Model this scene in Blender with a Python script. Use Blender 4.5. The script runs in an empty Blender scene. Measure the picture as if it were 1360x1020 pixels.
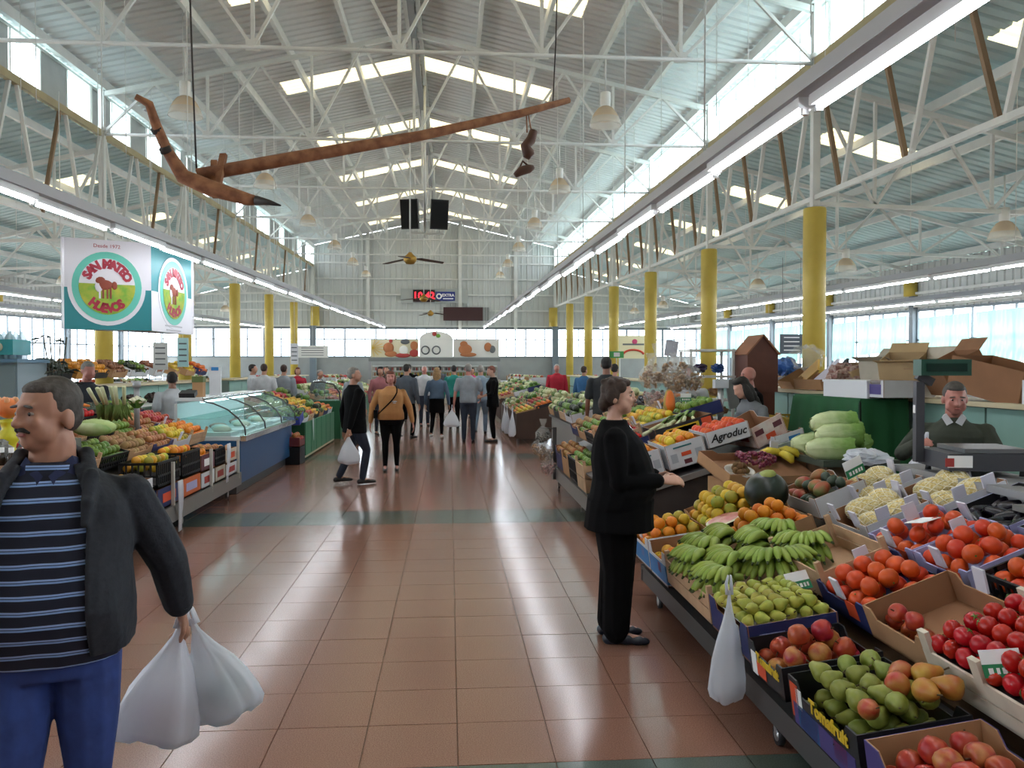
import bpy, bmesh, math, random
from mathutils import Vector, Matrix, Euler
R = math.radians
random.seed(7)
SC = bpy.context.scene
COL = SC.collection

# ------------------------------------------------------------------ camera
EYE = 1.68
cam_data = bpy.data.cameras.new('camera')
cam_data.sensor_width = 36.0
cam_data.lens = 28.85
cam_data.clip_end = 400
cam = bpy.data.objects.new('camera', cam_data)
COL.objects.link(cam)
cam.location = (0, 0, EYE)
cam.rotation_euler = (R(90 - 1.156), 0, R(-4.35))
SC.camera = cam

# ------------------------------------------------------------------ sky, sun, exposure
world = bpy.data.worlds.new('sky')
SC.world = world
world.use_nodes = True
wn = world.node_tree.nodes
bg = wn['Background']
bg.inputs['Color'].default_value = (0.86, 0.93, 1.0, 1)
bg.inputs['Strength'].default_value = 11.0
sun_data = bpy.data.lights.new('sun', 'SUN')
sun_data.energy = 30.0
sun_data.angle = R(3)
sun_data.color = (1.0, 0.95, 0.87)
sun = bpy.data.objects.new('sun', sun_data)
COL.objects.link(sun)
sun.rotation_euler = (R(-8), R(17), 0)
SC.view_settings.view_transform = 'Standard'
SC.view_settings.look = 'None'
SC.view_settings.gamma = 1.0
SC.view_settings.exposure = -0.4
SC.view_settings.use_curve_mapping = False
SC.cycles.max_bounces = 7
SC.cycles.diffuse_bounces = 4
SC.cycles.glossy_bounces = 3
SC.cycles.transmission_bounces = 6
SC.cycles.transparent_max_bounces = 12
SC.cycles.caustics_reflective = False
SC.cycles.caustics_refractive = False
SC.cycles.use_denoising = True
SC.cycles.sample_clamp_indirect = 6.0
TUBE_POWER = 60.0
# ------------------------------------------------------------------ helpers
def lin(h):
    h = h.lstrip('#')
    o = []
    for i in (0, 2, 4):
        c = int(h[i:i+2], 16) / 255
        o.append(c / 12.92 if c <= .04045 else ((c + .055) / 1.055) ** 2.4)
    return tuple(o) + (1,)

MATS = {}
def M(name, h, rough=.6, metal=0, var=0, scale=8, h2=None, bump=0, rnd=0, coat=0, spec=.5, sss=0):
    """procedural principled material: base colour h, noise mixed towards h2, random per-object shift"""
    if name in MATS: return MATS[name]
    m = bpy.data.materials.new(name); m.use_nodes = True
    nt = m.node_tree; b = nt.nodes['Principled BSDF']
    b.inputs['Base Color'].default_value = lin(h)
    b.inputs['Roughness'].default_value = rough
    b.inputs['Metallic'].default_value = metal
    b.inputs['Specular IOR Level'].default_value = spec
    if coat: b.inputs['Coat Weight'].default_value = coat
    if sss:
        b.inputs['Subsurface Weight'].default_value = sss
        b.inputs['Subsurface Radius'].default_value = (.02, .008, .004)
    last = None
    if var or h2:
        tc = nt.nodes.new('ShaderNodeTexCoord')
        nz = nt.nodes.new('ShaderNodeTexNoise'); nz.inputs['Scale'].default_value = scale
        nz.inputs['Detail'].default_value = 4
        nt.links.new(tc.outputs['Object'], nz.inputs['Vector'])
        rp = nt.nodes.new('ShaderNodeValToRGB')
        rp.color_ramp.elements[0].position = .35; rp.color_ramp.elements[1].position = .65
        c = lin(h)
        c2 = lin(h2) if h2 else tuple(x * (1 - var) for x in c[:3]) + (1,)
        rp.color_ramp.elements[0].color = c2; rp.color_ramp.elements[1].color = c
        nt.links.new(nz.outputs['Fac'], rp.inputs['Fac'])
        last = rp.outputs['Color']
        if bump:
            bp = nt.nodes.new('ShaderNodeBump'); bp.inputs['Strength'].default_value = bump
            bp.inputs['Distance'].default_value = .01
            nt.links.new(nz.outputs['Fac'], bp.inputs['Height']); nt.links.new(bp.outputs['Normal'], b.inputs['Normal'])
    if rnd:
        oi = nt.nodes.new('ShaderNodeObjectInfo')
        hs = nt.nodes.new('ShaderNodeHueSaturation')
        mr = nt.nodes.new('ShaderNodeMapRange'); mr.inputs['To Min'].default_value = .5 - rnd * .06; mr.inputs['To Max'].default_value = .5 + rnd * .06
        mv = nt.nodes.new('ShaderNodeMapRange'); mv.inputs['To Min'].default_value = 1 - rnd * .25; mv.inputs['To Max'].default_value = 1 + rnd * .15
        nt.links.new(oi.outputs['Random'], mr.inputs['Value']); nt.links.new(mr.outputs['Result'], hs.inputs['Hue'])
        mm = nt.nodes.new('ShaderNodeMath'); mm.operation = 'FRACT'
        m2 = nt.nodes.new('ShaderNodeMath'); m2.operation = 'MULTIPLY'; m2.inputs[1].default_value = 7.31
        nt.links.new(oi.outputs['Random'], m2.inputs[0]); nt.links.new(m2.outputs[0], mm.inputs[0])
        nt.links.new(mm.outputs[0], mv.inputs['Value']); nt.links.new(mv.outputs['Result'], hs.inputs['Value'])
        if last is not None: nt.links.new(last, hs.inputs['Color'])
        else: hs.inputs['Color'].default_value = lin(h)
        last = hs.outputs['Color']
    if last is not None: nt.links.new(last, b.inputs['Base Color'])
    MATS[name] = m
    return m

def Memit(name, h, strength):
    if name in MATS: return MATS[name]
    m = bpy.data.materials.new(name); m.use_nodes = True
    b = m.node_tree.nodes['Principled BSDF']
    b.inputs['Base Color'].default_value = lin(h)
    b.inputs['Emission Color'].default_value = lin(h)
    b.inputs['Emission Strength'].default_value = strength
    MATS[name] = m
    return m

def Mclear(name, h, transp=.85, rough=.05):
    """thin clear sheet: transparent with a little gloss"""
    if name in MATS: return MATS[name]
    m = bpy.data.materials.new(name); m.use_nodes = True
    nt = m.node_tree; nt.nodes.remove(nt.nodes['Principled BSDF'])
    out = nt.nodes['Material Output']
    t = nt.nodes.new('ShaderNodeBsdfTransparent'); t.inputs['Color'].default_value = lin(h)
    g = nt.nodes.new('ShaderNodeBsdfPrincipled'); g.inputs['Base Color'].default_value = lin(h); g.inputs['Roughness'].default_value = rough
    mx = nt.nodes.new('ShaderNodeMixShader'); mx.inputs['Fac'].default_value = 1 - transp
    nt.links.new(t.outputs[0], mx.inputs[1]); nt.links.new(g.outputs[0], mx.inputs[2]); nt.links.new(mx.outputs[0], out.inputs['Surface'])
    MATS[name] = m
    return m

def Mthin(name, h, trans=.5, rough=.5, transp=0):
    """thin cloth or plastic film: diffuse + translucent (+ a little see-through)"""
    if name in MATS: return MATS[name]
    m = bpy.data.materials.new(name); m.use_nodes = True
    nt = m.node_tree; b = nt.nodes['Principled BSDF']; out = nt.nodes['Material Output']
    b.inputs['Base Color'].default_value = lin(h); b.inputs['Roughness'].default_value = rough
    t = nt.nodes.new('ShaderNodeBsdfTranslucent'); t.inputs['Color'].default_value = lin(h)
    mx = nt.nodes.new('ShaderNodeMixShader'); mx.inputs['Fac'].default_value = trans
    nt.links.new(b.outputs[0], mx.inputs[1]); nt.links.new(t.outputs[0], mx.inputs[2])
    last = mx
    if transp:
        tp = nt.nodes.new('ShaderNodeBsdfTransparent')
        m2 = nt.nodes.new('ShaderNodeMixShader'); m2.inputs['Fac'].default_value = transp
        nt.links.new(mx.outputs[0], m2.inputs[1]); nt.links.new(tp.outputs[0], m2.inputs[2]); last = m2
    nt.links.new(last.outputs[0], out.inputs['Surface'])
    MATS[name] = m
    return m

class MB:
    """collects geometry with material slots, built into one mesh"""
    def __init__(s): s.v = []; s.f = []; s.m = []; s.sm = []; s.mats = []
    def mi(s, mat):
        if mat not in s.mats: s.mats.append(mat)
        return s.mats.index(mat)
    def add(s, vs, fs, mat, smooth=False, T=None):
        o = len(s.v); k = s.mi(mat)
        if T is not None: vs = [tuple(T @ Vector(v)) for v in vs]
        s.v.extend(tuple(v) for v in vs)
        for f in fs: s.f.append(tuple(i + o for i in f)); s.m.append(k); s.sm.append(smooth)
        return s
    def box(s, c, d, mat, rot=None, T=None):
        x, y, z = d[0] / 2, d[1] / 2, d[2] / 2
        vs = [(-x, -y, -z), (x, -y, -z), (x, y, -z), (-x, y, -z), (-x, -y, z), (x, -y, z), (x, y, z), (-x, y, z)]
        if rot is not None:
            E = Euler(rot).to_matrix(); vs = [E @ Vector(v) for v in vs]
        vs = [(v[0] + c[0], v[1] + c[1], v[2] + c[2]) for v in vs]
        return s.add(vs, [(0, 3, 2, 1), (4, 5, 6, 7), (0, 1, 5, 4), (1, 2, 6, 5), (2, 3, 7, 6), (3, 0, 4, 7)], mat, T=T)
    def bar(s, p, q, w, h, mat, up=(0, 0, 1)):
        p, q = Vector(p), Vector(q); d = (q - p)
        if d.length < 1e-6: return s
        d.normalize(); u = Vector(up)
        if abs(d.dot(u)) > .98: u = Vector((0, 1, 0)) if abs(d.y) < .9 else Vector((1, 0, 0))
        a = d.cross(u).normalized(); b = a.cross(d)
        vs = []
        for c in (p, q):
            for i, j in ((-1, -1), (1, -1), (1, 1), (-1, 1)): vs.append(c + a * (i * w / 2) + b * (j * h / 2))
        return s.add(vs, [(0, 3, 2, 1), (4, 5, 6, 7), (0, 1, 5, 4), (1, 2, 6, 5), (2, 3, 7, 6), (3, 0, 4, 7)], mat)
    def tube(s, pts, rad, mat, n=8, caps=True, flat=1.0, smooth=True, T=None):
        pts = [Vector(p) for p in pts]
        if not hasattr(rad, '__len__'): rad = [rad] * len(pts)
        vs = []; fs = []; a = None
        for i, p in enumerate(pts):
            d = (pts[min(i + 1, len(pts) - 1)] - pts[max(i - 1, 0)]).normalized()
            if a is None:
                u = Vector((0, 0, 1)) if abs(d.z) < .9 else Vector((1, 0, 0))
                a = d.cross(u).normalized()
            else:
                a = (a - d * a.dot(d)).normalized()
            b = d.cross(a)
            for k in range(n):
                t = 2 * math.pi * k / n
                vs.append(p + (a * math.cos(t) + b * math.sin(t) * flat) * rad[i])
        for i in range(len(pts) - 1):
            for k in range(n):
                k2 = (k + 1) % n
                fs.append((i * n + k, i * n + k2, (i + 1) * n + k2, (i + 1) * n + k))
        if caps:
            fs.append(tuple(range(n - 1, -1, -1))); e = (len(pts) - 1) * n
            fs.append(tuple(e + k for k in range(n)))
        return s.add(vs, fs, mat, smooth, T)
    def lathe(s, prof, mat, c=(0, 0, 0), n=16, sx=1, sy=1, smooth=True, T=None):
        """prof: (radius, z) pairs; 0-radius ends close the form"""
        vs = []; fs = []; rows = []
        for r, z in prof:
            if r < 1e-6: rows.append([len(vs)]); vs.append((c[0], c[1], c[2] + z))
            else:
                rows.append(list(range(len(vs), len(vs) + n)))
                for k in range(n):
                    t = 2 * math.pi * k / n
                    vs.append((c[0] + r * sx * math.cos(t), c[1] + r * sy * math.sin(t), c[2] + z))
        for a, b in zip(rows, rows[1:]):
            if len(a) == 1 and len(b) == 1: continue
            for k in range(n):
                k2 = (k + 1) % n
                if len(a) == 1: fs.append((a[0], b[k2], b[k]))
                elif len(b) == 1: fs.append((a[k], a[k2], b[0]))
                else: fs.append((a[k], a[k2], b[k2], b[k]))
        return s.add(vs, fs, mat, smooth, T)
    def ell(s, c, r, mat, n=10, m=7, T=None, rot=None):
        vs = []; fs = []
        E = Euler(rot).to_matrix() if rot else None
        def put(x, y, z):
            v = Vector((x * r[0], y * r[1], z * r[2]))
            if E: v = E @ v
            vs.append((v.x + c[0], v.y + c[1], v.z + c[2])); return len(vs) - 1
        rows = [[put(0, 0, -1)]]
        for j in range(1, m):
            t = math.pi * j / m - math.pi / 2
            rows.append([put(math.cos(t) * math.cos(2 * math.pi * k / n), math.cos(t) * math.sin(2 * math.pi * k / n), math.sin(t)) for k in range(n)])
        rows.append([put(0, 0, 1)])
        for a, b in zip(rows, rows[1:]):
            for k in range(n):
                k2 = (k + 1) % n
                if len(a) == 1: fs.append((a[0], b[k2], b[k]))
                elif len(b) == 1: fs.append((a[k], a[k2], b[0]))
                else: fs.append((a[k], a[k2], b[k2], b[k]))
        return s.add(vs, fs, mat, True, T)
    def prism(s, pts, h, mat, T=None):
        """outline pts (x, y), extruded from z=0 to z=h"""
        n = len(pts)
        vs = [(p[0], p[1], 0) for p in pts] + [(p[0], p[1], h) for p in pts]
        fs = [tuple(range(n - 1, -1, -1)), tuple(range(n, 2 * n))] + [(k, (k + 1) % n, n + (k + 1) % n, n + k) for k in range(n)]
        return s.add(vs, fs, mat, False, T)
    def mesh(s, name):
        me = bpy.data.meshes.new(name)
        me.from_pydata(s.v, [], s.f)
        for m in s.mats: me.materials.append(m)
        me.polygons.foreach_set('material_index', s.m)
        me.polygons.foreach_set('use_smooth', s.sm)
        me.update()
        return me
    def build(s, name, parent=None, loc=(0, 0, 0), rot=(0, 0, 0)):
        return place(name, s.mesh(name), parent, loc, rot)

def place(name, me, parent=None, loc=(0, 0, 0), rot=(0, 0, 0), sc=None):
    o = bpy.data.objects.new(name, me)
    COL.objects.link(o)
    o.location = loc; o.rotation_euler = rot
    if sc is not None: o.scale = (sc, sc, sc) if not hasattr(sc, '__len__') else sc
    if parent is not None: o.parent = parent
    return o

def tag(o, label=None, cat=None, group=None, kind=None):
    if label: o['label'] = label
    if cat: o['category'] = cat
    if group: o['group'] = group
    if kind: o['kind'] = kind
    return o
def thing(name, label, cat, loc=(0, 0, 0), rot=(0, 0, 0), group=None):
    o = bpy.data.objects.new(name, None); COL.objects.link(o)
    o.empty_display_size = .1
    o.location = loc; o.rotation_euler = rot
    return tag(o, label, cat, group)
def struct(name, loc=(0, 0, 0), label=None):
    o = bpy.data.objects.new(name, None); COL.objects.link(o)
    o.location = loc
    return tag(o, label, None, None, 'structure')
def dup(o, parent=None, loc=None, rot=None, label=None, group=None, sc=None):
    c = o.copy(); COL.objects.link(c)
    if parent is not None: c.parent = parent
    if loc is not None: c.location = loc
    if rot is not None: c.rotation_euler = rot
    if sc is not None: c.scale = (sc, sc, sc)
    if label: c['label'] = label
    if group: c['group'] = group
    for ch in list(o.children):
        if ch.name.startswith('~'): continue
        d = dup(ch, c)
    return c
ORD = ['nearest', 'second', 'third', 'fourth', 'fifth', 'sixth', 'seventh', 'eighth', 'ninth', 'tenth', 'eleventh', 'twelfth']

def text_mesh(body, size, mat, extrude=.001, bold=.0, align='CENTER', shear=0):
    """lettering as a mesh in the XY plane, centred"""
    cu = bpy.data.curves.new('t', 'FONT'); cu.body = body; cu.size = size; cu.extrude = extrude; cu.offset = bold
    cu.align_x = align; cu.align_y = 'CENTER'; cu.resolution_u = 2; cu.shear = shear
    ob = bpy.data.objects.new('t', cu)
    me = bpy.data.meshes.new_from_object(ob)
    bpy.data.objects.remove(ob); bpy.data.curves.remove(cu)
    me.materials.clear(); me.materials.append(mat)
    return me
def put_text(mb, body, size, mat, T, bold=0, shear=0, extrude=.001):
    me = text_mesh(body, size, mat, extrude, bold, 'CENTER', shear)
    mb.add([v.co[:] for v in me.vertices], [tuple(p.vertices) for p in me.polygons], mat, False, T)
    bpy.data.meshes.remove(me)
# ------------------------------------------------------------------ the hall
SLOPE = .0202                      # the roof climbs gently against the floor
def rz(z, y): return EYE + z + SLOPE * y
XL, XR, XC = -6.85, 5.43, -.71     # column lines, ridge
WL, WR, WE, YB = -14.3, 12.9, 42.2, -4.0
GRID = [1.9 + 5 * k for k in range(8)]      # truss lines; the last is 36.9
TILE = .4156; TX0 = .033; TY0 = 3.437

white_steel = M('white_steel', '#d9dad6', .45, 0, .1, 3)
brown_steel = M('brown_primer_steel', '#8d7358', .6, 0, .2, 3)
tan_steel = M('tan_channel', '#b0a179', .55, 0, .2, 2)
sheet_nave = M('roof_sheet_grey', '#dcdfdf', .5, .0, .08, .6)
sheet_aisle = M('roof_sheet_blue', '#b9d3d6', .5, .0, .1, .6)
sky_pane = Mthin('skylight_sheet', '#d8c9a0', .22, .5)
yellow_col = M('yellow_column_paint', '#c6ae4c', .5, 0, .12, 2.5, h2='#b8a044')
wall_mat = M('wall_cladding', '#c3c6c4', .55, 0, .05, 1)
dado_mat = M('wall_plaster', '#9a9d9b', .8, 0, .1, 2)
frame_mat = M('window_frame_steel', '#6d7880', .5)
glass_mat = Mclear('window_glass', '#eef4f8', .93)
panel_grey = M('clerestory_panel_grey', '#a3a4a2', .6, 0, .1, 3)
grey_trunk = M('trunking_grey', '#a9acb6', .45)

# floor: slab with recessed joints and single tiles
def tile_mat(name, h, h2):
    m = M(name, h, .17, 0, .1, 190, h2=h2, rnd=0, spec=.5)
    return m
terr = tile_mat('terrazzo_red', '#9d7566', '#7f594b')
band = tile_mat('terrazzo_green', '#606b64', '#4d5852')
grout = M('tile_joint', '#836555', .8)
def is_band(j):                      # rows counted from TY0
    return (j % 15) in (13, 14)
floor = struct('floor')
mb = MB(); mb.box((-.7, 19, -.056), (30, 48, .10), grout); mb.build('floor_slab', floor)
def tile_mesh(mat, nm):
    b = MB(); g = .001; t = TILE / 2 - g; c = .0015
    vs = [(-t, -t, -.008), (t, -t, -.008), (t, t, -.008), (-t, t, -.008), (-t + c, -t + c, 0), (t - c, -t + c, 0), (t - c, t - c, 0), (-t + c, t - c, 0)]
    b.add(vs, [(4, 5, 6, 7), (0, 1, 5, 4), (1, 2, 6, 5), (2, 3, 7, 6), (3, 0, 4, 7)], mat)
    return b.mesh(nm)
tm = tile_mesh(terr, 'tile_red'); tb = tile_mesh(band, 'tile_green')
cells = []
for j in range(-4, 62):
    for i in range(-20, 20):
        x = TX0 + (i + .5) * TILE; y = TY0 + (j + .5) * TILE
        cells.append((x, y, j))
near = [c for c in cells if -2.9 < c[0] < 1.7 and 2.6 < c[1]]
near.sort(key=lambda c: c[1])
near = near[:300]; nset = set(near)
for x, y, j in near:
    o = place('floor_tile', tb if is_band(j) else tm, floor, (x, y, random.uniform(-.0008, .0004)), (random.uniform(-.001, .001), random.uniform(-.001, .001), 0))
rest = MB()
for j in range(-10, 92):
    for i in range(-36, 34):
        x = TX0 + (i + .5) * TILE; y = TY0 + (j + .5) * TILE
        if (x, y, j) in nset: continue
        t = TILE / 2 - .0022
        zz = -.0004 - (i * 7 + j * 13) % 3 * .0004
        rest.add([(x - t, y - t, zz), (x + t, y - t, zz), (x + t, y + t, zz), (x - t, y + t, zz)], [(0, 1, 2, 3)], band if is_band(j) else terr)
tag(rest.build('floor_tiling', floor), kind='stuff')

# roof sheets, purlins and skylights
def corr(x0, z0, x1, z1, y0, y1, mat, name, parent, pitch=.25, d=.035):
    """a corrugated sheet spanning x0..x1, ribs across the hall"""
    b = MB(); ys = []
    n = max(1, round((y1 - y0) / pitch)); p = (y1 - y0) / n
    for k in range(n):
        a = y0 + k * p
        ys += [(a, 0), (a + p * .62, 0), (a + p * .72, d), (a + p * .9, d)]
    ys.append((y1, 0))
    vs = []
    for y, h in ys:
        vs += [(x0, y, rz(z0 + h, y)), (x1, y, rz(z1 + h, y))]
    fs = [(2 * k, 2 * k + 1, 2 * k + 3, 2 * k + 2) for k in range(len(ys) - 1)]
    b.add(vs, fs, mat)
    return b.build(name, parent)
ceiling = struct('ceiling')
ZE, ZR = 5.33, 6.74                 # nave roof at eave and ridge
AE, SL = 4.2, .24                 # aisle roof at the column line, slope
bays = [-4.0] + GRID + [WE]
def zn(x): return ZR - (ZR - ZE) * abs(x - XC) / (XR - XC)
def za(x):
    d = (x - XR) if x > 0 else (XL - x)
    return AE - SL * d
def roof_bay(y0, y1, xa, xb, zf, sx0, sx1, mat):
    ym = (y0 + y1) / 2
    s0, s1 = ym - .45, ym + .45
    corr(xa, zf(xa), xb, zf(xb), y0, s0, mat, 'roof_sheet', ceiling)
    corr(xa, zf(xa), xb, zf(xb), s1, y1, mat, 'roof_sheet', ceiling)
    lo, hi = min(sx0, sx1), max(sx0, sx1); A, B = min(xa, xb), max(xa, xb)
    if lo - A > .01: corr(A, zf(A), lo, zf(lo), s0, s1, mat, 'roof_sheet', ceiling)
    if B - hi > .01: corr(hi, zf(hi), B, zf(B), s0, s1, mat, 'roof_sheet', ceiling)
    corr(lo, zf(lo), hi, zf(hi), s0, s1, sky_pane, 'skylight', ceiling)
for y0, y1 in zip(bays, bays[1:]):
    if y1 - y0 < 1: continue
    roof_bay(y0, y1, XC, XR + .5, zn, XC + .15, XC + 3.1, sheet_nave)
    roof_bay(y0, y1, XL - .5, XC, zn, XC - 3.1, XC - .15, sheet_nave)
    roof_bay(y0, y1, XR + .03, WR + .4, za, 6.7, 8.3, sheet_aisle)
    roof_bay(y0, y1, WL - .4, XL - .03, za, -9.7, -8.1, sheet_aisle)
def run(name, x, z, w, h, mat, parent, y0=YB, y1=WE):
    b = MB(); b.bar((x, y0, rz(z, y0)), (x, y1, rz(z, y1)), w, h, mat); return b.build(name, parent)
for k in range(6):
    d = .12 + k * 1.19
    for s in (-1, 1):
        x = XC + s * d
        run('purlin', x, zn(x) - .12, .075, .18, white_steel, ceiling)
run('ridge_duct', XC, ZR - .35, .12, .12, M('duct_grey', '#77787a', .5), ceiling)
for k in range(6):
    for s in (-1, 1):
        x = (XR + .5 + k * 1.3) if s > 0 else (XL - .5 - k * 1.3)
        run('purlin', x, za(x) - .1, .07, .14, white_steel, ceiling)

for x in (-5.9, -4.5, 3.1, 4.4):
    y = 4.4
    while y < 41:
        b = MB(); b.tube([(x, y, rz(2.7, y)), (x, y, rz(zn(x) - .05, y))], .005, white_steel, 4); b.build('sag_wire', ceiling)
        y += 2.5
# lattice girders along the column lines with clerestory glazing above
for side, X in (('right', XR), ('left', XL)):
    g = thing('lattice_girder', 'long lattice girder over the %s-hand row of yellow columns' % side, 'girder', (X, 0, 0))
    s = 1 if X > 0 else -1
    b = MB(); b.bar((0, YB, rz(4.27, YB)), (0, WE, rz(4.27, WE)), .10, .13, tan_steel); b.build('top_chord', g)
    b = MB(); b.bar((0, YB, rz(2.28, YB)), (0, WE, rz(2.28, WE)), .07, .07, white_steel); b.build('bottom_chord', g)
    y = 1.9 - 5
    while y < WE - 1:
        for k in range(3):
            yb = y + .833 + k * 1.667
            for q, mt in ((-.72, white_steel), (.72, brown_steel if s > 0 or k == 1 else white_steel)):
                b = MB(); b.bar((0, yb + q * .08, rz(2.3, yb)), (0, yb + q, rz(4.22, yb + q)), .06, .05, mt); b.build('web_bar', g)
        y += 5
    for k, (y0, y1) in enumerate(zip(bays, bays[1:])):
        if y1 - y0 < 1: continue
        w = struct('window_%d' % (1 + k + (20 if s < 0 else 0)), (X + s * .22, 0, 0))
        b = MB()
        for zz in (4.45, 5.22): b.bar((0, y0, rz(zz, y0)), (0, y1, rz(zz, y1)), .05, .05, white_steel)
        for q in range(6):
            yy = y0 + .03 + (y1 - y0 - .06) * q / 5
            b.bar((0, yy, rz(4.45, yy)), (0, yy, rz(5.22, yy)), .04, .04, white_steel)
        b.build('window_frame', w)
        for q in range(5):
            ya = y0 + (y1 - y0) * q / 5 + .03; yc = ya + (y1 - y0) / 5 - .06
            b = MB(); b.add([(0, ya, rz(4.47, ya)), (0, yc, rz(4.47, yc)), (0, yc, rz(5.2, yc)), (0, ya, rz(5.2, ya))], [(0, 1, 2, 3)], glass_mat if s > 0 or (q + k) % 5 in (0, 2) else panel_grey)
            b.build('pane', w)

# nave trusses
def truss(y, i):
    t = thing('roof_truss', 'white steel roof truss across the nave, %s from the camera end' % ORD[i], 'truss', (0, y, 0))
    N = 6; xs = [XL + (XR - XL) * k / N for k in range(N + 1)]
    zc = lambda x: 6.42 - (6.42 - 5.05) * abs(x - XC) / (XR - XC)
    Z = lambda z: rz(z, y)
    b = MB(); b.tube([(XL, 0, Z(4.27)), (XR, 0, Z(4.27))], .032, white_steel, 8); b.build('tie_beam', t)
    for x0, x1 in ((XL, XC), (XC, XR)):
        b = MB(); b.bar((x0, 0, Z(zc(x0))), (x1, 0, Z(zc(x1))), .08, .09, white_steel); b.build('top_chord', t)
    for k, x in enumerate(xs[1:-1], 1):
        b = MB(); b.bar((x, 0, Z(4.27)), (x, 0, Z(zc(x))), .05, .05, white_steel); b.build('post', t)
        b = MB(); b.box((x, 0, Z(4.3)), (.2, .015, .16), white_steel); b.build('gusset_plate', t)
        for q in (-1, 1):
            xm = x + q * (XR - XL) / N / 2
            b = MB(); b.bar((x, 0, Z(4.27)), (xm, 0, Z(zc(xm))), .045, .045, white_steel); b.build('diagonal', t)
    for X, s in ((XL, 1), (XR, -1)):
        b = MB(); b.bar((X, 0, Z(4.27)), (X + s * 1.02, 0, Z(zc(X + s * 1.02))), .045, .045, white_steel); b.build('diagonal', t)
for i, y in enumerate(GRID): truss(y, i)
# aisle trusses
def atruss(y, i, X, W, side):
    t = thing('aisle_truss', 'white steel truss over the %s-hand aisle, %s from the camera end' % (side, ORD[i]), 'truss', (0, y, 0))
    Z = lambda z: rz(z, y)
    zc = lambda x: za(x) - .22
    b = MB(); b.bar((X, 0, Z(2.2)), (W, 0, Z(2.0)), .06, .06, white_steel); b.build('tie_beam', t)
    b = MB(); b.bar((X, 0, Z(zc(X))), (W, 0, Z(zc(W))), .07, .08, white_steel); b.build('top_chord', t)
    N = 4
    for k in range(N):
        xa = X + (W - X) * (k + .5) / N; xb = X + (W - X) * k / N; xd = X + (W - X) * (k + 1) / N
        zb = lambda x: 2.2 - .2 * abs(x - X) / abs(W - X)
        for p, q in (((xb, zc(xb)), (xa, zb(xa))), ((xa, zb(xa)), (xd, zc(xd))), ((xa, zb(xa)), (xa, zc(xa)))):
            if abs(p[1] - q[1]) < .06: continue
            b = MB(); b.bar((p[0], 0, Z(p[1])), (q[0], 0, Z(q[1])), .045, .045, white_steel); b.build('diagonal', t)
for i, y in enumerate(GRID):
    atruss(y, i, XR, WR - .1, 'right'); atruss(y, i, XL, WL + .1, 'left')

# columns
cb = MB(); cb.lathe([(0, 0), (.165, 0), (.165, 1), (0, 1)], yellow_col, n=20)
for side, X in (('right', XR), ('left', XL)):
    for i, y in enumerate(GRID):
        c = thing('column', 'round yellow column, %s from the camera in the %s-hand row' % (ORD[i], side), 'column', (X, y, 0))
        h = rz(2.13, y)
        b = MB(); b.lathe([(0, 0), (.165, 0), (.165, h - .03), (.155, h), (0, h)], yellow_col, n=20); b.build('shaft', c)
        b = MB(); b.box((0, 0, (h + rz(5.15, y)) / 2), (.11, .11, rz(5.15, y) - h), white_steel); b.build('steel_post', c)
        b = MB(); b.lathe([(.09, 0), (.10, .02), (.10, .06), (.09, .08)], white_steel, (0, 0, rz(4.33, y)), 12); b.build('collar', c)

# walls with window bands
WT = 1.13                            # window head, in the roof's own frame
def sill(y): return 1.05
def clad(name, parent, p0, p1, zlo, zhi, mat, pitch=.28, inward=(0, -1)):
    """vertical ribbed cladding from p0 to p1 (xy); zlo/zhi are functions of the point"""
    b = MB(); L = math.dist(p0, p1); n = max(1, round(L / pitch)); pts = []
    for k in range(n):
        for f, d in ((0, 0), (.7, 0), (.78, .03), (.92, .03)):
            t = (k + f) / n; pts.append((p0[0] + (p1[0] - p0[0]) * t + inward[0] * d, p0[1] + (p1[1] - p0[1]) * t + inward[1] * d))
    pts.append(p1)
    vs = []
    for p in pts: vs += [(p[0], p[1], zlo(p)), (p[0], p[1], zhi(p))]
    b.add(vs, [(2 * k, 2 * k + 2, 2 * k + 3, 2 * k + 1) for k in range(len(pts) - 1)], mat)
    return b.build(name, parent)
def roofz(x, y):
    if XL - .2 < x < XR + .2: return rz(zn(x), y)
    return rz(za(x), y)
wall_end = struct('wall_end')
for x0, x1 in ((WL, XL), (XL, XC), (XC, XR), (XR, WR)):
    clad('cladding', wall_end, (x0, WE), (x1, WE), lambda p: rz(WT + .1, WE), lambda p: roofz(p[0], WE) - .02, wall_mat)
for z in (1.25, 2.05, 2.85, 3.65, 4.45):
    for x0, x1 in (((WL, WR),) if z < 2.2 else ((XL, XR),)):
        b = MB(); b.bar((x0, WE - .08, rz(z, WE)), (x1, WE - .08, rz(z, WE)), .08, .07, white_steel); b.build('rail', wall_end)
for x in (XL, XC - 3.4, XC + 1.25, XC + 4.1, XR):
    b = MB(); b.box((x, WE - .16, (rz(WT, WE) + roofz(x, WE)) / 2), (.16, .14, roofz(x, WE) - rz(WT, WE)), white_steel); b.build('wall_post', wall_end)
SE = 2.22                             # sill height of the end wall
b = MB(); b.box(((WL + WR) / 2, WE + .1, SE / 2), (WR - WL, .2, SE), dado_mat); b.build('dado', wall_end)
b = MB(); b.box(((WL + WR) / 2, WE - .02, rz(WT + .05, WE)), (WR - WL, .12, .12), M('lintel_dark', '#70777c', .5)); b.build('lintel', wall_end)
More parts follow.
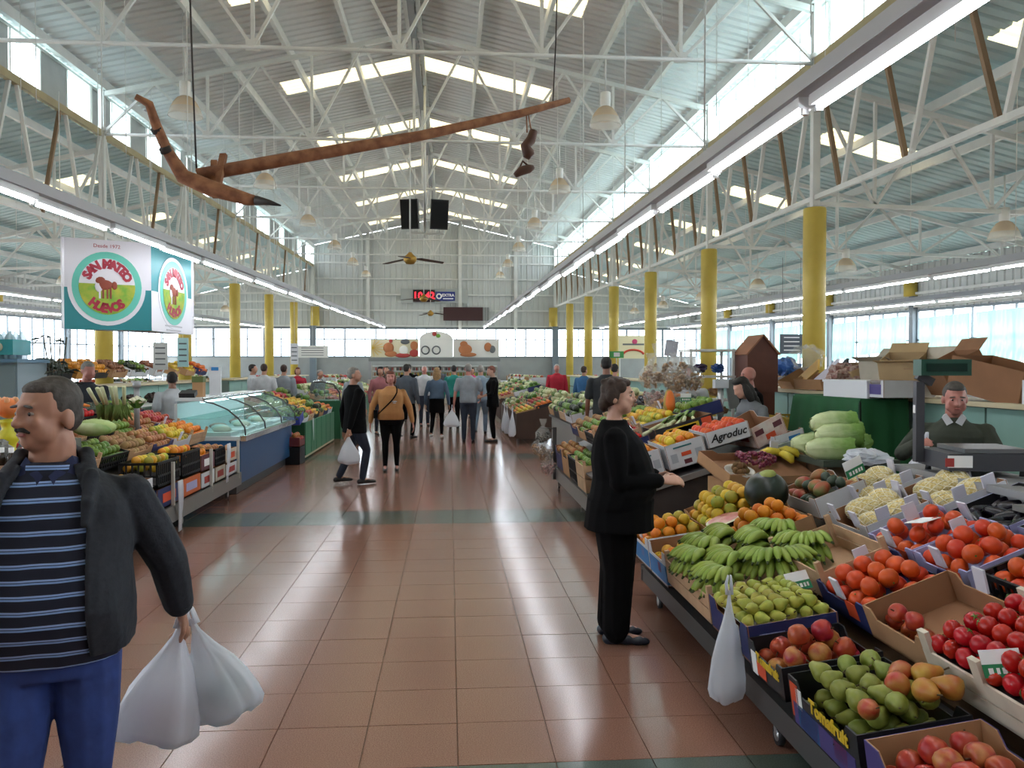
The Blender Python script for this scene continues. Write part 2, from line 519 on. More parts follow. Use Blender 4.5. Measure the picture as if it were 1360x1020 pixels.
for side, X, s in (('left', WL, -1), ('right', WR, 1)):
    w = struct('wall_' + side)
    for y0, y1 in zip(bays, bays[1:]):
        if y1 - y0 < 1: continue
        clad('cladding', w, (X, y0), (X, y1), lambda p: rz(WT + .02, p[1]), lambda p: rz(za(p[0]), p[1]), wall_mat, inward=(-s, 0))
    b = MB(); b.box((X + s * .1, 19, .525), (.2, 47, 1.05), dado_mat); b.build('dado', w)
    for z in (1.25, 1.6):
        b = MB(); b.bar((X - s * .08, YB, rz(z, YB)), (X - s * .08, WE, rz(z, WE)), .08, .07, white_steel); b.build('rail', w)
    for y in GRID:
        b = MB(); b.box((X - s * .06, y, rz(2.0, y) / 2), (.16, .2, rz(2.0, y)), frame_mat); b.build('wall_post', w)
        b = MB(); b.lathe([(0, 0), (.18, 0), (.18, .38), (0, .38)], yellow_col, (X - s * .15, y, rz(1.53, y)), 16); b.build('yellow_cap', w)
wall_back = struct('wall_back')
b = MB(); b.box(((WL + WR) / 2, YB - .1, 4), (WR - WL, .2, 9), dado_mat); b.build('plaster', wall_back)
for x in (XL, XR):
    b = MB(); b.lathe([(0, 0), (.22, 0), (.22, .95), (0, .95)], yellow_col, (x + (.12 if x < 0 else -.12), WE - .3, rz(1.25, WE)), 16); b.build('yellow_cap', wall_end)
    b = MB(); b.box((x, WE - .2, rz(1.25, WE) / 2), (.3, .25, rz(1.25, WE)), frame_mat); b.build('wall_post', wall_end)

# windows
curtain_mat = Mthin('curtain_teal', '#9cc6c2', .4, .8)
curtain_lav = Mthin('curtain_pale', '#d9d6ea', .6, .8)
WN = [40]
def window(p0, p1, zlo, zhi, cols, split, side):
    """a glazed bay with mullions; p0,p1 are xy"""
    WN[0] += 1
    w = struct('window_%d' % WN[0], (p0[0], p0[1], 0))
    dx, dy = p1[0] - p0[0], p1[1] - p0[1]
    f = lambda t, z: (dx * t, dy * t, z)
    b = MB(); zh0, zh1 = zhi(p0), zhi(p1)
    b.bar(f(0, zlo), f(1, zlo), .06, .07, frame_mat); b.bar(f(0, zh0), f(1, zh1), .06, .07, frame_mat)
    zm = lambda t: zlo + (zh0 + (zh1 - zh0) * t - zlo) * split
    b.bar(f(0, zm(0)), f(1, zm(1)), .05, .05, frame_mat)
    for k in range(cols + 1):
        t = k / cols; b.bar(f(t, zlo), f(t, zh0 + (zh1 - zh0) * t), .05 if k in (0, cols) else .035, .05, frame_mat, up=(1, 0, 0))
    b.build('window_frame', w)
    for k in range(cols):
        t0, t1 = k / cols + .004, (k + 1) / cols - .004
        za0, za1 = zh0 + (zh1 - zh0) * t0, zh0 + (zh1 - zh0) * t1
        for lo0, lo1, hi0, hi1 in ((zlo, zlo, zm(t0), zm(t1)), (zm(t0), zm(t1), za0, za1)):
            b = MB(); b.add([f(t0, lo0), f(t1, lo1), f(t1, hi1), f(t0, hi0)], [(0, 1, 2, 3)], glass_mat); b.build('pane', w)
    return w
def curtain(name, label, p0, p1, z0, z1, mat, n=14, inward=(-1, 0), amp=.04):
    """hanging cloth with vertical folds between xy points"""
    b = MB(); N = n * 4; vs = []; L = math.dist(p0, p1)
    for k in range(N + 1):
        t = k / N; a = amp * math.sin(2 * math.pi * t * n) + amp * .5 * math.sin(2 * math.pi * t * n * .37 + 1)
        for q in range(4):
            u = q / 3; z = z1 + (z0 - z1) * u + (.02 * math.sin(9 * t + q) if q == 3 else 0)
            vs.append((p0[0] + (p1[0] - p0[0]) * t + inward[0] * (.1 + a * (.5 + .5 * u)), p0[1] + (p1[1] - p0[1]) * t + inward[1] * (.1 + a * (.5 + .5 * u)), z))
    fs = [(k * 4 + q, k * 4 + q + 1, k * 4 + q + 5, k * 4 + q + 4) for k in range(N) for q in range(3)]
    b.add(vs, fs, mat, True)
    return tag(b.build(name), label, 'curtain')
for i, (y0, y1) in enumerate(zip(GRID, GRID[1:] + [WE])):
    for side, X, s in (('left', WL, -1), ('right', WR, 1)):
        window((X, y0 + .12), (X, y1 - .12), 1.1, lambda p: rz(WT, p[1]), 6, .62, side)
        if s > 0:
            zt = rz(WT - .12, y0)
            for j, (a, c) in enumerate(((.02, .62), (.66, 1)) if i % 2 == 0 else ((0, .45), (.5, .98))):
                curtain('curtain', 'teal half-length curtain, %s one in the %s right-hand window bay' % (('nearer', 'farther')[j], ORD[i]),
                        (X, y0 + .15 + 4.6 * a), (X, y0 + .15 + 4.6 * c), zt - 1.05 - .15 * (j + i % 2), zt, curtain_mat, 12, (-1, 0))
ex = [WL, -11.8, -9.3, XL, -5.3, -3.75, -2.2, -.65, .9, 2.4, 3.9, XR, 7.3, 9.2, 11.1, WR]
for x0, x1 in zip(ex, ex[1:]):
    window((x0 + .03, WE), (x1 - .03, WE), SE, lambda p: rz(WT, WE), 3, .62, 'end')
# outside ground
tag(MB().box((0, 20, -.35), (220, 220, .3), M('outside_concrete', '#c9c6be', .8, 0, .1, .3)).build('ground_outside'), kind='structure')

# ------------------------------------------------------------------ fluorescent rows
tube_on = Memit('tube_glow', '#f4f7ff', TUBE_POWER)
batten_mat = M('batten_white', '#e6e8ea', .4)
LZ = 1.14; LL = 1.42
b = MB(); b.box((0, 0, .035), (.075, LL - .03, .05), batten_mat); lamp_body = b.mesh('lamp_body')
b = MB(); b.tube([(0, -LL / 2 + .05, 0), (0, LL / 2 - .05, 0)], .017, tube_on, 8); lamp_tube = b.mesh('lamp_tube')
b = MB()
for s in (-1, 1): b.box((0, s * (LL / 2 - .035), 0.005), (.03, .03, .05), batten_mat)
lamp_cap = None; ch_ = MB(); ch_.box((0, 0, .005), (.03, .03, .05), batten_mat); lamp_cap = ch_.mesh('lamp_holder')
def nth(n):
    w = ['', 'first', 'second', 'third', 'fourth', 'fifth', 'sixth', 'seventh', 'eighth', 'ninth', 'tenth', 'eleventh', 'twelfth', 'thirteenth', 'fourteenth', 'fifteenth', 'sixteenth', 'seventeenth', 'eighteenth', 'nineteenth', 'twentieth']
    return w[n] if n <= 20 else ('twenty-' + w[n - 20] if n < 30 else ('thirtieth' if n == 30 else 'thirty-' + w[n - 30]))
rows = [(-12.4, 'along the left-hand windows'), (-9.0, 'over the left-hand aisle'), (-3.2, 'above the front of the left-hand stalls'),
        (1.7, 'above the front of the right-hand stalls'), (7.5, 'over the right-hand aisle'), (11.1, 'along the right-hand windows')]
for X, where in rows:
    tr = thing('lamp_trunking', 'long grey trunking carrying fluorescent lamps ' + where, 'trunking', (X, 0, 0))
    y0, y1 = -2.0, 41.2
    b = MB(); w = .085
    prof = [(-w, .06), (-w * .55, .16), (w * .55, .16), (w, .06)]
    vs = [(p[0], y, rz(LZ + p[1], y)) for y in (y0, y1) for p in prof]
    b.add(vs, [(0, 1, 5, 4), (1, 2, 6, 5), (2, 3, 7, 6), (3, 0, 4, 7), (0, 3, 2, 1), (4, 5, 6, 7)], grey_trunk)
    b.build('channel', tr)
    y = .4
    while y < 41:
        top = min(roofz(X, y) - .1, rz(4.2, y)) if XL < X < XR else roofz(X, y) - .1
        b = MB(); b.tube([(0, y, rz(LZ + .15, y)), (0, y, top)], .006, white_steel, 4); b.build('hanger_wire', tr)
        y += 2.5
    y = -1.2; k = 0
    while y + LL / 2 < 41.2:
        zz = rz(LZ, y); dx = .018 if k % 2 else -.018
        l = thing('fluorescent_lamp', 'white fluorescent lamp, %s from the camera end, %s' % (nth(k + 1), where), 'lamp', (X + dx, y, zz), (math.atan(SLOPE), 0, 0), 'fluorescent lamps ' + where)
        place('lamp_body', lamp_body, l); place('tube', lamp_tube, l); place('tube_holder', lamp_cap, l, (0, LL / 2 - .035, 0)); place('tube_holder', lamp_cap, l, (0, -LL / 2 + .035, 0))
        y += LL; k += 1

# ------------------------------------------------------------------ domed lamps on the trusses
dome_mat = Mthin('acrylic_dome', '#e9e4da', .5, .15, .45)
dome_tint = Mthin('acrylic_dome_aged', '#d6c4aa', .4, .25, .2)
gear_mat = M('gear_box_white', '#e4e4e0', .4)
b = MB(); b.lathe([(0, .36), (.075, .36), (.075, .17), (.06, .15)], gear_mat, n=14); dm_gear = b.mesh('gear_box')
b = MB(); b.lathe([(.06, .16), (.11, .13), (.165, .06), (.2, -.01)], dome_tint, n=22); dm_top = b.mesh('dome_top')
b = MB(); b.lathe([(.2, -.01), (.225, -.08), (.235, -.12), (.228, -.122)], dome_mat, n=22); dm_low = b.mesh('dome_skirt')
b = MB(); b.tube([(0, 0, .36), (0, 0, .86)], .012, white_steel, 6); dm_rod = b.mesh('rod')
for X, Z, where in ((2.27, 3.4, 'right half of the nave'), (-3.69, 3.4, 'left half of the nave'), (8.4, 1.82, 'right-hand aisle'), (-9.8, 1.82, 'left-hand aisle')):
    for i, y in enumerate(GRID):
        l = thing('dome_lamp', 'clear domed hanging lamp, %s in the %s' % (ORD[i], where), 'lamp', (X, y, rz(Z, y)))
        place('gear_box', dm_gear, l); a = place('dome', dm_top, l); place('skirt', dm_low, a); place('rod', dm_rod, l)

# ------------------------------------------------------------------ fans and speakers under the ridge
brass = M('brass', '#a8843c', .35, .7); darkwood = M('dark_wood_blade', '#3c2418', .5)
for i, (y, z, a) in enumerate(((15.0, 1.66, 20), (22.9, 1.45, 50), (31.0, 1.4, 10))):
    f = thing('ceiling_fan', ('brass ceiling fan with dark blades, nearest below the ridge', 'brass ceiling fan in front of the red clock', 'farthest brass ceiling fan before the end wall')[i], 'fan', (XC, y, rz(z, y)), (0, 0, R(a)))
    b = MB(); b.lathe([(0, -.1), (.07, -.09), (.12, -.03), (.12, .03), (.06, .08), (.03, .12), (0, .12)], brass, n=16); b.build('motor', f)
    b = MB(); b.tube([(0, 0, .1), (0, 0, 4.15 - z)], .014, white_steel, 6); b.build('rod', f)
    for k in range(3):
        t = R(120 * k); T = Matrix.Rotation(t, 4, 'Z')
        b = MB(); b.add([(.1, -.03, 0), (.2, -.06, .01), (.62, -.075, -.04), (.64, .05, -.05), (.2, .05, -.01), (.1, .03, 0)] + [(.1, -.03, .012), (.2, -.06, .022), (.62, -.075, -.028), (.64, .05, -.038), (.2, .05, .002), (.1, .03, .012)],
                        [(5, 4, 3, 2, 1, 0), (6, 7, 8, 9, 10, 11)] + [(j, (j + 1) % 6, 6 + (j + 1) % 6, 6 + j) for j in range(6)], darkwood, T=T)
        b.build('blade', f)
black_plastic = M('black_plastic', '#16171a', .45); black_cloth = M('speaker_cloth', '#0d0e10', .9)
for s, nm in ((-1, 'left'), (1, 'right')):
    sp = thing('loudspeaker', 'black loudspeaker hung under the ridge, %s of the pair' % nm, 'speaker', (XC + .12 + s * .3, 19.9, rz(2.92, 19.9)), (R(10), 0, R(14 * s)))
    b = MB(); b.prism([(-.2, .16), (-.13, -.2), (.13, -.2), (.2, .16)] if False else [(-.14, .2), (-.215, -.18), (.215, -.18), (.14, .2)], .7, black_plastic); b.build('cabinet', sp)
    b = MB(); b.box((0, -.187, .35), (.39, .012, .64), black_cloth); b.build('grille', sp)
    b = MB(); b.tube([(s * -.1, .1, .7), (s * -.1, .1, 1.4)], .015, white_steel, 6); b.build('bracket', sp)
pole = MB(); pole.tube([(0, 0, rz(2.75, 19.9)), (0, 0, rz(6.4, 19.9))], .03, white_steel, 8); pole.box((0, 0, rz(2.85, 19.9)), (.9, .05, .05), white_steel)
tag(pole.build('speaker_pole', None, (XC + .12, 20.1, 0)), 'white steel pole between the two loudspeakers', 'pole')

# ------------------------------------------------------------------ old wooden plough hung on wires
old_wood = M('old_wood', '#a3714f', .75, 0, .4, 14, h2='#7d5138', bump=.3)
dark_wood = M('charred_iron', '#2a2422', .6)
pl = thing('wooden_plough', 'old wooden plough with a long beam hung on wires under the roof', 'plough')
def PY(px, py, y):                   # world point seen in a direction at depth y
    a = (px - 680) / 1090; e = (510 - py) / 1090
    ya, pi = R(4.35), R(1.156)
    fw = Vector((math.sin(ya) * math.cos(pi), math.cos(ya) * math.cos(pi), -math.sin(pi))); rt = Vector((math.cos(ya), -math.sin(ya), 0)); up = rt.cross(fw)
    d = fw + rt * a + up * e
    return Vector((0, 0, EYE)) + d * (y / d.y)
W = lambda px, py, y: tuple(PY(px, py, y))
b = MB(); b.tube([W(262, 233, 6.2), W(400, 208, 6.35), W(560, 180, 6.6), W(690, 151, 6.85), W(756, 133, 7.0)], [.05, .048, .04, .033, .025], old_wood, 10); b.build('beam', pl)
b = MB(); b.tube([W(180, 128, 5.9), W(198, 138, 5.95), W(207, 165, 6.0), W(222, 200, 6.05), W(243, 234, 6.1), W(280, 250, 6.1), W(330, 265, 6.1), W(350, 268, 6.1)], [.02, .03, .034, .038, .055, .06, .045, .025], old_wood, 10); b.build('handle_and_sole', pl)
b = MB(); b.tube([W(340, 266, 6.08), W(358, 269, 6.05), W(373, 273, 6.0)], [.035, .02, .005], dark_wood, 8); b.build('share', pl)
for p, q in ((158, 163), (184, 190)):
    b = MB()
    x = 206 if p == 158 else 217
    b.tube([W(x + 1, p + 12, 6.0), W(x + 4, q + 12, 6.02)], .041, dark_wood, 10); b.build('band', pl)
b = MB(); b.bar(W(297, 205, 6.25), W(286, 262, 6.12), .05, .03, old_wood); b.build('wedge', pl)
b = MB(); b.bar(W(285, 214, 6.25), W(283, 244, 6.2), .045, .04, old_wood); b.build('wedge', pl)
b = MB(); b.tube([W(250, -80, 6.2), W(256, 100, 6.2), W(261, 228, 6.2)], .007, dark_wood, 5); b.build('hanging_wire', pl)
b = MB(); b.tube([W(742, -80, 6.95), W(738, 60, 6.95), W(734, 142, 6.95)], .006, dark_wood, 5); b.build('hanging_wire', pl)
hb = thing('hanging_wooden_collar', 'brown carved wooden pieces dangling from the plough beam', 'ornament')
b = MB(); b.tube([W(701, 148, 6.87), W(706, 176, 6.85)], .006, old_wood, 5); b.tube([W(699, 149, 6.87), W(700, 176, 6.85)], .006, old_wood, 5); b.build('cord', hb)
leather = M('brown_leather', '#5a3a2c', .6, 0, .3, 20)
b = MB(); b.tube([W(709, 174, 6.85), W(705, 186, 6.85), W(698, 194, 6.85), W(702, 204, 6.85), W(706, 208, 6.85)], [.05, .06, .062, .075, .05], leather, 10, flat=.7); b.build('upper_block', hb)
b = MB(); b.tube([W(684, 233, 6.85), W(692, 227, 6.85), W(703, 224, 6.85), W(709, 222, 6.85)], [.03, .055, .05, .025], leather, 10, flat=.7)
b.tube([W(689, 226, 6.85), W(694, 214, 6.85), W(704, 222, 6.85)], .01, leather, 6); b.build('lower_block', hb)

# ------------------------------------------------------------------ hanging three-sided sign
teal = M('sign_teal', '#1d8189', .45); mint = M('sign_mint', '#5fc1ae', .45); signw = M('sign_white', '#e3e2ea', .45)
sred = M('sign_red', '#a8233a', .5); sgreen = M('sign_green', '#6faa35', .6, 0, .3, 9, h2='#b4b53c'); syellow = M('sign_yellow', '#c9b640', .6)
horse = M('sign_brown', '#8d3f2c', .6); navy = M('navy_blue', '#1d2d7a', .5)
pale_ink = M('sign_faint_ink', '#b9b7bf', .5)
sg = thing('hanging_sign', 'three-sided hanging egg advert with horse emblem, teal and white', 'sign')
P0, P1, P2 = W(81, 400, 9.95), W(201, 400, 10.4), W(256, 400, 11.7)
zb, zt = 2.13, 3.2
def sign_panel(a, c, invert, nm):
    a = Vector((a[0], a[1], 0)); c = Vector((c[0], c[1], 0)); L = (c - a).length; H = zt - zb
    u = (c - a).normalized(); n = Vector((u.y, -u.x, 0)); w = Vector((0, 0, 1))
    T = Matrix(((u.x, w.x, n.x, (a.x + c.x) / 2), (u.y, w.y, n.y, (a.y + c.y) / 2), (u.z, w.z, n.z, (zt + zb) / 2), (0, 0, 0, 1)))
    b = MB(); b.box((0, 0, -.01), (L, H, .02), teal if invert else signw, T=T)
    pb = b.build(nm, sg)
    sx = min(L / H, 1.0)
    b = MB()
    lo = teal if not invert else signw
    b.box((0, -H * .27, .0015), (L, H * .46, .003), lo, T=T); b.build('lower_field', pb)
    def disc(r, z, mat, y=0, cut=None):
        N = 40; pts = []
        for k in range(N):
            t = 2 * math.pi * k / N; x, yy = r * math.cos(t), r * math.sin(t)
            if cut is not None and yy > cut: yy = cut
            pts.append((x * sx, yy + y))
        bb.add([(p[0], p[1], z) for p in pts] + [(p[0], p[1], z - .003) for p in pts], [tuple(range(N))] + [(k, k + N, (k + 1) % N + N, (k + 1) % N) for k in range(N)], mat, False, T)
    bb = MB()
    disc(.465, .006, signw, -.02); disc(.415, .009, mint, -.02); disc(.335, .012, signw, -.02); disc(.335, .015, sgreen, -.02, cut=.03); bb.build('emblem', pb)
    bb = MB()
    bb.ell((-.03 * sx, .0, .017), (.095 * sx, .06, .006), horse, 12, 6, T=T)
    bb.ell((.085 * sx, -.005, .017), (.035 * sx, .05, .006), horse, 10, 6, T=T); bb.ell((-.08 * sx, .045, .017), (.06 * sx, .05, .006), horse, 10, 6, T=T)
    bb.ell((-.1 * sx, -.02, .0165), (.05 * sx, .07, .005), signw, 10, 6, T=T)
    for q in (-.09, -.05, .0, .04): bb.box((q * sx, -.1, .018), (.022 * sx, .13, .004), horse if q > -.06 else signw, T=T)
    bb.build('horse_emblem', pb)
    for word, rr, a0, a1, flip in (('SAN MATEO', .262, 152, 28, False), ('HUEVOS', .262, 232, 308, True)):
        n = len(word); tx = MB()
        for i, ch in enumerate(word):
            if ch == ' ': continue
            t = R(a0 + (a1 - a0) * i / (n - 1)); ro = t - math.pi / 2 + (math.pi if flip else 0)
            TT = T @ Matrix.Diagonal((sx, 1, 1, 1)) @ Matrix.Translation((rr * math.cos(t), rr * math.sin(t) - .02, .0165)) @ Matrix.Rotation(ro, 4, 'Z')
            put_text(tx, ch, .145, sred, TT, .01)
        tag(tx.build('curved_word', pb), kind='stuff')
    tx = MB()
    if not invert: put_text(tx, 'Desde 1972', .06, sred, T @ Matrix.Translation((0, H * .43, .007)), 0)
    else:
        for q in range(2): tx.box((0, -H * (.42 + .05 * q), .006), (L * (.4 - .06 * q), .018, .003), pale_ink, T=T)
    tag(tx.build('small_line', pb), kind='stuff')
sign_panel(P0, P1, False, 'front_panel'); sign_panel(P1, P2, True, 'side_panel'); sign_panel(P2, P0, False, 'rear_panel')
for p in (P0, P1, P2):
    b = MB(); b.tube([(p[0], p[1], zt), (p[0], p[1], rz(3.0, p[1]))], .006, white_steel, 4); b.build('hanger_wire', sg)

# ------------------------------------------------------------------ end wall: clock, notices, display board
red_led = Memit('red_led', '#ff2a3c', 2.2)
ck = thing('digital_clock', 'red digital clock on the end wall between rails', 'clock')
cy = WE - .24
b = MB(); b.box((W(563, 393, cy)[0], cy, W(563, 393, cy)[2]), (1.1, .12, .62), M('clock_case', '#2a0d14', .4)); b.build('case', ck)
b = MB(); p = W(563, 393, cy - .065); put_text(b, '10:42', .5, red_led, Matrix.Translation(p) @ Matrix.Rotation(R(90), 4, 'X'), .012); b.build('digits', ck)
cp = thing('clock_panel', 'long grey panel behind the red clock', 'panel')
b = MB(); p = W(577, 393, cy); b.box((p[0], cy + .07, p[2]), (3.4, .04, .72), M('panel_grey', '#a5aaa9', .5)); b.build('board', cp)
bs = thing('blue_notice', 'blue notice with white ring logo beside the clock', 'sign')
b = MB(); p = W(591.5, 393.5, cy - .02); b.box(p, (.98, .05, .46), navy); b.build('board', bs)
b = MB(); p = W(591.5, 393.5, cy - .05)
T = Matrix.Translation(p) @ Matrix.Rotation(R(90), 4, 'X')
wh = M('print_white', '#f2f2f2', .5)
b.lathe([(.08, 0), (.15, 0), (.15, .004), (.08, .004)], wh, (-.32, 0, .0), 18, T=T); b.build('ring_logo', bs); b = MB(); put_text(b, 'EXTRA', .2, wh, T @ Matrix.Translation((.14, .05, 0)), .006); tag(b.build('word', bs), kind='stuff'); b = MB(); b.box((.14, -.12, 0), (.52, .05, .004), wh, T=T); tag(b.build('small_line', bs), kind='stuff')
mp = thing('maroon_board', 'dark maroon display board on the end wall below the clock', 'board')
b = MB(); p = W(615, 417, cy); b.box((p[0], cy, p[2]), (2.0, .1, .68), M('maroon_board', '#3a1a1c', .5)); b.build('screen', mp)
b = MB(); b.box((p[0] + 1.17, cy + .02, p[2]), (.35, .08, .68), M('board_grey', '#7d807f', .5)); b.build('side_panel', mp)

# billboard over the far shop
SY = 38.5
bb_w = M('board_white', '#dcdcd6', .6)
def brd(x0, y0, x1, y1, Y, d=.06):
    a = W(x0, y0, Y); c = W(x1, y1, Y); return ((a[0] + c[0]) / 2, Y, (a[2] + c[2]) / 2), (abs(c[0] - a[0]), d, abs(a[2] - c[2]))
bl = thing('shop_billboard', 'food advertising billboard over the far shop at the end of the aisle', 'billboard')
for x0, x1, nm, mt in ((492, 556, 'food_panel', M('board_cream', '#cfc7a8', .6)), (557, 601.5, 'centre_panel', bb_w), (602, 663, 'food_panel', M('board_pale', '#c8c6bf', .6))):
    c, d = brd(x0, 451, x1, 474.5, SY); b = MB(); b.box(c, d, mt); b.build(nm, bl)
c, d = brd(557, 440, 601.5, 451, SY)
b = MB(); N = 14
pts = [(-d[0] / 2, -d[2] / 2)] + [(d[0] / 2 * math.cos(math.pi - math.pi * k / N), -d[2] / 2 + d[2] * 1.0 * math.sin(math.pi * k / N)) for k in range(1, N)] + [(d[0] / 2, -d[2] / 2)]
b.prism(pts, .06, bb_w, T=Matrix.Translation((c[0], SY + .03, c[2])) @ Matrix.Rotation(R(90), 4, 'X')); b.build('arch', bl)
def blob(px, py, rx, ry, mat, nm, parent, Y=SY - .05):
    p = W(px, py, Y); k = Y / 1090; b = MB(); b.ell(p, (rx * k, .02, ry * k), mat, 14, 8); return b.build(nm, parent)
tan = M('print_bread', '#a5663c', .6); redp = M('print_red', '#a03530', .6); yel = M('print_yellow', '#d3ac3a', .6); gry = M('print_grey', '#5b5f62', .6); grn = M('print_green', '#6d9a3e', .6)
for px, py, rx, ry, mt in ((516, 462, 7, 7, tan), (519, 470, 8, 4, tan), (519, 453, 2.4, 2.4, redp), (538, 454, 6, 3.4, gry), (536, 465, 6, 6, bb_w), (535, 472, 10, 3, redp), (550, 459, 5, 6, tan), (550, 469, 6, 5, redp), (618, 464, 9, 7, tan), (616, 457, 5, 4, tan), (622, 471, 11, 3, tan), (648, 461, 5, 6, tan), (654, 464, 4, 5, gry), (577, 443.5, 3, 3, redp), (582, 446, 3, 2.6, grn)):
    blob(px, py, rx, ry, mt, 'printed_picture', bl)
b = MB()
for a in range(8):
    t = R(-80 + a * 22); p = W(494, 462, SY - .05); b.bar(p, (p[0] + .55 * math.cos(t), p[1], p[2] + .4 * math.sin(t)), .05, .02, yel)
b.build('printed_wheat', bl)
b = MB()
for px in (565, 579.5):
    p = W(px, 465, SY - .05); b.lathe([(.15, 0), (.21, 0), (.21, .01), (.15, .01)], gry, n=20, T=Matrix.Translation(p) @ Matrix.Rotation(R(90), 4, 'X'))
b.build('printed_logos', bl)
c, d = brd(490, 475.5, 664, 480, SY - .1, .4); b = MB(); b.box(c, d, M('fascia_grey', '#6f7372', .5)); b.build('fascia', bl)
# ------------------------------------------------------------------ produce and crate kit
card_in = M('cardboard', '#9a6f4f', .85, 0, .12, 5); card_lt = M('cardboard_light', '#b38a63', .85, 0, .12, 5)
wtab = M('white_board', '#d6d5e2', .7); wboard = M('white_printed_board', '#cfd0d4', .65, 0, .06, 7)
blk = M('black_crate_plastic', '#15161a', .5); blkcard = M('black_printed_board', '#1b1a1f', .5)
purple = M('purple_board', '#4a3f7c', .55); bluebd = M('blue_board', '#2f78b4', .55); dkblue = M('dark_blue_board', '#232c5e', .55)
lav = M('lavender_board', '#a7a6cf', .6); lwood = M('crate_wood', '#c9a582', .7, 0, .18, 9); wwood = M('white_wood', '#d4c8b6', .7, 0, .12, 9)
orange_ink = M('orange_ink', '#d8502a', .6); yellow_ink = M('yellow_ink', '#d9b628', .6); pink_ink = M('pink_ink', '#c4436f', .6); black_ink = M('black_ink', '#18171a', .6)
steel = M('stall_steel', '#8b8985', .4, .6); dksteel = M('dark_steel', '#4b4a4a', .5, .3); rubber = M('caster_rubber', '#2b2b2d', .6); alu = M('aluminium', '#b4b6b8', .35, .7)
green_ink = M('tag_green', '#1d7a4d', .5); stemm = M('stem_brown', '#4a3a22', .8); leafg = M('calyx_green', '#4f7a2c', .7)

def frame(x0, y0, z0, yaw=0, tilt=0):
    return Matrix.Translation((x0, y0, z0)) @ Matrix.Rotation(yaw, 4, 'Z') @ Matrix.Rotation(-tilt, 4, 'Y')
def setT(o, T):
    o.matrix_world = T
    l, q, s = T.decompose(); o.location = l; o.rotation_euler = q.to_euler(); o.scale = s
    return o

class Crate:
    pass
def crate(label, T, w, l, h, out, inn=None, style='card', tabs=None, t=.008, name='produce_crate', cat='crate', group=None, base=0, tabmat=None, notch=True):
    """open crate, rim at local z=0, bottom at -h; local x across, y along. tabs: list of (side, offset) with side in -x,+x,-y,+y"""
    inn = inn or out
    o = thing(name, label, cat, group=group); setT(o, T)
    b = MB(); b.box((0, 0, -h + .005), (w, l, .01), inn); b.build('base', o)
    sides = {'-x': ((-w / 2 + t / 2, 0), (t, l)), '+x': ((w / 2 - t / 2, 0), (t, l)), '-y': ((0, -l / 2 + t / 2), (w - 2 * t, t)), '+y': ((0, l / 2 - t / 2), (w - 2 * t, t))}
    for k, (c, d) in sides.items():
        b = MB()
        if style == 'card':
            # outer and inner faces differ in colour; the rim dips in the middle of the short sides
            dip = .28 * h if (notch and k in ('-x', '+x')) else 0
            L = d[1] if k[1] == 'x' else d[0]
            for j, (mt, off) in enumerate(((out, 1), (inn, -1))):
                sx = (t / 4 * off) * (1 if k[0] == '+' else -1)
                prof = [(-L / 2, -h), (L / 2, -h), (L / 2, 0), (L * .36, 0), (L * .30, -dip), (-L * .30, -dip), (-L * .36, 0), (-L / 2, 0)]
                if not dip: prof = [(-L / 2, -h), (L / 2, -h), (L / 2, 0), (-L / 2, 0)]
                if k[1] == 'x': TT = Matrix(((0, 0, 1, c[0] + sx - t / 4), (1, 0, 0, 0), (0, 1, 0, 0), (0, 0, 0, 1)))
                else: TT = Matrix(((1, 0, 0, 0), (0, 0, -1, c[1] + sx + t / 4), (0, 1, 0, 0), (0, 0, 0, 1)))
                b.prism(prof, t / 2, mt, TT)
            b.build('side', o)
        elif style == 'slat':
            n = 2; sh = h / n
            for q in range(n):
                b = MB(); b.box((c[0], c[1], -h + sh * (q + .5)), (d[0], d[1], sh * .9), out); b.build('slat', o)
        elif style == 'plastic':
            L = d[1] if k[1] == 'x' else d[0]; n = max(4, int(L / .05))
            def seg(a0, a1, z0, z1):
                if k[1] == 'x': b.box((c[0], (a0 + a1) / 2, (z0 + z1) / 2), (t, a1 - a0, z1 - z0), out)
                else: b.box(((a0 + a1) / 2, c[1], (z0 + z1) / 2), (a1 - a0, t, z1 - z0), out)
            seg(-L / 2, L / 2, -.025, 0); seg(-L / 2, L / 2, -h, -h + .03); seg(-L / 2, L / 2, -h * .55 - .01, -h * .55 + .01)
            for q in range(n + 1):
                a = -L / 2 + L * q / n; seg(max(-L / 2, a - .008), min(L / 2, a + .008), -h, 0)
            b.build('side', o)
    if style == 'slat':
        for sx in (-1, 1):
            for sy in (-1, 1):
                b = MB(); b.box((sx * (w / 2 - .015), sy * (l / 2 - .015), -h / 2 + .025), (.028, .028, h + .05), out); b.build('corner_post', o)
    for sd, off in (tabs or []):
        b = MB(); k = sides[sd]; tw, th = .075, .1
        if sd[1] == 'x': b.box((k[0][0], off, .02), (.01, tw, th), tabmat or wtab, rot=(0, .12 if sd[0] == '+' else -.12, 0))
        else: b.box((off, k[0][1], .02), (tw, .01, th), tabmat or wtab, rot=(-.12 if sd[0] == '+' else .12, 0, 0))
        b.build('tab', o)
    c = Crate(); c.o = o; c.T = T; c.w = w; c.l = l; c.h = h; c.t = t
    return c
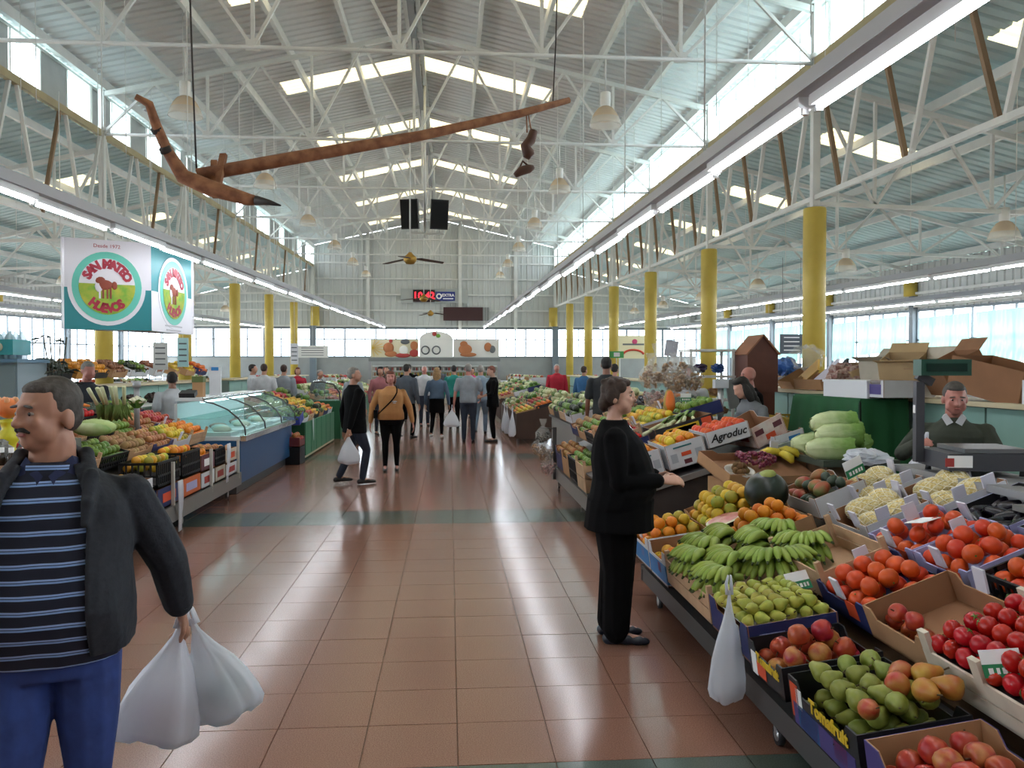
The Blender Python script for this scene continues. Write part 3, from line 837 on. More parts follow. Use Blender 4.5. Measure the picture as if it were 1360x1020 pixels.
def panel(c, side, u, v, du, dv, mat, nm='print', text=None, size=.05, tmat=None, bold=.002, shear=0):
    """printed patch on the outside of a crate side; u along, v height from rim (negative down)"""
    T = {'-x': Matrix(((0, 0, -1, -c.w / 2 - .0015), (-1, 0, 0, 0), (0, 1, 0, 0), (0, 0, 0, 1))),
         '-y': Matrix(((1, 0, 0, 0), (0, 0, -1, -c.l / 2 - .0015), (0, 1, 0, 0), (0, 0, 0, 1))),
         '+x': Matrix(((0, 0, 1, c.w / 2 + .0015), (1, 0, 0, 0), (0, 1, 0, 0), (0, 0, 0, 1)))}[side]
    if mat: b = MB(); b.box((u, v, 0), (du, dv, .002), mat, T=T); b.build(nm, c.o)
    if text:
        b = MB(); put_text(b, text, size, tmat, T @ Matrix.Translation((u, v, .0025)), bold, shear); b.build('lettering', c.o)

# fruit shapes (built once, shared)
def two_tone(name, h1, h2, rough=.35, pos=.5, scale=3, rnd=.5, h3=None):
    m = M(name, h1, rough, 0, .1, scale, h2=h2, rnd=rnd, spec=.4)
    return m
FR = {}
def fruit(name, prof, mat, n=12, stem=None, sx=1, sy=1, hi=True):
    b = MB(); b.lathe(prof, mat, n=n, sx=sx, sy=sy); me = b.mesh(name)
    st = None
    if stem:
        s = MB()
        if stem[0] == 'stick': s.tube([(0, 0, stem[1]), (.002, .003, stem[1] + stem[2])], [.0025, .0032], stemm, 5)
        elif stem[0] == 'star':
            for k in range(5):
                t = 2 * math.pi * k / 5; s.add([(.004 * math.cos(t - .8), .004 * math.sin(t - .8), stem[1]), (stem[2] * math.cos(t), stem[2] * math.sin(t), stem[1] - .004), (.004 * math.cos(t + .8), .004 * math.sin(t + .8), stem[1]), (0, 0, stem[1] + .003)], [(0, 1, 3), (1, 2, 3), (0, 2, 1)], leafg)
        elif stem[0] == 'dot': s.ell((0, 0, stem[1]), (.005, .005, .002), leafg, 6, 4)
        st = s.mesh('stem')
    FR[name] = (me, st)
r = .041
fruit('apple', [(0, -.034), (.014, -.038), (.028, -.032), (.038, -.014), (.042, .006), (.037, .024), (.024, .034), (.012, .033), (0, .026)], two_tone('apple_red', '#a02026', '#b5512f', .3, scale=14, rnd=.25), 14, ('stick', .026, .018))
fruit('apple_yellow', [(0, -.034), (.014, -.038), (.028, -.032), (.038, -.014), (.042, .006), (.037, .024), (.024, .034), (.012, .033), (0, .026)], two_tone('apple_bicolour', '#bf8a4a', '#a02c2a', .3, scale=22, rnd=.25), 14, ('stick', .026, .018))
pear_prof = [(0, -.036), (.014, -.04), (.03, -.034), (.038, -.018), (.037, .0), (.029, .018), (.02, .034), (.015, .046), (.008, .052), (0, .052)]
fruit('pear', pear_prof, two_tone('pear_green', '#8d9446', '#77812f', .4, scale=20, rnd=.3), 12, ('stick', .05, .022))
fruit('pear_blush', pear_prof, two_tone('pear_blush', '#b88a3c', '#b0572f', .4, scale=16, rnd=.5), 12, ('stick', .05, .022))
fruit('pear_yellow', [(a * .8, z * .8) for a, z in pear_prof], two_tone('pear_yellow', '#b5b04e', '#9aa03c', .4, scale=20, rnd=.4), 12, ('stick', .04, .02))
rd = lambda r, k=1.0: [(0, -r * k)] + [(r * math.cos(t), r * k * math.sin(t)) for t in (R(-65), R(-40), R(-15), R(12), R(38), R(62))] + [(0, r * k)]
fruit('orange', rd(.042), two_tone('orange_skin', '#dc8a22', '#d97c18', .45, scale=60, rnd=.3), 12, ('dot', .042))
fruit('lemon_orange', rd(.042, 1.05), two_tone('yellow_citrus', '#d8b232', '#cda12a', .45, scale=40, rnd=.5), 12, ('dot', .044))
fruit('green_orange', rd(.043), two_tone('green_citrus', '#b6a838', '#8f9a34', .45, scale=12, rnd=.5), 12, ('dot', .043))
fruit('persimmon', rd(.046, .86), two_tone('persimmon_skin', '#d2501f', '#c74018', .35, scale=8, rnd=.12), 14, ('dot', .04))
fruit('tomato', rd(.038, .85), two_tone('tomato_skin', '#b81f1c', '#a3180f', .22, scale=6, rnd=.08), 12, ('star', .034, .02))
fruit('aubergine', [(0, -.09), (.02, -.088), (.036, -.06), (.036, -.02), (.026, .03), (.018, .06), (0, .065)], M('aubergine_skin', '#17141d', .25, rnd=.3), 12, ('star', .066, .024))
fruit('kiwi', rd(.026, 1.25), M('kiwi_skin', '#6d4c2a', .85, 0, .2, 40, rnd=.3), 10)
fruit('avocado', [(0, -.05), (.02, -.048), (.034, -.025), (.034, .0), (.022, .03), (.01, .045), (0, .047)], M('avocado_skin', '#2f4030', .5, 0, .2, 30, rnd=.3), 12)
fruit('mango', rd(.045, 1.35), two_tone('mango_skin', '#6f7a48', '#b5553c', .4, scale=9, rnd=.4), 12)
fruit('onion', rd(.041, .9), M('onion_skin', '#b07a45', .5, 0, .2, 12, rnd=.4), 10)
fruit('potato', rd(.038, 1.3), M('potato_skin', '#a5835a', .8, 0, .2, 20, rnd=.4), 10)
fruit('red_pepper', [(0, -.05), (.02, -.055), (.036, -.04), (.04, .0), (.04, .03), (.026, .045), (.01, .04), (0, .038)], M('pepper_red', '#a81d1f', .25, rnd=.2), 10, ('stick', .038, .025))
fruit('lime', rd(.038, 1.1), M('lime_skin', '#6f8f33', .4, 0, .2, 20, rnd=.4), 10)
# coarse versions for distant stalls
for nm, h, h2, rr, kk in (('far_orange', '#d88a24', '#cf7418', .045, 1), ('far_yellow', '#d5b233', '#c39a28', .045, 1.1), ('far_red', '#b02a22', '#8f1c1a', .042, .9), ('far_green', '#6d8a35', '#4e6e28', .045, 1),
                          ('far_dark', '#2c3a26', '#1d241c', .05, 1.2), ('far_pale', '#c9c79c', '#a9ad7c', .055, .9), ('far_brown', '#9a6b43', '#7a5232', .045, 1.1), ('far_apple', '#a9823c', '#a53630', .042, .9)):
    b = MB(); b.lathe(rd(rr, kk), M(nm, h, .45, 0, .1, 15, h2=h2, rnd=.4), n=8); FR[nm] = (b.mesh(nm), None)

def put_fruit(nm, name, label, group, cat, T, stem=True):
    me, st = FR[nm]
    o = place(name, me); tag(o, label, cat, group); setT(o, T)
    if st and stem: place('stem' if cat not in ('orange', 'persimmon') else 'calyx', st, o)
    return o
def rnd_rot(full=True):
    return Euler((random.uniform(-3.1, 3.1), random.uniform(-3.1, 3.1), random.uniform(-3.1, 3.1))).to_matrix().to_4x4() if full else Euler((random.uniform(-.5, .5), random.uniform(-.5, .5), random.uniform(-3, 3))).to_matrix().to_4x4()
def heap(c, kinds, name, label, group, cat, r, layers=2, rows=None, fill=1.0, lie=None, z0=None, stem=True, dome=0, area=None, sc=1.0, skip=0):
    """pile fruit of radius r in crate c; kinds are FR keys picked at random"""
    x0, x1, y0, y1 = area or (-c.w / 2 + c.t + r, c.w / 2 - c.t - r, -c.l / 2 + c.t + r, c.l / 2 - c.t - r)
    z = (z0 if z0 is not None else -c.h + .012) + r
    n = 0
    for L in range(layers):
        dx = 2 * r * 1.02; nx = int((x1 - x0 + 1e-4) / dx) + 1; ny = int((y1 - y0 + 1e-4) / dx) + 1
        sx = (x1 - x0) / max(nx - 1, 1); sy = (y1 - y0) / max(ny - 1, 1)
        ox, oy = (0, 0) if L % 2 == 0 else (sx / 2, sy / 2)
        for i in range(nx if L % 2 == 0 else max(nx - 1, 1)):
            for j in range(ny if L % 2 == 0 else max(ny - 1, 1)):
                if random.random() > fill: continue
                px = x0 + ox + i * sx + random.uniform(-.12, .12) * r; py = y0 + oy + j * sy + random.uniform(-.12, .12) * r
                if nx == 1: px = (x0 + x1) / 2
                if L >= 2 and (abs(px - (x0 + x1) / 2) > (x1 - x0) * .36 or abs(py - (y0 + y1) / 2) > (y1 - y0) * .42): continue
                zz = z + L * r * 1.42 + random.uniform(-.1, .1) * r
                rot = rnd_rot() if lie is None else Euler((R(lie) + random.uniform(-.3, .3), random.uniform(-.4, .4), random.uniform(-3.1, 3.1))).to_matrix().to_4x4()
                put_fruit(random.choice(kinds), name, label, group, cat, c.T @ Matrix.Translation((px, py, zz)) @ rot @ Matrix.Scale(sc * random.uniform(.94, 1.05), 4), stem)
                n += 1
    return n

# price tags
def price_tag(label, T, s=1.0):
    o = thing('price_tag', label, 'price tag'); setT(o, T)
    b = MB(); b.box((0, 0, .055 * s), (.1 * s, .004, .075 * s), wh); cd = b.build('card', o)
    b = MB(); b.box((0, -.003, .036 * s), (.1 * s, .003, .036 * s), green_ink); b.build('green_band', cd)
    b = MB()
    for k, (x, w) in enumerate(((-.03, .012), (-.012, .008), (.004, .011), (.02, .009), (.034, .008))): b.box((x * s, -.0052, .036 * s), (w * s, .002, .016 * s), wh)
    tag(b.build('small_print', cd), kind='stuff')
    b = MB(); b.box((0, .003, .0), (.008, .003, .08 * s), wh); b.build('stick', o)
    return o

# plastic carrier bags
film_w = Mthin('bag_film_white', '#eef2fa', .4, .35, .12)
film_c = Mthin('bag_film_clear', '#dcdcd8', .4, .2, .78)
def bag_mesh(w, d, h, mat, seed=0, neck=.12, handles=True, n=28, bulge=.6, content=None):
    """hanging carrier bag; origin at the grip, hangs to z=-h"""
    rs = random.Random(seed); b = MB()
    ph = [rs.uniform(0, 6.28) for _ in range(8)]
    rows_ = []; prof = [(0, .05), (.12, .12), (.28, .32), (.45, .62), (.62, .85), (.78, .98), (.9, 1.0), (.97, .86), (1.0, .5)]
    vs = []; fs = []
    for q, (u, k) in enumerate(prof):
        for i in range(n):
            t = 2 * math.pi * i / n
            fold = 1 + (.10 * (1 - u) + .05) * math.sin(5 * t + ph[0] + u * 2) + .05 * math.sin(9 * t + ph[1] - u * 3) + .03 * math.sin(14 * t + ph[2] + u * 9)
            ct, st = math.cos(t), math.sin(t)
            e = .75
            x = math.copysign(abs(ct) ** e, ct) * w / 2 * k * fold; y = math.copysign(abs(st) ** e, st) * d / 2 * k * fold
            vs.append((x + .02 * u * math.sin(ph[3]), y, -h * u + .012 * math.sin(3 * t + ph[4]) * u))
    for q in range(len(prof) - 1):
        for i in range(n): i2 = (i + 1) % n; fs.append((q * n + i, (q + 1) * n + i, (q + 1) * n + i2, q * n + i2))
    fs.append(tuple((len(prof) - 1) * n + i for i in range(n - 1, -1, -1)))
    b.add(vs, fs, mat, True)
    if handles:
        for s in (-1, 1): b.tube([(s * w * .06, 0, -.02), (s * .012, .01, .03), (s * .006, 0, .07)], [.016, .012, .008], mat, 6, flat=.5)
    return b
# ------------------------------------------------------------------ near right-hand stall
SL1 = math.atan(.38)
A1 = lambda x, y, dz=0, yaw=0: frame(1.38, 0, .42, 0, SL1) @ Matrix.Translation(((x - 1.38) / math.cos(SL1), y, dz)) @ Matrix.Rotation(yaw, 4, 'Z')
TF = R(8)
A1f = lambda x, y, dz=0, yaw=0: frame(1.35, 0, .45, 0, TF) @ Matrix.Translation(((x - 1.36) / math.cos(TF), y, dz)) @ Matrix.Rotation(yaw, 4, 'Z')
st1 = thing('stall_trolley', 'grey steel stall trolley on casters carrying the nearest fruit crates on the right', 'trolley', (1.4, 1.6, 0))
b = MB(); b.box((.04, 2.2, .155), (.03, 4.4, .11), dksteel); b.build('front_rail', st1)
b = MB(); b.box((.62, 2.2, .2), (1.2, 4.4, .03), dksteel); b.build('deck', st1)
for y in (0.02, 4.38):
    b = MB(); b.box((.62, y, .16), (1.2, .03, .12), dksteel); b.build('end_rail', st1)
b = MB(); T0 = frame(0, 0, .215, 0, SL1)
b.box((.95, 2.2, -.012), (.85, 4.35, .02), M('shelf_board', '#6a5138', .7, 0, .2, 6), T=T0); b.build('display_board', st1)
for x in (.5, 1.15):
    for y in (.1, 2.2, 4.3):
        b = MB(); b.box((x, y, .2 + .19 * x), (.04, .04, .38 * x), dksteel); b.build('leg', st1)
for x in (.06, 1.1):
    for y in (.35, 1.92, 4.0):
        b = MB(); b.tube([(x - .012, y, .045), (x + .012, y, .045)], .045, rubber, 14); w_ = b.build('caster', st1)
        b = MB(); b.tube([(x - .014, y, .045), (x + .014, y, .045)], .026, alu, 12); b.build('hub', w_)
        b = MB(); b.bar((x, y, .05), (x, y + .02, .1), .034, .02, alu); b.build('fork', w_)

K = {}
# front row, from the camera outwards
K['p0'] = crate('purple cardboard tray of red and striped apples at the near corner of the right stall', A1f(1.575, 2.28, .0), .41, .62, .17, purple, card_lt, tabs=[])
panel(K['p0'], '-x', .1, -.1, .14, .1, pink_ink); panel(K['p0'], '-y', .05, -.08, .2, .08, dkblue)
heap(K['p0'], ['apple', 'apple', 'apple_yellow'], 'apple', 'red striped apple in the purple tray at the near corner', 'apples in the purple tray', 'apple', .042, 3, sc=1.05)
K['pear'] = crate('black printed crate heaped with green pears, nearest the aisle', A1f(1.565, 2.9, .0), .41, .56, .19, blkcard, blk, t=.007)
panel(K['pear'], '-x', .06, -.05, .3, .06, None, text='Tomafruit', size=.075, tmat=yellow_ink, shear=.15, bold=.003)
panel(K['pear'], '-x', .0, -.14, .5, .09, purple, 'purple_print'); panel(K['pear'], '-x', .14, -.13, .1, .07, pink_ink, 'pink_print'); panel(K['pear'], '-x', -.12, -.14, .18, .09, bluebd, 'blue_print'); panel(K['pear'], '-x', -.23, -.09, .07, .14, orange_ink, 'orange_print'); panel(K['pear'], '-x', -.19, -.07, .05, .08, wh, 'white_label')
heap(K['pear'], ['pear'] * 5 + ['pear_blush'], 'pear', 'green pear piled in the black printed crate', 'pears in the black printed crate', 'pear', .04, 4, lie=80)
for q, (x, y) in enumerate(((.1, -.2), (.16, -.1), (.05, -.1), (.17, -.22), (.1, -.03))):
    put_fruit('pear_blush', 'blushed_pear', 'orange-blushed pear on top of the green pears', 'blushed pears on the pile', 'pear', K['pear'].T @ Matrix.Translation((x, y, .068 + q % 2 * .012)) @ Euler((R(80), .3, q * 1.3)).to_matrix().to_4x4() @ Matrix.Scale(1.15, 4))
K['apple'] = crate('black plastic tray of large red apples behind the pears', A1f(1.56, 3.39, .015), .43, .38, .14, blkcard, blk, t=.007)
panel(K['apple'], '-x', .03, -.05, .3, .06, None, text='Tomafruit', size=.06, tmat=yellow_ink, shear=.15, bold=.003); panel(K['apple'], '-x', -.13, -.09, .06, .1, wh, 'white_label'); panel(K['apple'], '-x', -.05, -.1, .1, .06, orange_ink, 'orange_print')
heap(K['apple'], ['apple', 'apple', 'apple_yellow'], 'apple', 'large red apple in the black tray behind the pears', 'apples behind the pears', 'apple', .046, 3, sc=1.12)
K['yp'] = crate('dark blue printed box of small yellow pears with a white paper lining', A1f(1.565, 3.86, .06), .43, .54, .17, dkblue, card_in, tabs=[])
panel(K['yp'], '-x', .1, -.08, .12, .1, wh, 'white_print'); panel(K['yp'], '-y', -.1, -.09, .12, .09, lav, 'pale_print'); panel(K['yp'], '-y', .09, -.1, .12, .02, wh, 'white_line')
b = MB(); b.box((0, 0, -.028), (.39, .51, .004), M('paper_white', '#d8dae2', .7)); b.build('paper_lining', K['yp'].o)
heap(K['yp'], ['pear_yellow'], 'yellow_pear', 'small yellow pear in the blue printed box', 'yellow pears in the blue box', 'pear', .03, 2, z0=-.03, lie=75, area=(-.18, .17, -.2, .2))
# banana crate: long pale wooden tray
K['ban'] = crate('pale wooden tray overflowing with green bananas', A1f(1.62, 4.62, .03), .52, .86, .15, lwood, lwood, style='slat')
# blue and white boxes at the far end of the front row
K['bw'] = crate('blue and white cardboard box with orange spots beside the banana tray', A1f(1.58, 5.32, .04), .42, .42, .22, wboard, card_in, tabs=[('-y', .1), ('+x', .05)])
panel(K['bw'], '-x', 0, -.14, .42, .12, bluebd, 'blue_print'); panel(K['bw'], '-y', 0, -.14, .42, .12, bluebd, 'blue_print'); panel(K['bw'], '-x', .05, -.12, .07, .06, orange_ink, 'orange_print'); panel(K['bw'], '-y', .12, -.13, .16, .13, purple, 'purple_print')
K['bw2'] = crate('blue and white box full of citrus at the far end of the near stall', A1f(1.6, 5.78, .04), .46, .44, .22, wboard, card_in, tabs=[('-x', 0)])
panel(K['bw2'], '-x', 0, -.14, .42, .12, bluebd, 'blue_print'); panel(K['bw2'], '-x', .05, -.12, .08, .06, orange_ink, 'orange_print')
heap(K['bw2'], ['lemon_orange', 'orange', 'green_orange'], 'citrus_fruit', 'yellow citrus fruit heaped in the farther blue and white box', 'citrus in the farther blue and white box', 'orange', .042, 3, z0=-.1)
K['lem'] = crate('cardboard box heaped with yellow and green citrus beside the watermelon', A1(2.0, 5.72, .05), .5, .6, .16, card_lt, card_in)
heap(K['lem'], ['lemon_orange', 'lemon_orange', 'green_orange'], 'citrus_fruit', 'yellow-green citrus fruit heaped beside the watermelon', 'citrus heap beside the watermelon', 'orange', .046, 3, z0=-.1, sc=1.1)
K['or'] = crate('cardboard tray of bright oranges below the watermelon', A1(2.02, 5.08, .03), .46, .4, .14, card_lt, card_in)
heap(K['or'], ['orange'], 'orange', 'bright orange between watermelon and bananas', 'oranges below the watermelon', 'orange', .043, 3, z0=-.08)
heap(K['bw'], ['orange', 'lemon_orange'], 'orange', 'orange in the nearer blue and white box', 'oranges in the nearer blue and white box', 'orange', .042, 2, z0=-.16)

# watermelons
wm_skin = M('watermelon_skin', '#1c2a20', .35, 0, .3, 7)
wm = thing('watermelon', 'whole dark green watermelon standing among the oranges', 'watermelon'); setT(wm, A1(2.17, 5.36, .13))
b = MB(); b.ell((0, 0, 0), (.145, .15, .14), wm_skin, 20, 12); b.build('rind', wm)
b = MB(); b.ell((.03, -.02, .105), (.07, .07, .04), M('watermelon_pale', '#8f9a48', .5), 12, 6); b.build('pale_patch', wm)
cw = thing('cut_watermelon', 'cut watermelon half wrapped in film showing pale red flesh', 'watermelon'); setT(cw, A1(1.86, 5.38, .06))
b = MB(); b.lathe([(0, -.08), (.06, -.07), (.11, -.03), (.125, .0)], wm_skin, n=18); b.build('rind', cw)
b = MB(); b.lathe([(.125, 0), (.108, .006)], M('melon_white', '#d9d8b8', .4), n=18); b.build('white_rim', cw)
b = MB(); b.lathe([(.108, .006), (.05, .012), (0, .012)], M('melon_flesh', '#c9706a', .35, 0, .25, 14, h2='#dca79a'), n=18); b.build('flesh', cw)

# bananas: bunches of single fingers
ban_mat = M('banana_green', '#97ac48', .45, 0, .12, 5, h2='#82983a', rnd=.2); ban_tip = M('banana_tip', '#3d4a22', .7)
def banana_finger(L=.155, r=.021, curve=.04):
    b = MB(); pts = []; rad = []
    for k in range(8):
        t = k / 7; pts.append((L * t, 0, curve * math.sin(math.pi * (t * .85 + .12)))); rad.append(r * (.35, .55, .92, 1.0, 1.0, .93, .7, .28)[k])
    b.tube(pts, rad, ban_mat, 7)
    b.tube([pts[-1], (pts[-1][0] + .012, 0, pts[-1][2] - .008)], [r * .3, r * .22], ban_tip, 5)
    return b.mesh('banana')
BF = banana_finger()
b = MB(); b.tube([(-.04, -.035, .02), (0, 0, .02), (-.04, .035, .02)], [.016, .024, .016], ban_mat, 7); BS = b.mesh('banana_stalk')
def bunch(label, T, n=9, spread=95, two=True, sc=1.0):
    o = thing('banana_bunch', label, 'bananas', group='green banana bunches in the wooden tray'); setT(o, T @ Matrix.Scale(sc, 4))
    place('stalk', BS, o)
    for layer in range(2 if two else 1):
        for k in range(n):
            t = R(-spread / 2 + spread * k / (n - 1) + random.uniform(-3, 3))
            place('banana', BF, o, (.012 * math.cos(t), .028 * math.sin(t) * n / 6, layer * .03 - .005), (random.uniform(-.15, .15), R(6 - 16 * layer) + random.uniform(-.06, .06), t))
    return o
bt = K['ban'].T
for x, y, z, yw, n, sp, lb in ((.05, -.26, .0, 200, 8, 70, 'green banana bunch at the near aisle corner of the wooden tray'),
                               (.17, -.12, .035, 185, 8, 80, 'green banana bunch lying across the near half of the tray'),
                               (.02, .06, .03, 190, 8, 80, 'green banana bunch hanging over the aisle edge of the tray'),
                               (.14, .22, .05, 200, 8, 75, 'green banana bunch at the far aisle corner of the tray'),
                               (.34, -.2, .04, 245, 12, 120, 'wide fan-shaped green banana bunch at the front of the pile'),
                               (.42, .08, .07, 170, 9, 85, 'green banana bunch behind the fan-shaped one'),
                               (.58, -.1, .07, 230, 9, 85, 'green banana bunch at the inner near end of the pile'),
                               (.56, .2, .09, 215, 9, 80, 'topmost green banana bunch beside the oranges'),
                               (.3, .3, .06, 175, 8, 75, 'green banana bunch at the back beside the oranges')):
    bunch(lb, bt @ Matrix.Translation((x - .12, y, z)) @ Matrix.Rotation(R(yw), 4, 'Z'), n, sp, sc=1.25)
# flat side boards of the second wooden tray behind
K['ban2'] = crate('empty pale wooden tray beside the bananas', A1(2.03, 4.25, .06), .38, .62, .15, lwood, lwood, style='slat')

# second row
K['tom'] = crate('white wooden tray lined in black and full of ripe tomatoes', A1(2.0, 2.62, .05), .44, .66, .14, wwood, wwood, style='slat', t=.01)
b = MB(); b.box((0, 0, -.07), (.41, .62, .1), blk); b.build('black_lining', K['tom'].o)
heap(K['tom'], ['tomato'], 'tomato', 'ripe red tomato in the white wooden tray', 'tomatoes in the white wooden tray', 'tomato', .037, 2, z0=-.022)
for i, (sx, sy) in enumerate(((-1, 1), (-1, -1), (1, 1), (1, -1), (-1, 0))):
    b = MB(); b.box((sx * .21, sy * .3, .03), (.02, .05, .09), wwood); b.build('corner_block', K['tom'].o)
K['emp'] = crate('brown cardboard box nearly empty with a few red apples', A1(2.02, 3.22, .05), .42, .48, .15, card_lt, card_in, tabs=[('+x', .0)])
heap(K['emp'], ['apple'], 'apple', 'red apple left in the nearly empty brown box', 'apples in the nearly empty box', 'apple', .04, 2, area=(-.15, -.08, -.05, .19))
for nm, lb, x, y, dz in (('k1', 'dark blue box of persimmons next to the yellow pears', 2.03, 3.72, .03), ('k2', 'lavender box of persimmons behind the blue one', 2.46, 3.62, .03), ('k3', 'lavender box of persimmons with a white note, farther back', 2.46, 4.05, .03)):
    K[nm] = crate(lb, A1(x, y, dz), .42, .42 if nm != 'k1' else .46, .14, dkblue if nm == 'k1' else lav, dkblue if nm == 'k1' else lav, tabs=[('-x', .0), ('+y', .05)])
    panel(K[nm], '-x', .1, -.06, .1, .08, orange_ink, 'persimmon_print')
    heap(K[nm], ['persimmon'], 'persimmon', 'orange persimmon in the ' + lb.split(' of ')[0] + (' with note' if nm == 'k3' else ''), 'persimmons in the ' + lb[:24], 'persimmon', .046, 2, z0=-.09, fill=.85)
nt_ = MB(); nt_.box((0, 0, 0), (.16, .1, .003), wh); n_ = nt_.build('paper_note'); tag(n_, 'white paper note lying on the persimmons', 'note'); setT(n_, K['k3'].T @ Matrix.Translation((-.05, -.1, .075)) @ Matrix.Rotation(.5, 4, 'Z') @ Matrix.Rotation(.25, 4, 'Y'))
# stacked black plastic crates at the right edge
for i, (x, y, dz, lb) in enumerate(((2.5, 3.18, .02, 'black slotted plastic crate at the right edge of the stall, upper of two'), (2.5, 2.72, -.02, 'black slotted plastic crate nearest the right frame edge'))):
    K['bp%d' % i] = crate(lb, A1(x, y, dz), .42, .42, .2, blk, blk, style='plastic', t=.012)
heap(K['bp0'], ['persimmon'], 'persimmon', 'orange persimmon in the black slotted crate', 'persimmons in the black slotted crate', 'persimmon', .046, 2, z0=-.1)

# third row: melons in white nets and aubergines
net = M('melon_net', '#e3d9b0', .7, 0, .4, 70, h2='#c7a94f', bump=.4)
b = MB(); b.ell((0, 0, 0), (.075, .115, .07), net, 16, 10); MEL = b.mesh('melon')
strand = M('net_strand', '#f0ead2', .6)
b = MB()
for s in (-1, 1):
    for k in range(9):
        pts = []
        for q in range(9):
            v = -.9 + 1.8 * q / 8; t = 2 * math.pi * k / 9 + s * v * 1.1; c_ = math.sqrt(max(0, 1 - v * v))
            pts.append((.0765 * c_ * math.cos(t), .1165 * v, .0715 * c_ * math.sin(t)))
        b.tube(pts, .0022, strand, 4, caps=False)
NETM = b.mesh('net')
for i, (x, y, dz, l_) in enumerate(((2.5, 4.62, .02, .46), (2.74, 5.12, .0, .5), (2.88, 4.55, .0, .5))):
    K['m%d' % i] = crate(('white-tabbed cardboard box of netted melons nearest the bananas', 'white-tabbed cardboard box of netted melons at the back left', 'white-tabbed cardboard box of netted melons nearest the scale')[i],
                         A1(x, y, dz), .4, l_, .16, wboard, card_in, tabs=[('-x', -.12), ('-x', .14), ('-y', -.08), ('-y', .1), ('+x', .1)])
    n = 0
    for px, py, yw in ((-.08, -.08, .4), (.09, -.1, 1.3), (-.02, .12, 1.0), (.1, .1, .2)):
        o = place('netted_melon', MEL); tag(o, 'pale yellow melon in a white foam net, box %s' % ('nearest the bananas', 'at the back left', 'nearest the scale')[i], 'melon', 'netted melons, box ' + str(i))
        setT(o, K['m%d' % i].T @ Matrix.Translation((px, py, -.06 + .015 * n)) @ Matrix.Rotation(yw, 4, 'Z')); place('net', NETM, o); n += 1
for i, (x, y) in enumerate(((2.9, 4.02), (2.92, 3.52))):
    K['a%d' % i] = crate(('lavender rimmed box of black aubergines beside the melons', 'second lavender rimmed box of aubergines at the right edge')[i], A1(x, y, -.02), .42, .46, .14, lav, blk, tabs=[('-x', .1), ('-y', .05)])
    heap(K['a%d' % i], ['aubergine'], 'aubergine', 'glossy black aubergine in the %s lavender box' % ('farther', 'nearer')[i], 'aubergines in the %s box' % ('farther', 'nearer')[i], 'aubergine', .04, 1, lie=88, z0=-.09)
# mango / avocado box with rolled white edge
K['mg'] = crate('white-edged cardboard box of mangoes and avocados behind the watermelon', A1(2.5, 5.3, .06), .36, .5, .14, wboard, card_in, tabs=[])
heap(K['mg'], ['mango', 'avocado'], 'mango', 'green mango in the white-edged box', 'mangoes in the white-edged box', 'mango', .046, 2, lie=85, z0=-.1)
price_tag('green and white price tag on the mango box', K['mg'].T @ Matrix.Translation((.16, -.2, .0)) @ Matrix.Rotation(R(15), 4, 'Z'), 1.5)
price_tag('green and white price tag stuck in the yellow pear box', K['yp'].T @ Matrix.Translation((.2, .06, -.01)) @ Matrix.Rotation(R(10), 4, 'Z') @ Matrix.Rotation(-.5, 4, 'X'), 1.25)
price_tag('green and white price tag standing by the tomatoes', K['tom'].T @ Matrix.Translation((-.17, -.08, .0)) @ Matrix.Rotation(R(-40), 4, 'Z') @ Matrix.Rotation(-.3, 4, 'X'), 1.2)

# kiwis, grapes and bananas tray at the back of the near stall
T = frame(2.52, 6.42, .93, R(102), R(16))
sp_ = thing('carton_stack', 'brown carton under the kiwi and grape tray', 'box', (2.52, 6.42, 0)); b = MB(); b.box((0, 0, .4), (.8, .36, .8), card_lt, rot=(0, 0, R(12))); b.build('body', sp_); b = MB(); b.box((0, -.0, .64), (.82, .38, .03), blkcard, rot=(0, 0, R(12))); b.build('band', sp_)
K['kw'] = crate('low cardboard tray holding kiwis, red grapes and yellow fruit packs', T, .5, .9, .1, card_lt, card_in, tabs=[('+x', -.25)])
bowl = MB(); bowl.lathe([(.09, 0), (.115, .05), (.12, .05), (.094, -.004), (0, -.004)], M('white_tub', '#cfc9bd', .5), n=18); o = bowl.build('kiwi_tub'); tag(o, 'round white tub of kiwis on the cardboard tray', 'tub'); setT(o, T @ Matrix.Translation((-.14, .3, -.06)))
for k in range(11):
    a = k * 2.4; rr = .022 * math.sqrt(k) * .8
    put_fruit('kiwi', 'kiwi', 'brown kiwi in the round white tub', 'kiwis in the white tub', 'kiwi', T @ Matrix.Translation((-.14 + rr * math.cos(a), .3 + rr * math.sin(a), -.01 + (.035 if k < 4 else 0))) @ rnd_rot(), False)
grape = M('grape_red', '#8d2b45', .3, 0, .2, 30, h2='#5e1a35', rnd=.2)
def grapes(label, T, n=46, s=1.0):
    o = thing('grape_cluster', label, 'grapes'); setT(o, T)
    b = MB(); b.tube([(0, -.1, .02), (0, 0, .03), (0, .11, .05)], .004, stemm, 5); b.build('stem', o)
    g = MB(); g.lathe(rd(.0145), grape, n=8); gm = g.mesh('grape')
    for k in range(n):
        t = random.uniform(-1, 1); a = random.uniform(0, 3.14); w = .06 * (1 - .5 * abs(t))
        place('grape', gm, o, (w * math.cos(a) * random.uniform(.6, 1), .11 * t, w * .75 * math.sin(a)))
for k, (x, y) in enumerate(((.02, -.02), (.12, .1), (.14, -.08))):
    grapes(('red grape cluster nearest the aisle in the tray', 'red grape cluster in the middle of the tray', 'red grape cluster near the yellow packs')[k], T @ Matrix.Translation((x, y, -.035)) @ Matrix.Rotation(.5 + k, 4, 'Z'))
ypk = M('yellow_pack', '#c9b32e', .5, 0, .2, 12)
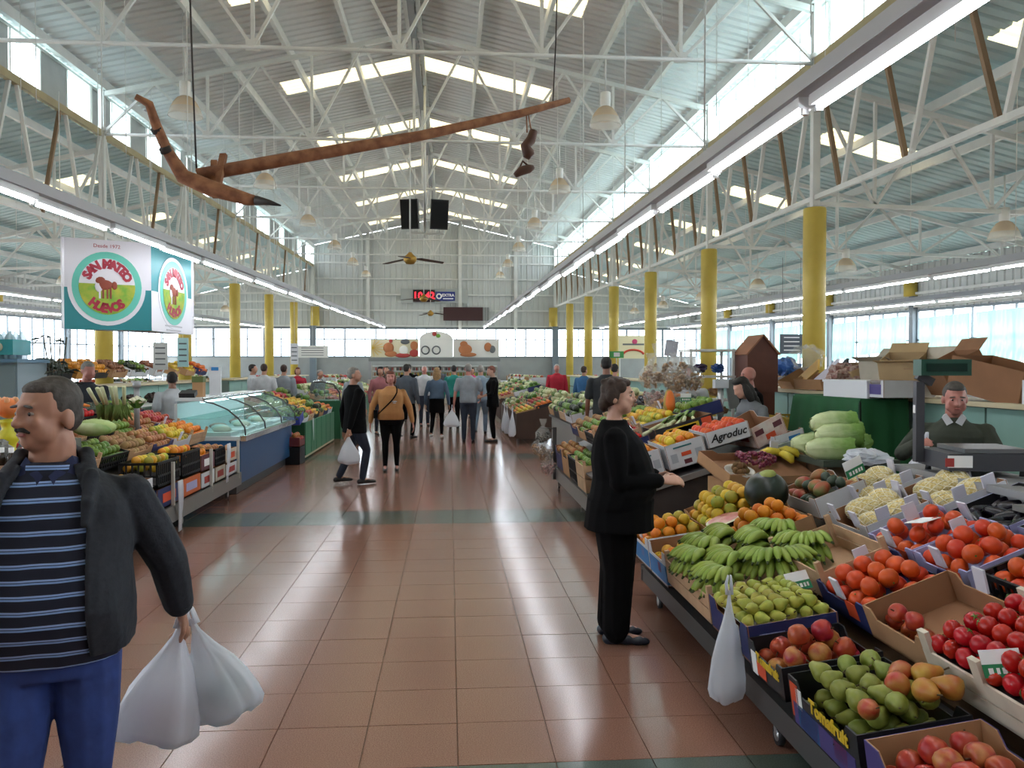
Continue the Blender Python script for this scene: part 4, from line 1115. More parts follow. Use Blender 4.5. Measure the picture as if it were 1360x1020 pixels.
for k, (x, y, z) in enumerate(((.1, -.28, -.03), (.18, -.36, -.02), (.2, -.2, -.03))):
    b = MB(); b.tube([(-.09, 0, 0), (-.05, .0, .025), (.03, .01, .03), (.09, 0, .01)], [.02, .045, .045, .015], ypk, 9, flat=.7); o = b.build('yellow_pack'); tag(o, ('yellow fruit pack nearest the grapes', 'yellow fruit pack at the outer end of the tray', 'yellow fruit pack at the back of the tray')[k], 'pack'); setT(o, T @ Matrix.Translation((x, y, z)) @ Matrix.Rotation(k * .6, 4, 'Z'))

# hanging bag of bags by the pear boxes
hb_ = bag_mesh(.17, .1, .52, film_w, 3, handles=True).build('hanging_carrier_bag', None, (1.3, 3.72, .64)); tag(hb_, 'white carrier bag hanging from the blue pear box over the aisle', 'bag')
# ------------------------------------------------------------------ generic sloping stalls
POS = ['first', 'second', 'third', 'fourth', 'fifth', 'sixth', 'seventh', 'eighth', 'ninth', 'tenth', 'eleventh', 'twelfth', 'thirteenth', 'fourteenth', 'fifteenth', 'sixteenth']
def pile_stuff(c, cols, r, layers=2, z0=None, nm='produce_pile'):
    """small distant produce, joined"""
    b = MB(); z = (z0 if z0 is not None else -c.h + .012) + r
    x0, x1, y0, y1 = -c.w / 2 + r, c.w / 2 - r, -c.l / 2 + r, c.l / 2 - r
    for L in range(layers):
        nx = max(1, int((x1 - x0) / (2 * r)) + 1 - L); ny = max(1, int((y1 - y0) / (2 * r)) + 1 - L)
        for i in range(nx):
            for j in range(ny):
                px = x0 + (x1 - x0) * (i + .5 * (L % 2) + .0) / max(nx - 1 + (L % 2), 1); py = y0 + (y1 - y0) * (j + .5 * (L % 2)) / max(ny - 1 + (L % 2), 1)
                k = random.uniform(.85, 1.15)
                b.ell((px + random.uniform(-.2, .2) * r, py + random.uniform(-.2, .2) * r, z + L * r * 1.3), (r * k, r * random.uniform(.85, 1.2), r * .95), random.choice(cols), 7, 5)
    return tag(b.build(nm, c.o), kind='stuff')
def C_(nm): return MATS[nm]
PROD = {  # key: (plain name, fruit kinds, radius, category)
    'orange': ('oranges', ['orange'], .042, 'orange'), 'lemon': ('yellow citrus', ['lemon_orange', 'green_orange'], .042, 'orange'), 'yellow': ('yellow fruit', ['lemon_orange'], .042, 'orange'),
    'apple': ('red apples', ['apple'], .042, 'apple'), 'gapple': ('green apples', ['lime'], .042, 'apple'), 'tomato': ('tomatoes', ['tomato'], .037, 'tomato'), 'pepper': ('red peppers', ['red_pepper'], .042, 'pepper'),
    'onion': ('onions', ['onion'], .042, 'onion'), 'potato': ('potatoes', ['potato'], .042, 'potato'), 'lime': ('green limes', ['lime'], .04, 'lime'), 'aub': ('aubergines', ['aubergine'], .04, 'aubergine'),
    'mango': ('mangoes', ['mango'], .046, 'mango'), 'pers': ('persimmons', ['persimmon'], .044, 'persimmon'), 'avo': ('avocados', ['avocado'], .036, 'avocado'), 'bicol': ('two-tone apples', ['apple_yellow'], .042, 'apple')}
FAR = {'orange': ['far_orange'], 'lemon': ['far_yellow'], 'yellow': ['far_yellow'], 'apple': ['far_red', 'far_apple'], 'gapple': ['far_green'], 'tomato': ['far_red'], 'pepper': ['far_red'], 'onion': ['far_brown'],
       'potato': ['far_brown'], 'lime': ['far_green'], 'aub': ['far_dark'], 'mango': ['far_green', 'far_apple'], 'pers': ['far_orange'], 'avo': ['far_dark'], 'bicol': ['far_apple'], 'cab': ['far_pale', 'far_green'], 'leaf': ['far_green', 'far_dark'], 'garlic': ['far_pale']}
PROD2 = {'cab': 'pale cabbages', 'leaf': 'dark leafy greens', 'garlic': 'garlic heads'}
BOXM = [(card_lt, card_in, 'brown cardboard'), (wboard, card_in, 'white cardboard'), (blk, blk, 'black plastic'), (dkblue, card_in, 'dark blue'), (lwood, lwood, 'pale wooden')]
def stall_frame(side, xf, zf, slope):
    th = math.atan(slope)
    if side > 0: return lambda d, y, n=0: frame(xf, 0, zf, 0, th) @ Matrix.Translation((d, y, n))
    return lambda d, y, n=0: frame(xf, 0, zf, math.pi, th) @ Matrix.Translation((d, -y, n))
def fill_stall(side, xf, zf, slope, y0, y1, grid, where, far, cl=.48, rowd=.44, h=.16, seed=1):
    """grid: list of rows (front to back), each a list of produce keys along y"""
    random.seed(seed); F = stall_frame(side, xf, zf, slope)
    for ri, row in enumerate(grid):
        n = len(row); L = (y1 - y0) / n
        for ci, key in enumerate(row):
            if key is None: continue
            out, inn, nm = BOXM[(ci * 3 + ri * 2 + seed) % len(BOXM)]
            pn = PROD[key][0] if key in PROD else PROD2[key]
            lb = '%s crate of %s, %s from the near end in the %s row of the %s' % (nm, pn, POS[ci], ('front', 'middle', 'back', 'rear')[ri], where)
            w = len(lb.split())
            if w > 16: lb = '%s crate of %s, %s along the %s row, %s' % (nm, pn, POS[ci], ('front', 'middle', 'back', 'rear')[ri], where)
            c = crate(lb, F(rowd * (ri + .5), y0 + L * (ci + .5), .02 * ri), rowd - .02, L - .02, h, out, inn, style='plastic' if out is blk and not far else ('slat' if out is lwood else 'card'),
                      tabs=[('-x', .1)] if out is wboard and not far else None, t=.01)
            if far or (side < 0 and ri > 0 and y0 + L * (ci + .5) < 7.9): pile_stuff(c, [C_(k) for k in FAR[key]], .042 if key not in ('cab', 'garlic', 'leaf') else .065, 2, -.085)
            else:
                nm_, kinds, r_, cat = PROD[key]
                heap(c, kinds, {'tomatoes': 'tomato', 'potatoes': 'potato', 'mangoes': 'mango', 'yellow citrus': 'citrus_fruit', 'yellow fruit': 'citrus_fruit'}.get(nm_, nm_.split()[-1].rstrip('s')), '%s in the %s row, %s crate along, %s' % (nm_.rstrip('s') if nm_ not in ('tomatoes', 'mangoes', 'potatoes') else nm_[:-2], ('front', 'middle', 'back', 'rear')[ri], POS[ci], where), '%s %s %d %d' % (nm_, where, ri, ci), cat, r_, 2, z0=-.09, stem=False)

# ------------------------------------------------------------------ second right-hand stall
W2 = 'second right-hand stall'
st2 = thing('stall_trolley', 'steel trolley of the second right-hand stall behind the woman in black', 'trolley', (1.45, 7.05, 0))
b = MB(); b.box((.02, 2.1, .22), (.03, 4.2, .16), steel); b.build('front_rail', st2)
b = MB(); b.box((.8, 2.1, .3), (1.55, 4.2, .03), dksteel); b.build('deck', st2)
T0 = frame(.02, 0, .54, 0, math.atan(.31))
b = MB(); b.box((.8, 2.1, 0), (1.62, 4.2, .02), dksteel, T=T0); b.build('display_board', st2)
b = MB(); b.box((.8, -.015, -.01), (1.66, .03, .05), alu, T=T0); b.build('front_edge', st2)
b = MB(); b.add([(.05, .0, .3), (1.55, .0, .3), (1.55, 0, .98), (.05, 0, .52)], [(0, 1, 2, 3)], M('stall_end_dark', '#3a3330', .8, 0, .3, 5)); b.build('end_panel', st2)
for y in (.1, 2.1, 4.1):
    for x in (.05, 1.5):
        b = MB(); b.box((x, y, .3), (.04, .04, .5 if x < 1 else 1.0), steel); b.build('leg', st2)
for x in (.05, 1.4):
    for y in (.2, 4.15):
        b = MB(); b.tube([(x - .012, y, .05), (x + .012, y, .05)], .05, rubber, 14); w_ = b.build('caster', st2)
        b = MB(); b.tube([(x - .014, y, .05), (x + .014, y, .05)], .028, alu, 12); b.build('hub', w_)
        b = MB(); b.bar((x, y, .06), (x, y + .02, .15), .036, .02, alu); b.build('fork', w_)
th2 = math.atan(.29)
A2 = lambda x, y, dz=0, yaw=0: frame(1.62, 0, .9, 0, th2) @ Matrix.Translation(((x - 1.62) / math.cos(th2), y, dz)) @ Matrix.Rotation(yaw, 4, 'Z')
for i, (x, w) in enumerate(((1.7, .3), (2.06, .36))):
    c = crate('white printed box of oranges heading the second stall, %s' % ('left one nearest the aisle', 'right one beside the script box')[i], A2(x, 7.42, 0), w, .6, .23, wboard, card_in, notch=False)
    panel(c, '-y', -.02, -.04, .17, .014, M('teal_ink', '#2d6a70', .6), 'teal_line'); panel(c, '-y', 0, -.11, .09, .035, orange_ink, 'orange_print'); panel(c, '-y', .0, -.18, .07, .04, M('maroon_ink', '#5b2430', .6), 'maroon_print')
    for s in (-1, 1): panel(c, '-y', s * w * .32, -.13, .06, .08, M('grey_ink', '#a9adb5', .6), 'grey_print')
    heap(c, ['orange', 'lemon_orange'], 'orange', 'orange in the %s white box at the near end of the second stall' % ('left', 'middle')[i], 'oranges in white box %d' % i, 'orange', .04, 2, z0=-.09, stem=False)
c = crate('white box lettered in black script holding red persimmons', A2(2.45, 7.36, .01), .4, .5, .15, wboard, card_in, notch=False)
panel(c, '-y', 0, -.07, .3, .08, None, text='Agroduc', size=.095, tmat=black_ink, shear=.35, bold=.002)
heap(c, ['persimmon'], 'persimmon', 'red persimmon in the box with black script', 'persimmons in the script box', 'persimmon', .044, 1, z0=-.06)
c = crate('red and white printed box propped up at the right of the script box', frame(2.78, 7.42, 1.2, R(12), R(24)), .34, .5, .2, M('pink_board', '#c9a29a', .6, 0, .25, 9, h2='#d8cfc8'), card_in, notch=True)
for s in (-1, 1): panel(c, '-y', s * .1, -.07, .09, .05, M('maroon_ink', '#5b2430', .6), 'maroon_print')
panel(c, '-y', .0, -.14, .1, .05, orange_ink, 'orange_print'); panel(c, '-x', .0, -.1, .3, .08, redp, 'red_print')
c = crate('blue and white box at the inner end of the second stall', frame(2.98, 7.3, 1.1, R(10), R(15)), .3, .4, .16, wboard, card_in); panel(c, '-y', .05, -.08, .12, .09, bluebd, 'blue_print')
c = crate('black crate with yellow oval print holding leeks and greens', A2(2.3, 8.15, .05), .6, .5, .16, blkcard, card_in, notch=False)
panel(c, '-y', -.02, -.07, .34, .08, yellow_ink, 'yellow_oval'); panel(c, '-y', -.02, -.07, .28, .055, black_ink, 'black_oval'); panel(c, '-y', -.02, -.07, .2, .02, yellow_ink, 'yellow_bar'); panel(c, '-y', .23, -.06, .1, .09, orange_ink, 'orange_print')
leek_w = M('leek_white', '#cdd0a5', .5, 0, .15, 9); leek_g = M('leek_green', '#6f8a47', .6, 0, .25, 12)
def leek(label, T, L=.5, grp=None):
    o = thing('leek', label, 'leek', group=grp); setT(o, T)
    b = MB(); b.tube([(0, -L * .5, 0), (0, -L * .2, .003), (0, 0, 0)], [.02, .018, .017], leek_w, 8); b.build('stalk', o)
    for k in range(4):
        a = (k - 1.5) * .12; b = MB(); b.tube([(0, -.02, .006 * k), (a * .35 * L, L * .25, .02 + .008 * k), (a * L, L * .5, .005)], [.016, .022, .006], leek_g, 6, flat=.3); b.build('leaf', o)
    return o
for k in range(7):
    leek('pale green leek lying in the crate with the yellow oval', c.T @ Matrix.Translation((-.2 + .062 * k, .02 * (k % 3), -.02 + .02 * (k % 2))) @ Matrix.Rotation(R(-50 + 6 * k), 4, 'Z'), .5, 'leeks in the yellow oval crate')
fill_stall(1, 1.6, .9, .29, 8.0, 8.55, [['tomato'], ], W2, False, rowd=.4, h=.14, seed=3)
fill_stall(1, 1.6, .92, .29, 8.6, 10.9, [['pepper', 'onion', 'gapple', 'potato'], ['lemon', 'yellow', 'lime', 'mango'], ['lime', 'avo', 'onion', 'aub']], W2, False, rowd=.46, h=.14, seed=4)
# low crates along the aisle side of the second stall
fill_stall(1, 1.42, .62, .12, 8.7, 11.1, [['lime', 'gapple', 'onion', 'onion']], 'second stall lower tier', False, rowd=.34, h=.3, seed=9)
# papaya cut open, standing
pp = thing('cut_papaya', 'halved papaya with bright orange flesh standing on the second stall', 'papaya'); setT(pp, frame(2.42, 8.9, 1.3, R(20)) @ Matrix.Rotation(R(-20), 4, 'X') @ Matrix.Rotation(R(14), 4, 'Y'))
b = MB(); b.lathe([(0, -.14), (.04, -.13), (.075, -.06), (.07, .03), (.045, .12), (0, .16)], M('papaya_skin', '#a98b34', .5, 0, .2, 9), n=14, sy=.55); b.build('skin', pp)
b = MB(); b.lathe([(0, -.12), (.034, -.115), (.066, -.055), (.061, .03), (.038, .11), (0, .14)], M('papaya_flesh', '#e0701c', .4, 0, .1, 9), (0, -.014, 0), 14, sy=.5); b.build('flesh', pp)
price_tag('white price card behind the halved papaya', frame(2.62, 8.95, 1.28), 1.2)

# bags of nuts and garlic stacked on a wire stand
nut = M('peanut_shell', '#b08a62', .8, 0, .3, 16, h2='#8f6a45'); garlic = M('garlic_skin', '#c3a59c', .6, 0, .3, 14, h2='#9c6f72')
stand = thing('bag_stand', 'thin white stand carrying clear bags of nuts', 'stand', (2.75, 10.2, 0))
b = MB(); b.tube([(0, 0, .45), (0, 0, 2.0)], .015, white_steel, 8); b.build('pole', stand); b = MB(); b.lathe([(0, .44), (.2, .44), (.2, .46), (0, .46)], white_steel, n=16); b.build('base', stand)
b = MB(); b.box((.04, -.02, 1.92), (.16, .02, .2), M('grey_card', '#a9a9b4', .6), rot=(0, .15, 0)); b.build('sign_card', stand)
b = MB(); b.tube([(-.25, 0, 1.62), (.25, 0, 1.62)], .01, white_steel, 6); b.tube([(-.22, 0, 1.3), (.22, 0, 1.3)], .01, white_steel, 6); b.build('arm', stand)
def nut_bag(label, loc, s, mat, seed, name='nut_bag', tie=.35, cat='bag', grp=None):
    o = thing(name, label, cat, loc, group=grp)
    rs = random.Random(seed)
    b = MB(); r0 = [(0, -.2), (.09, -.19), (.14, -.12), (.145, -.03), (.1, .05), (.03, .1)]
    b.lathe([(a * s, z * s) for a, z in r0], film_c, n=14, sx=rs.uniform(.95, 1.15), sy=rs.uniform(.8, 1)); b.lathe([(.03 * s, .1 * s), (.06 * s, .2 * s), (.07 * s, .24 * s)], film_c, n=10); b.build('film', o)
    b = MB()
    for k in range(60):
        a = rs.uniform(0, 6.28); u = rs.uniform(-.185, .0); q = (.13 if u > -.13 else .08) * rs.uniform(.55, 1)
        b.ell((q * s * math.cos(a), q * s * .85 * math.sin(a), u * s), (.026 * s, .02 * s, .018 * s), mat, 6, 4, rot=(a, u * 9, a))
    tag(b.build('contents', o), kind='stuff')
    return o
for k, (x, y, z, s, m_) in enumerate(((2.5, 10.05, 1.62, 1.0, nut), (2.78, 9.98, 1.6, 1.1, nut), (3.02, 10.1, 1.6, 1.05, nut), (2.62, 10.2, 1.72, 1.1, nut), (2.86, 10.2, 1.74, 1.0, nut), (2.72, 9.95, 1.33, 1.0, nut), (2.95, 10.05, 1.34, 1.0, nut), (2.5, 9.98, 1.38, .8, garlic), (2.46, 9.96, 1.17, .8, garlic), (2.74, 9.95, 1.12, .9, nut))):
    nut_bag('clear bag of %s, %s of the cluster on the white stand' % ('peanuts' if m_ is nut else 'pink garlic', ('upper left', 'upper middle', 'upper right', 'top left', 'top right', 'middle', 'middle right', 'left', 'lower left', 'lowest')[k]), (x, y, z), s, m_, k)
nut_bag('orange net of fruit leaning beside the nut bags', (2.22, 10.3, 1.3), 1.0, M('net_orange', '#c9772f', .7, 0, .3, 12), 44, 'fruit_net')
# clear bags hanging at the far aisle corner of the second stall
post = thing('corner_post', 'dark post at the far aisle corner with bags hanging from it', 'post', (1.44, 11.2, 0)); b = MB(); b.box((0, 0, .5), (.05, .05, .72), dksteel); b.build('upright', post); b = MB(); b.tube([(-.02, 0, .84), (-.2, -.02, .86)], .01, dksteel, 6); b.build('hook', post)
for k, (x, y, z) in enumerate(((1.3, 11.12, .56), (1.33, 11.0, .38), (1.22, 11.2, .62), (1.27, 11.1, .8))):
    nut_bag('clear bag of onions hanging off the second stall, %s of four' % ('middle', 'lowest', 'left', 'highest')[k], (x, y, z), .75, (nut, garlic, nut, M('dark_olive', '#3c3b33', .6))[k], 70 + k, 'hanging_bag')

# ------------------------------------------------------------------ third right-hand stall with the brown cloth front
W3 = 'brown-fronted right-hand stall'
brown_cloth = M('brown_cloth', '#4a3830', .9, 0, .2, 3)
st3 = thing('brown_stall', 'long stall with a dark brown cloth front farther along the right', 'stall', (1.45, 17.9, 0))
b = MB(); b.add([(0, 0, .12), (1.35, 0, .12), (1.35, 0, .98), (0, 0, .66)], [(0, 1, 2, 3)], brown_cloth); b.add([(0, 0, .12), (0, 0, .66), (0, 5.4, .66), (0, 5.4, .12)], [(0, 1, 2, 3)], brown_cloth); b.build('cloth_front', st3)
b = MB(); b.add([(0.02, .02, .52), (1.35, .02, .88), (1.35, 5.4, .88), (.02, 5.4, .52)], [(0, 1, 2, 3)], dksteel); b.build('display_board', st3)
for x in (.05, 1.3):
    for y in (.1, 2.7, 5.3):
        b = MB(); b.box((x, y, .3), (.05, .05, .6), dksteel); b.build('leg', st3)
fill_stall(1, 1.47, .68, .28, 17.95, 23.2, [['yellow', 'orange', 'lime', 'apple', 'cab', 'tomato', 'cab', 'leaf'], ['orange', 'lime', 'apple', 'tomato', 'leaf', 'cab', 'pepper', 'cab'], ['garlic', 'leaf', 'onion', 'garlic', 'cab', 'cab', 'leaf', 'cab']], W3, True, seed=5, h=.14)
# grey slab end with crates between second and third stalls
sb = thing('grey_counter', 'grey counter end between the second and the brown-fronted stall', 'counter', (1.9, 13.2, 0)); b = MB(); b.box((.8, 1.6, .45), (1.3, 3.2, .5), M('grey_panel', '#8d8a86', .6)); b.build('body', sb); b = MB(); b.box((.8, 1.6, .715), (1.4, 3.3, .03), steel); b.build('top', sb); b = MB(); b.box((.8, 1.6, .1), (1.1, 3.0, .2), dksteel); b.build('plinth', sb)
fill_stall(1, 1.95, .9, .25, 13.2, 16.3, [['leaf', 'leaf', 'leaf', 'cab'], ['garlic', 'garlic', 'cab', 'leaf'], ['garlic', 'onion', 'garlic', 'cab']], 'grey right-hand counter', True, seed=6, h=.15)
for k, (x, y) in enumerate(((1.36, 17.75), (1.3, 18.6), (1.3, 19.4))):
    o = bag_mesh(.16, .1, .6, film_w, 20 + k, n=14).build('carrier_bag_bundle', None, (x, y, .78)); tag(o, 'bundle of white carrier bags hanging on the brown stall, %s' % ('nearest', 'middle', 'farthest')[k], 'bags')

# ------------------------------------------------------------------ back counters along the column lines
cream = M('counter_cream', '#c4b795', .6, 0, .1, 4); teal_panel = M('counter_teal', '#86aca0', .6, 0, .1, 3)
def back_counter(label, X, y0, y1, side):
    o = thing('back_counter', label, 'counter', (X, y0, 0)); L = y1 - y0
    b = MB(); b.box((0, L / 2, 1.35), (.62, L, .045), cream); b.build('worktop', o)
    b = MB(); b.box((.05 * side, L / 2, .66), (.42, L, 1.32), M('counter_carcass', '#5d6a63', .8)); b.build('carcass', o)  # carcass in one even dark grey-green behind the teal panels
    n = int(L / 1.3)
    for k in range(n):
        b = MB(); b.box((-.175 * side, L * (k + .5) / n, 1.13), (.02, L / n - .03, .36), teal_panel); b.build('panel', o)
        b = MB(); b.box((-.175 * side, L * (k + .5) / n, .5), (.02, L / n - .03, .82), teal_panel); b.build('panel', o)
back_counter('cream-topped teal counter behind the nearest right-hand stall', 5.05, 4.2, 14.4, 1)
back_counter('cream-topped teal counter farther back on the right', 5.05, 17.5, 33, 1)
back_counter('cream-topped teal counter behind the nearest left-hand stall', -6.2, 9.5, 21.5, -1)
back_counter('cream-topped teal counter farther back on the left', -6.2, 23, 35, -1)

# cardboard boxes on the right counter
def carton(label, T, w, l, h, mat, inn=card_in, flaps=True, name='carton'):
    o = thing(name, label, 'box'); setT(o, T); t = .006
    b = MB(); b.box((0, 0, .004), (w, l, .008), inn); b.build('base', o)
    for c, d in (((-w / 2, 0), (t, l)), ((w / 2, 0), (t, l)), ((0, -l / 2), (w, t)), ((0, l / 2), (w, t))):
        b = MB(); b.box((c[0], c[1], h / 2), (d[0], d[1], h), mat); b.build('side', o)
    if flaps:
        for s in (-1, 1):
            b = MB(); b.box((s * (w / 2 + .06), 0, h + .03), (.14, l, t), mat, rot=(0, -s * .5, 0)); b.build('flap', o)
    return o
brown_box = M('carton_brown', '#8a6040', .8, 0, .1, 4); grey_box = M('carton_grey', '#b9b0a0', .8, 0, .15, 6); white_box = M('foam_white', '#d9dade', .7)
C5 = lambda px, py, x=5.05: Vector(PY(px, py, 1)) if False else None
def on_counter(y, x=5.0, yaw=0, tilt=0, roll=0, dz=0): return Matrix.Translation((x, y, 1.375 + dz)) @ Matrix.Rotation(R(yaw), 4, 'Z') @ Matrix.Rotation(R(tilt), 4, 'Y') @ Matrix.Rotation(R(roll), 4, 'X')
carton('big brown carton tipped on its side at the right end of the counter', on_counter(7.1, 5.0, 15, 0, 12, .03), .5, .75, .32, brown_box, flaps=False)
carton('open brown carton behind the green scale display', on_counter(7.75, 5.05, -10, -28, 0, .12), .4, .55, .3, brown_box, flaps=True)
carton('pale flattened carton leaning against the window side', on_counter(8.4, 5.12, 0, -35, 0, .1), .5, .6, .2, grey_box, flaps=True)
carton('pale carton with hand holes stacked upright on the counter', on_counter(9.2, 5.1, 25, -10, 0, .02), .35, .45, .4, grey_box, flaps=True)
carton('tan carton with open flaps beside the upright one', on_counter(8.75, 5.05, 40, -20, 0, .08), .34, .4, .36, M('carton_tan', '#b59a72', .8, 0, .1, 5), flaps=True)
carton('small printed carton tilted among the twigs', on_counter(9.75, 5.0, 10, -22, 0, .08), .3, .4, .25, M('carton_tan', '#b59a72', .8), flaps=False)
carton('low brown tray left of the column', on_counter(10.7, 5.0, 5, -12, 0, .05), .4, .7, .14, card_lt, flaps=False)
carton('leaning brown tray with dark lining by the column', on_counter(11.4, 5.0, -5, -30, 0, .1), .4, .6, .12, card_lt, blk, flaps=False)
carton('white tray leaning at the far end of the counter', on_counter(12.3, 5.0, 8, -25, 0, .1), .4, .6, .1, wboard, flaps=False)
carton('tan tray of dark produce on the counter near the red pole', on_counter(13.1, 5.0, 0, -15, 0, .06), .4, .6, .12, card_lt, blk, flaps=False)
carton('white carton at the right end of the counter by the frame edge', on_counter(6.2, 5.0, 5, 0, 0), .45, .6, .2, white_box, flaps=False)
for k, (y, m_, lb) in enumerate(((10.2, M('black_board', '#26272a', .6), 'black board leaning on the counter'), (10.45, wtab, 'long white plank leaning on the counter'), (11.0, M('plank_ochre', '#c9a050', .6), 'ochre plank leaning on the counter'))):
    b = MB(); b.box((0, 0, 0), (.03, .9, .16), m_); o = b.build('leaning_board'); tag(o, lb, 'board'); setT(o, Matrix.Translation((4.9, y, 1.55)) @ Matrix.Rotation(R(-22), 4, 'X') @ Matrix.Rotation(R(12), 4, 'Y'))
# crumpled striped paper and blue film
def crumple(label, loc, r, mat, seed, name='crumpled_film', sq=.7, cat='film'):
    rs = random.Random(seed); b = MB(); n, m = 16, 10; vs = []; fs = []
    for j in range(m + 1):
        t = math.pi * j / m
        for k in range(n):
            a = 2 * math.pi * k / n; q = r * (1 + rs.uniform(-.28, .22)); vs.append((q * math.sin(t) * math.cos(a), q * math.sin(t) * math.sin(a), q * sq * math.cos(t)))
    for j in range(m):
        for k in range(n): k2 = (k + 1) % n; fs.append((j * n + k, (j + 1) * n + k, (j + 1) * n + k2, j * n + k2))
    b.add(vs, fs, mat); o = b.build(name, None, loc); return tag(o, label, cat)
crumple('heap of crumpled red and white striped paper on the counter', (4.85, 9.75, 1.55), .24, M('striped_paper', '#b9a69c', .8, 0, .5, 22, h2='#7d4a42'), 1, 'crumpled_paper', cat='paper')
crumple('blue plastic film bundle at the far end of the counter', (5.05, 12.0, 1.68), .2, M('blue_film', '#2f5fa6', .4), 2)
crumple('clear plastic bag bundle on top of the far trays', (5.1, 11.4, 1.82), .24, film_c, 5)
crumple('white crumpled plastic on the seller counter', (3.02, 5.75, 1.03), .16, film_w, 3, sq=.35)
# ------------------------------------------------------------------ seller's corner of the near right-hand stall
grey_cab = M('cabinet_grey', '#9a9a9c', .4, .3, .06, 4); scale_dk = M('scale_dark', '#3d3e44', .45); green_disp = M('scale_green', '#1f4a3c', .4)
cd = thing('seller_counter', 'grey metal seller counter under the weighing scale', 'counter', (3.18, 4.02, .05))
b = MB(); b.box((0, .6, .965), (.46, 1.3, .04), grey_cab); b.build('worktop', cd)
b = MB(); b.box((0.02, .6, .56), (.42, 1.26, .77), grey_cab); b.build('cabinet', cd)
b = MB(); b.box((0, .6, .06), (.4, 1.2, .22), dksteel); b.build('plinth', cd)
sc_ = thing('weighing_scale', 'dark weighing scale with a post and green display, facing the seller', 'scale'); setT(sc_, Matrix.Translation((3.1, 4.78, 1.04)) @ Matrix.Rotation(R(-8), 4, 'Z'))
b = MB(); b.box((.08, -.02, .085), (.48, .42, .1), scale_dk); b.build('body', sc_)
b = MB(); b.box((.12, -.02, .15), (.36, .36, .025), M('scale_pan', '#77797c', .35, .5)); b.build('pan', sc_)
for x in (-.12, .28):
    for y in (-.18, .14): b = MB(); b.lathe([(0, 0), (.02, 0), (.015, .04), (0, .04)], black_plastic, (x, y, 0), 8); b.build('foot', sc_)
b = MB(); b.box((-.19, .12, .3), (.05, .05, .5), scale_dk); b.box((-.16, .11, .57), (.1, .05, .05), scale_dk, rot=(0, .5, 0)); b.build('post', sc_)
b = MB(); b.box((-.06, .1, .64), (.3, .12, .1), green_disp); hd = b.build('display_head', sc_)
b = MB(); b.box((-.06, .035, .64), (.24, .01, .05), M('display_face', '#0f2a22', .2)); b.build('screen', hd)
b = MB(); b.box((-.1, -.232, .09), (.14, .004, .07), wh); b.box((-.16, -.234, .085), (.05, .003, .05), redp); b.build('sticker', sc_)
b = MB(); b.box((-.217, .12, .38), (.004, .03, .05), wh); b.build('label', sc_)
ch = thing('curved_steel_handle', 'curved chrome tube handle beside the scale at the right edge', 'handle'); b = MB(); pts = [(3.55, 4.5, .99)] + [(3.55 + .1 - .1 * math.cos(R(a)), 4.5 - .02, 1.18 + .1 * math.sin(R(a))) for a in range(0, 181, 20)] + [(3.75, 4.48, 1.0)]
b.tube(pts, .014, alu, 8); b.build('tube', ch); b = MB(); b.tube([(3.75, 4.48, 1.0), (3.75, 4.48, 1.12)], .02, black_plastic, 8); b.build('grip', ch)
# napa cabbages on a dark tray
tr = thing('cabbage_tray', 'dark green tray under the pile of long pale cabbages', 'tray', (3.2, 6.6, 0)); b = MB(); b.box((0, 0, .93), (.62, .9, .05), M('tray_dark', '#3c4438', .6)); b.build('top', tr); b = MB(); b.box((0, 0, .45), (.52, .8, .9), M('tray_wood', '#5d4a36', .8)); b.build('support', tr)
cab_w = M('napa_white', '#c9d3a0', .5, 0, .15, 8)
def napa_mat():
    m = bpy.data.materials.new('napa_leaf'); m.use_nodes = True; nt = m.node_tree; b_ = nt.nodes['Principled BSDF']; b_.inputs['Roughness'].default_value = .55
    tc = nt.nodes.new('ShaderNodeTexCoord'); sp = nt.nodes.new('ShaderNodeSeparateXYZ'); nt.links.new(tc.outputs['Object'], sp.inputs[0])
    nz = nt.nodes.new('ShaderNodeTexNoise'); nz.inputs['Scale'].default_value = 14; nt.links.new(tc.outputs['Object'], nz.inputs['Vector'])
    ma = nt.nodes.new('ShaderNodeMath'); ma.operation = 'MULTIPLY_ADD'; ma.inputs[1].default_value = .22; nt.links.new(nz.outputs['Fac'], ma.inputs[0]); nt.links.new(sp.outputs['X'], ma.inputs[2])
    mr = nt.nodes.new('ShaderNodeMapRange'); mr.inputs['From Min'].default_value = -.05; mr.inputs['From Max'].default_value = .26; nt.links.new(ma.outputs[0], mr.inputs['Value'])
    rp = nt.nodes.new('ShaderNodeValToRGB'); rp.color_ramp.elements[0].color = lin('#ccd6a6'); rp.color_ramp.elements[1].color = lin('#6f9640'); nt.links.new(mr.outputs[0], rp.inputs[0]); nt.links.new(rp.outputs[0], b_.inputs['Base Color'])
    return m
cab_g = napa_mat()
def napa(label, T):
    o = thing('napa_cabbage', label, 'cabbage', group='long cabbages on the dark tray'); setT(o, T)
    b = MB(); b.tube([(-.17, 0, 0), (-.11, 0, .005), (0, 0, .01), (.09, 0, .005), (.15, 0, 0)], [.035, .07, .082, .07, .03], cab_w, 12); b.build('heart', o)
    for k in range(9):
        a = 2 * math.pi * k / 9 + (k % 2) * .2; b = MB(); vs = []
        for q, (x, r_, w) in enumerate(((-.17, .036, .03), (-.1, .076, .05), (0, .092, .06), (.08, .092, .07), (.14, .085, .06), (.18, .1, .03))):
            for e in (-1, -.5, 0, .5, 1): aa = a + e * w / max(r_, .03); rr = r_ + (.008 if e == 0 else 0) + random.uniform(-.003, .009) + (k % 2) * .006; vs.append((x + random.uniform(-.006, .006), rr * math.cos(aa), rr * math.sin(aa)))
        fs = [(5 * q + e, 5 * q + e + 1, 5 * q + e + 6, 5 * q + e + 5) for q in range(5) for e in range(4)]
        b.add(vs, fs, cab_g, True); b.build('leaf', o)
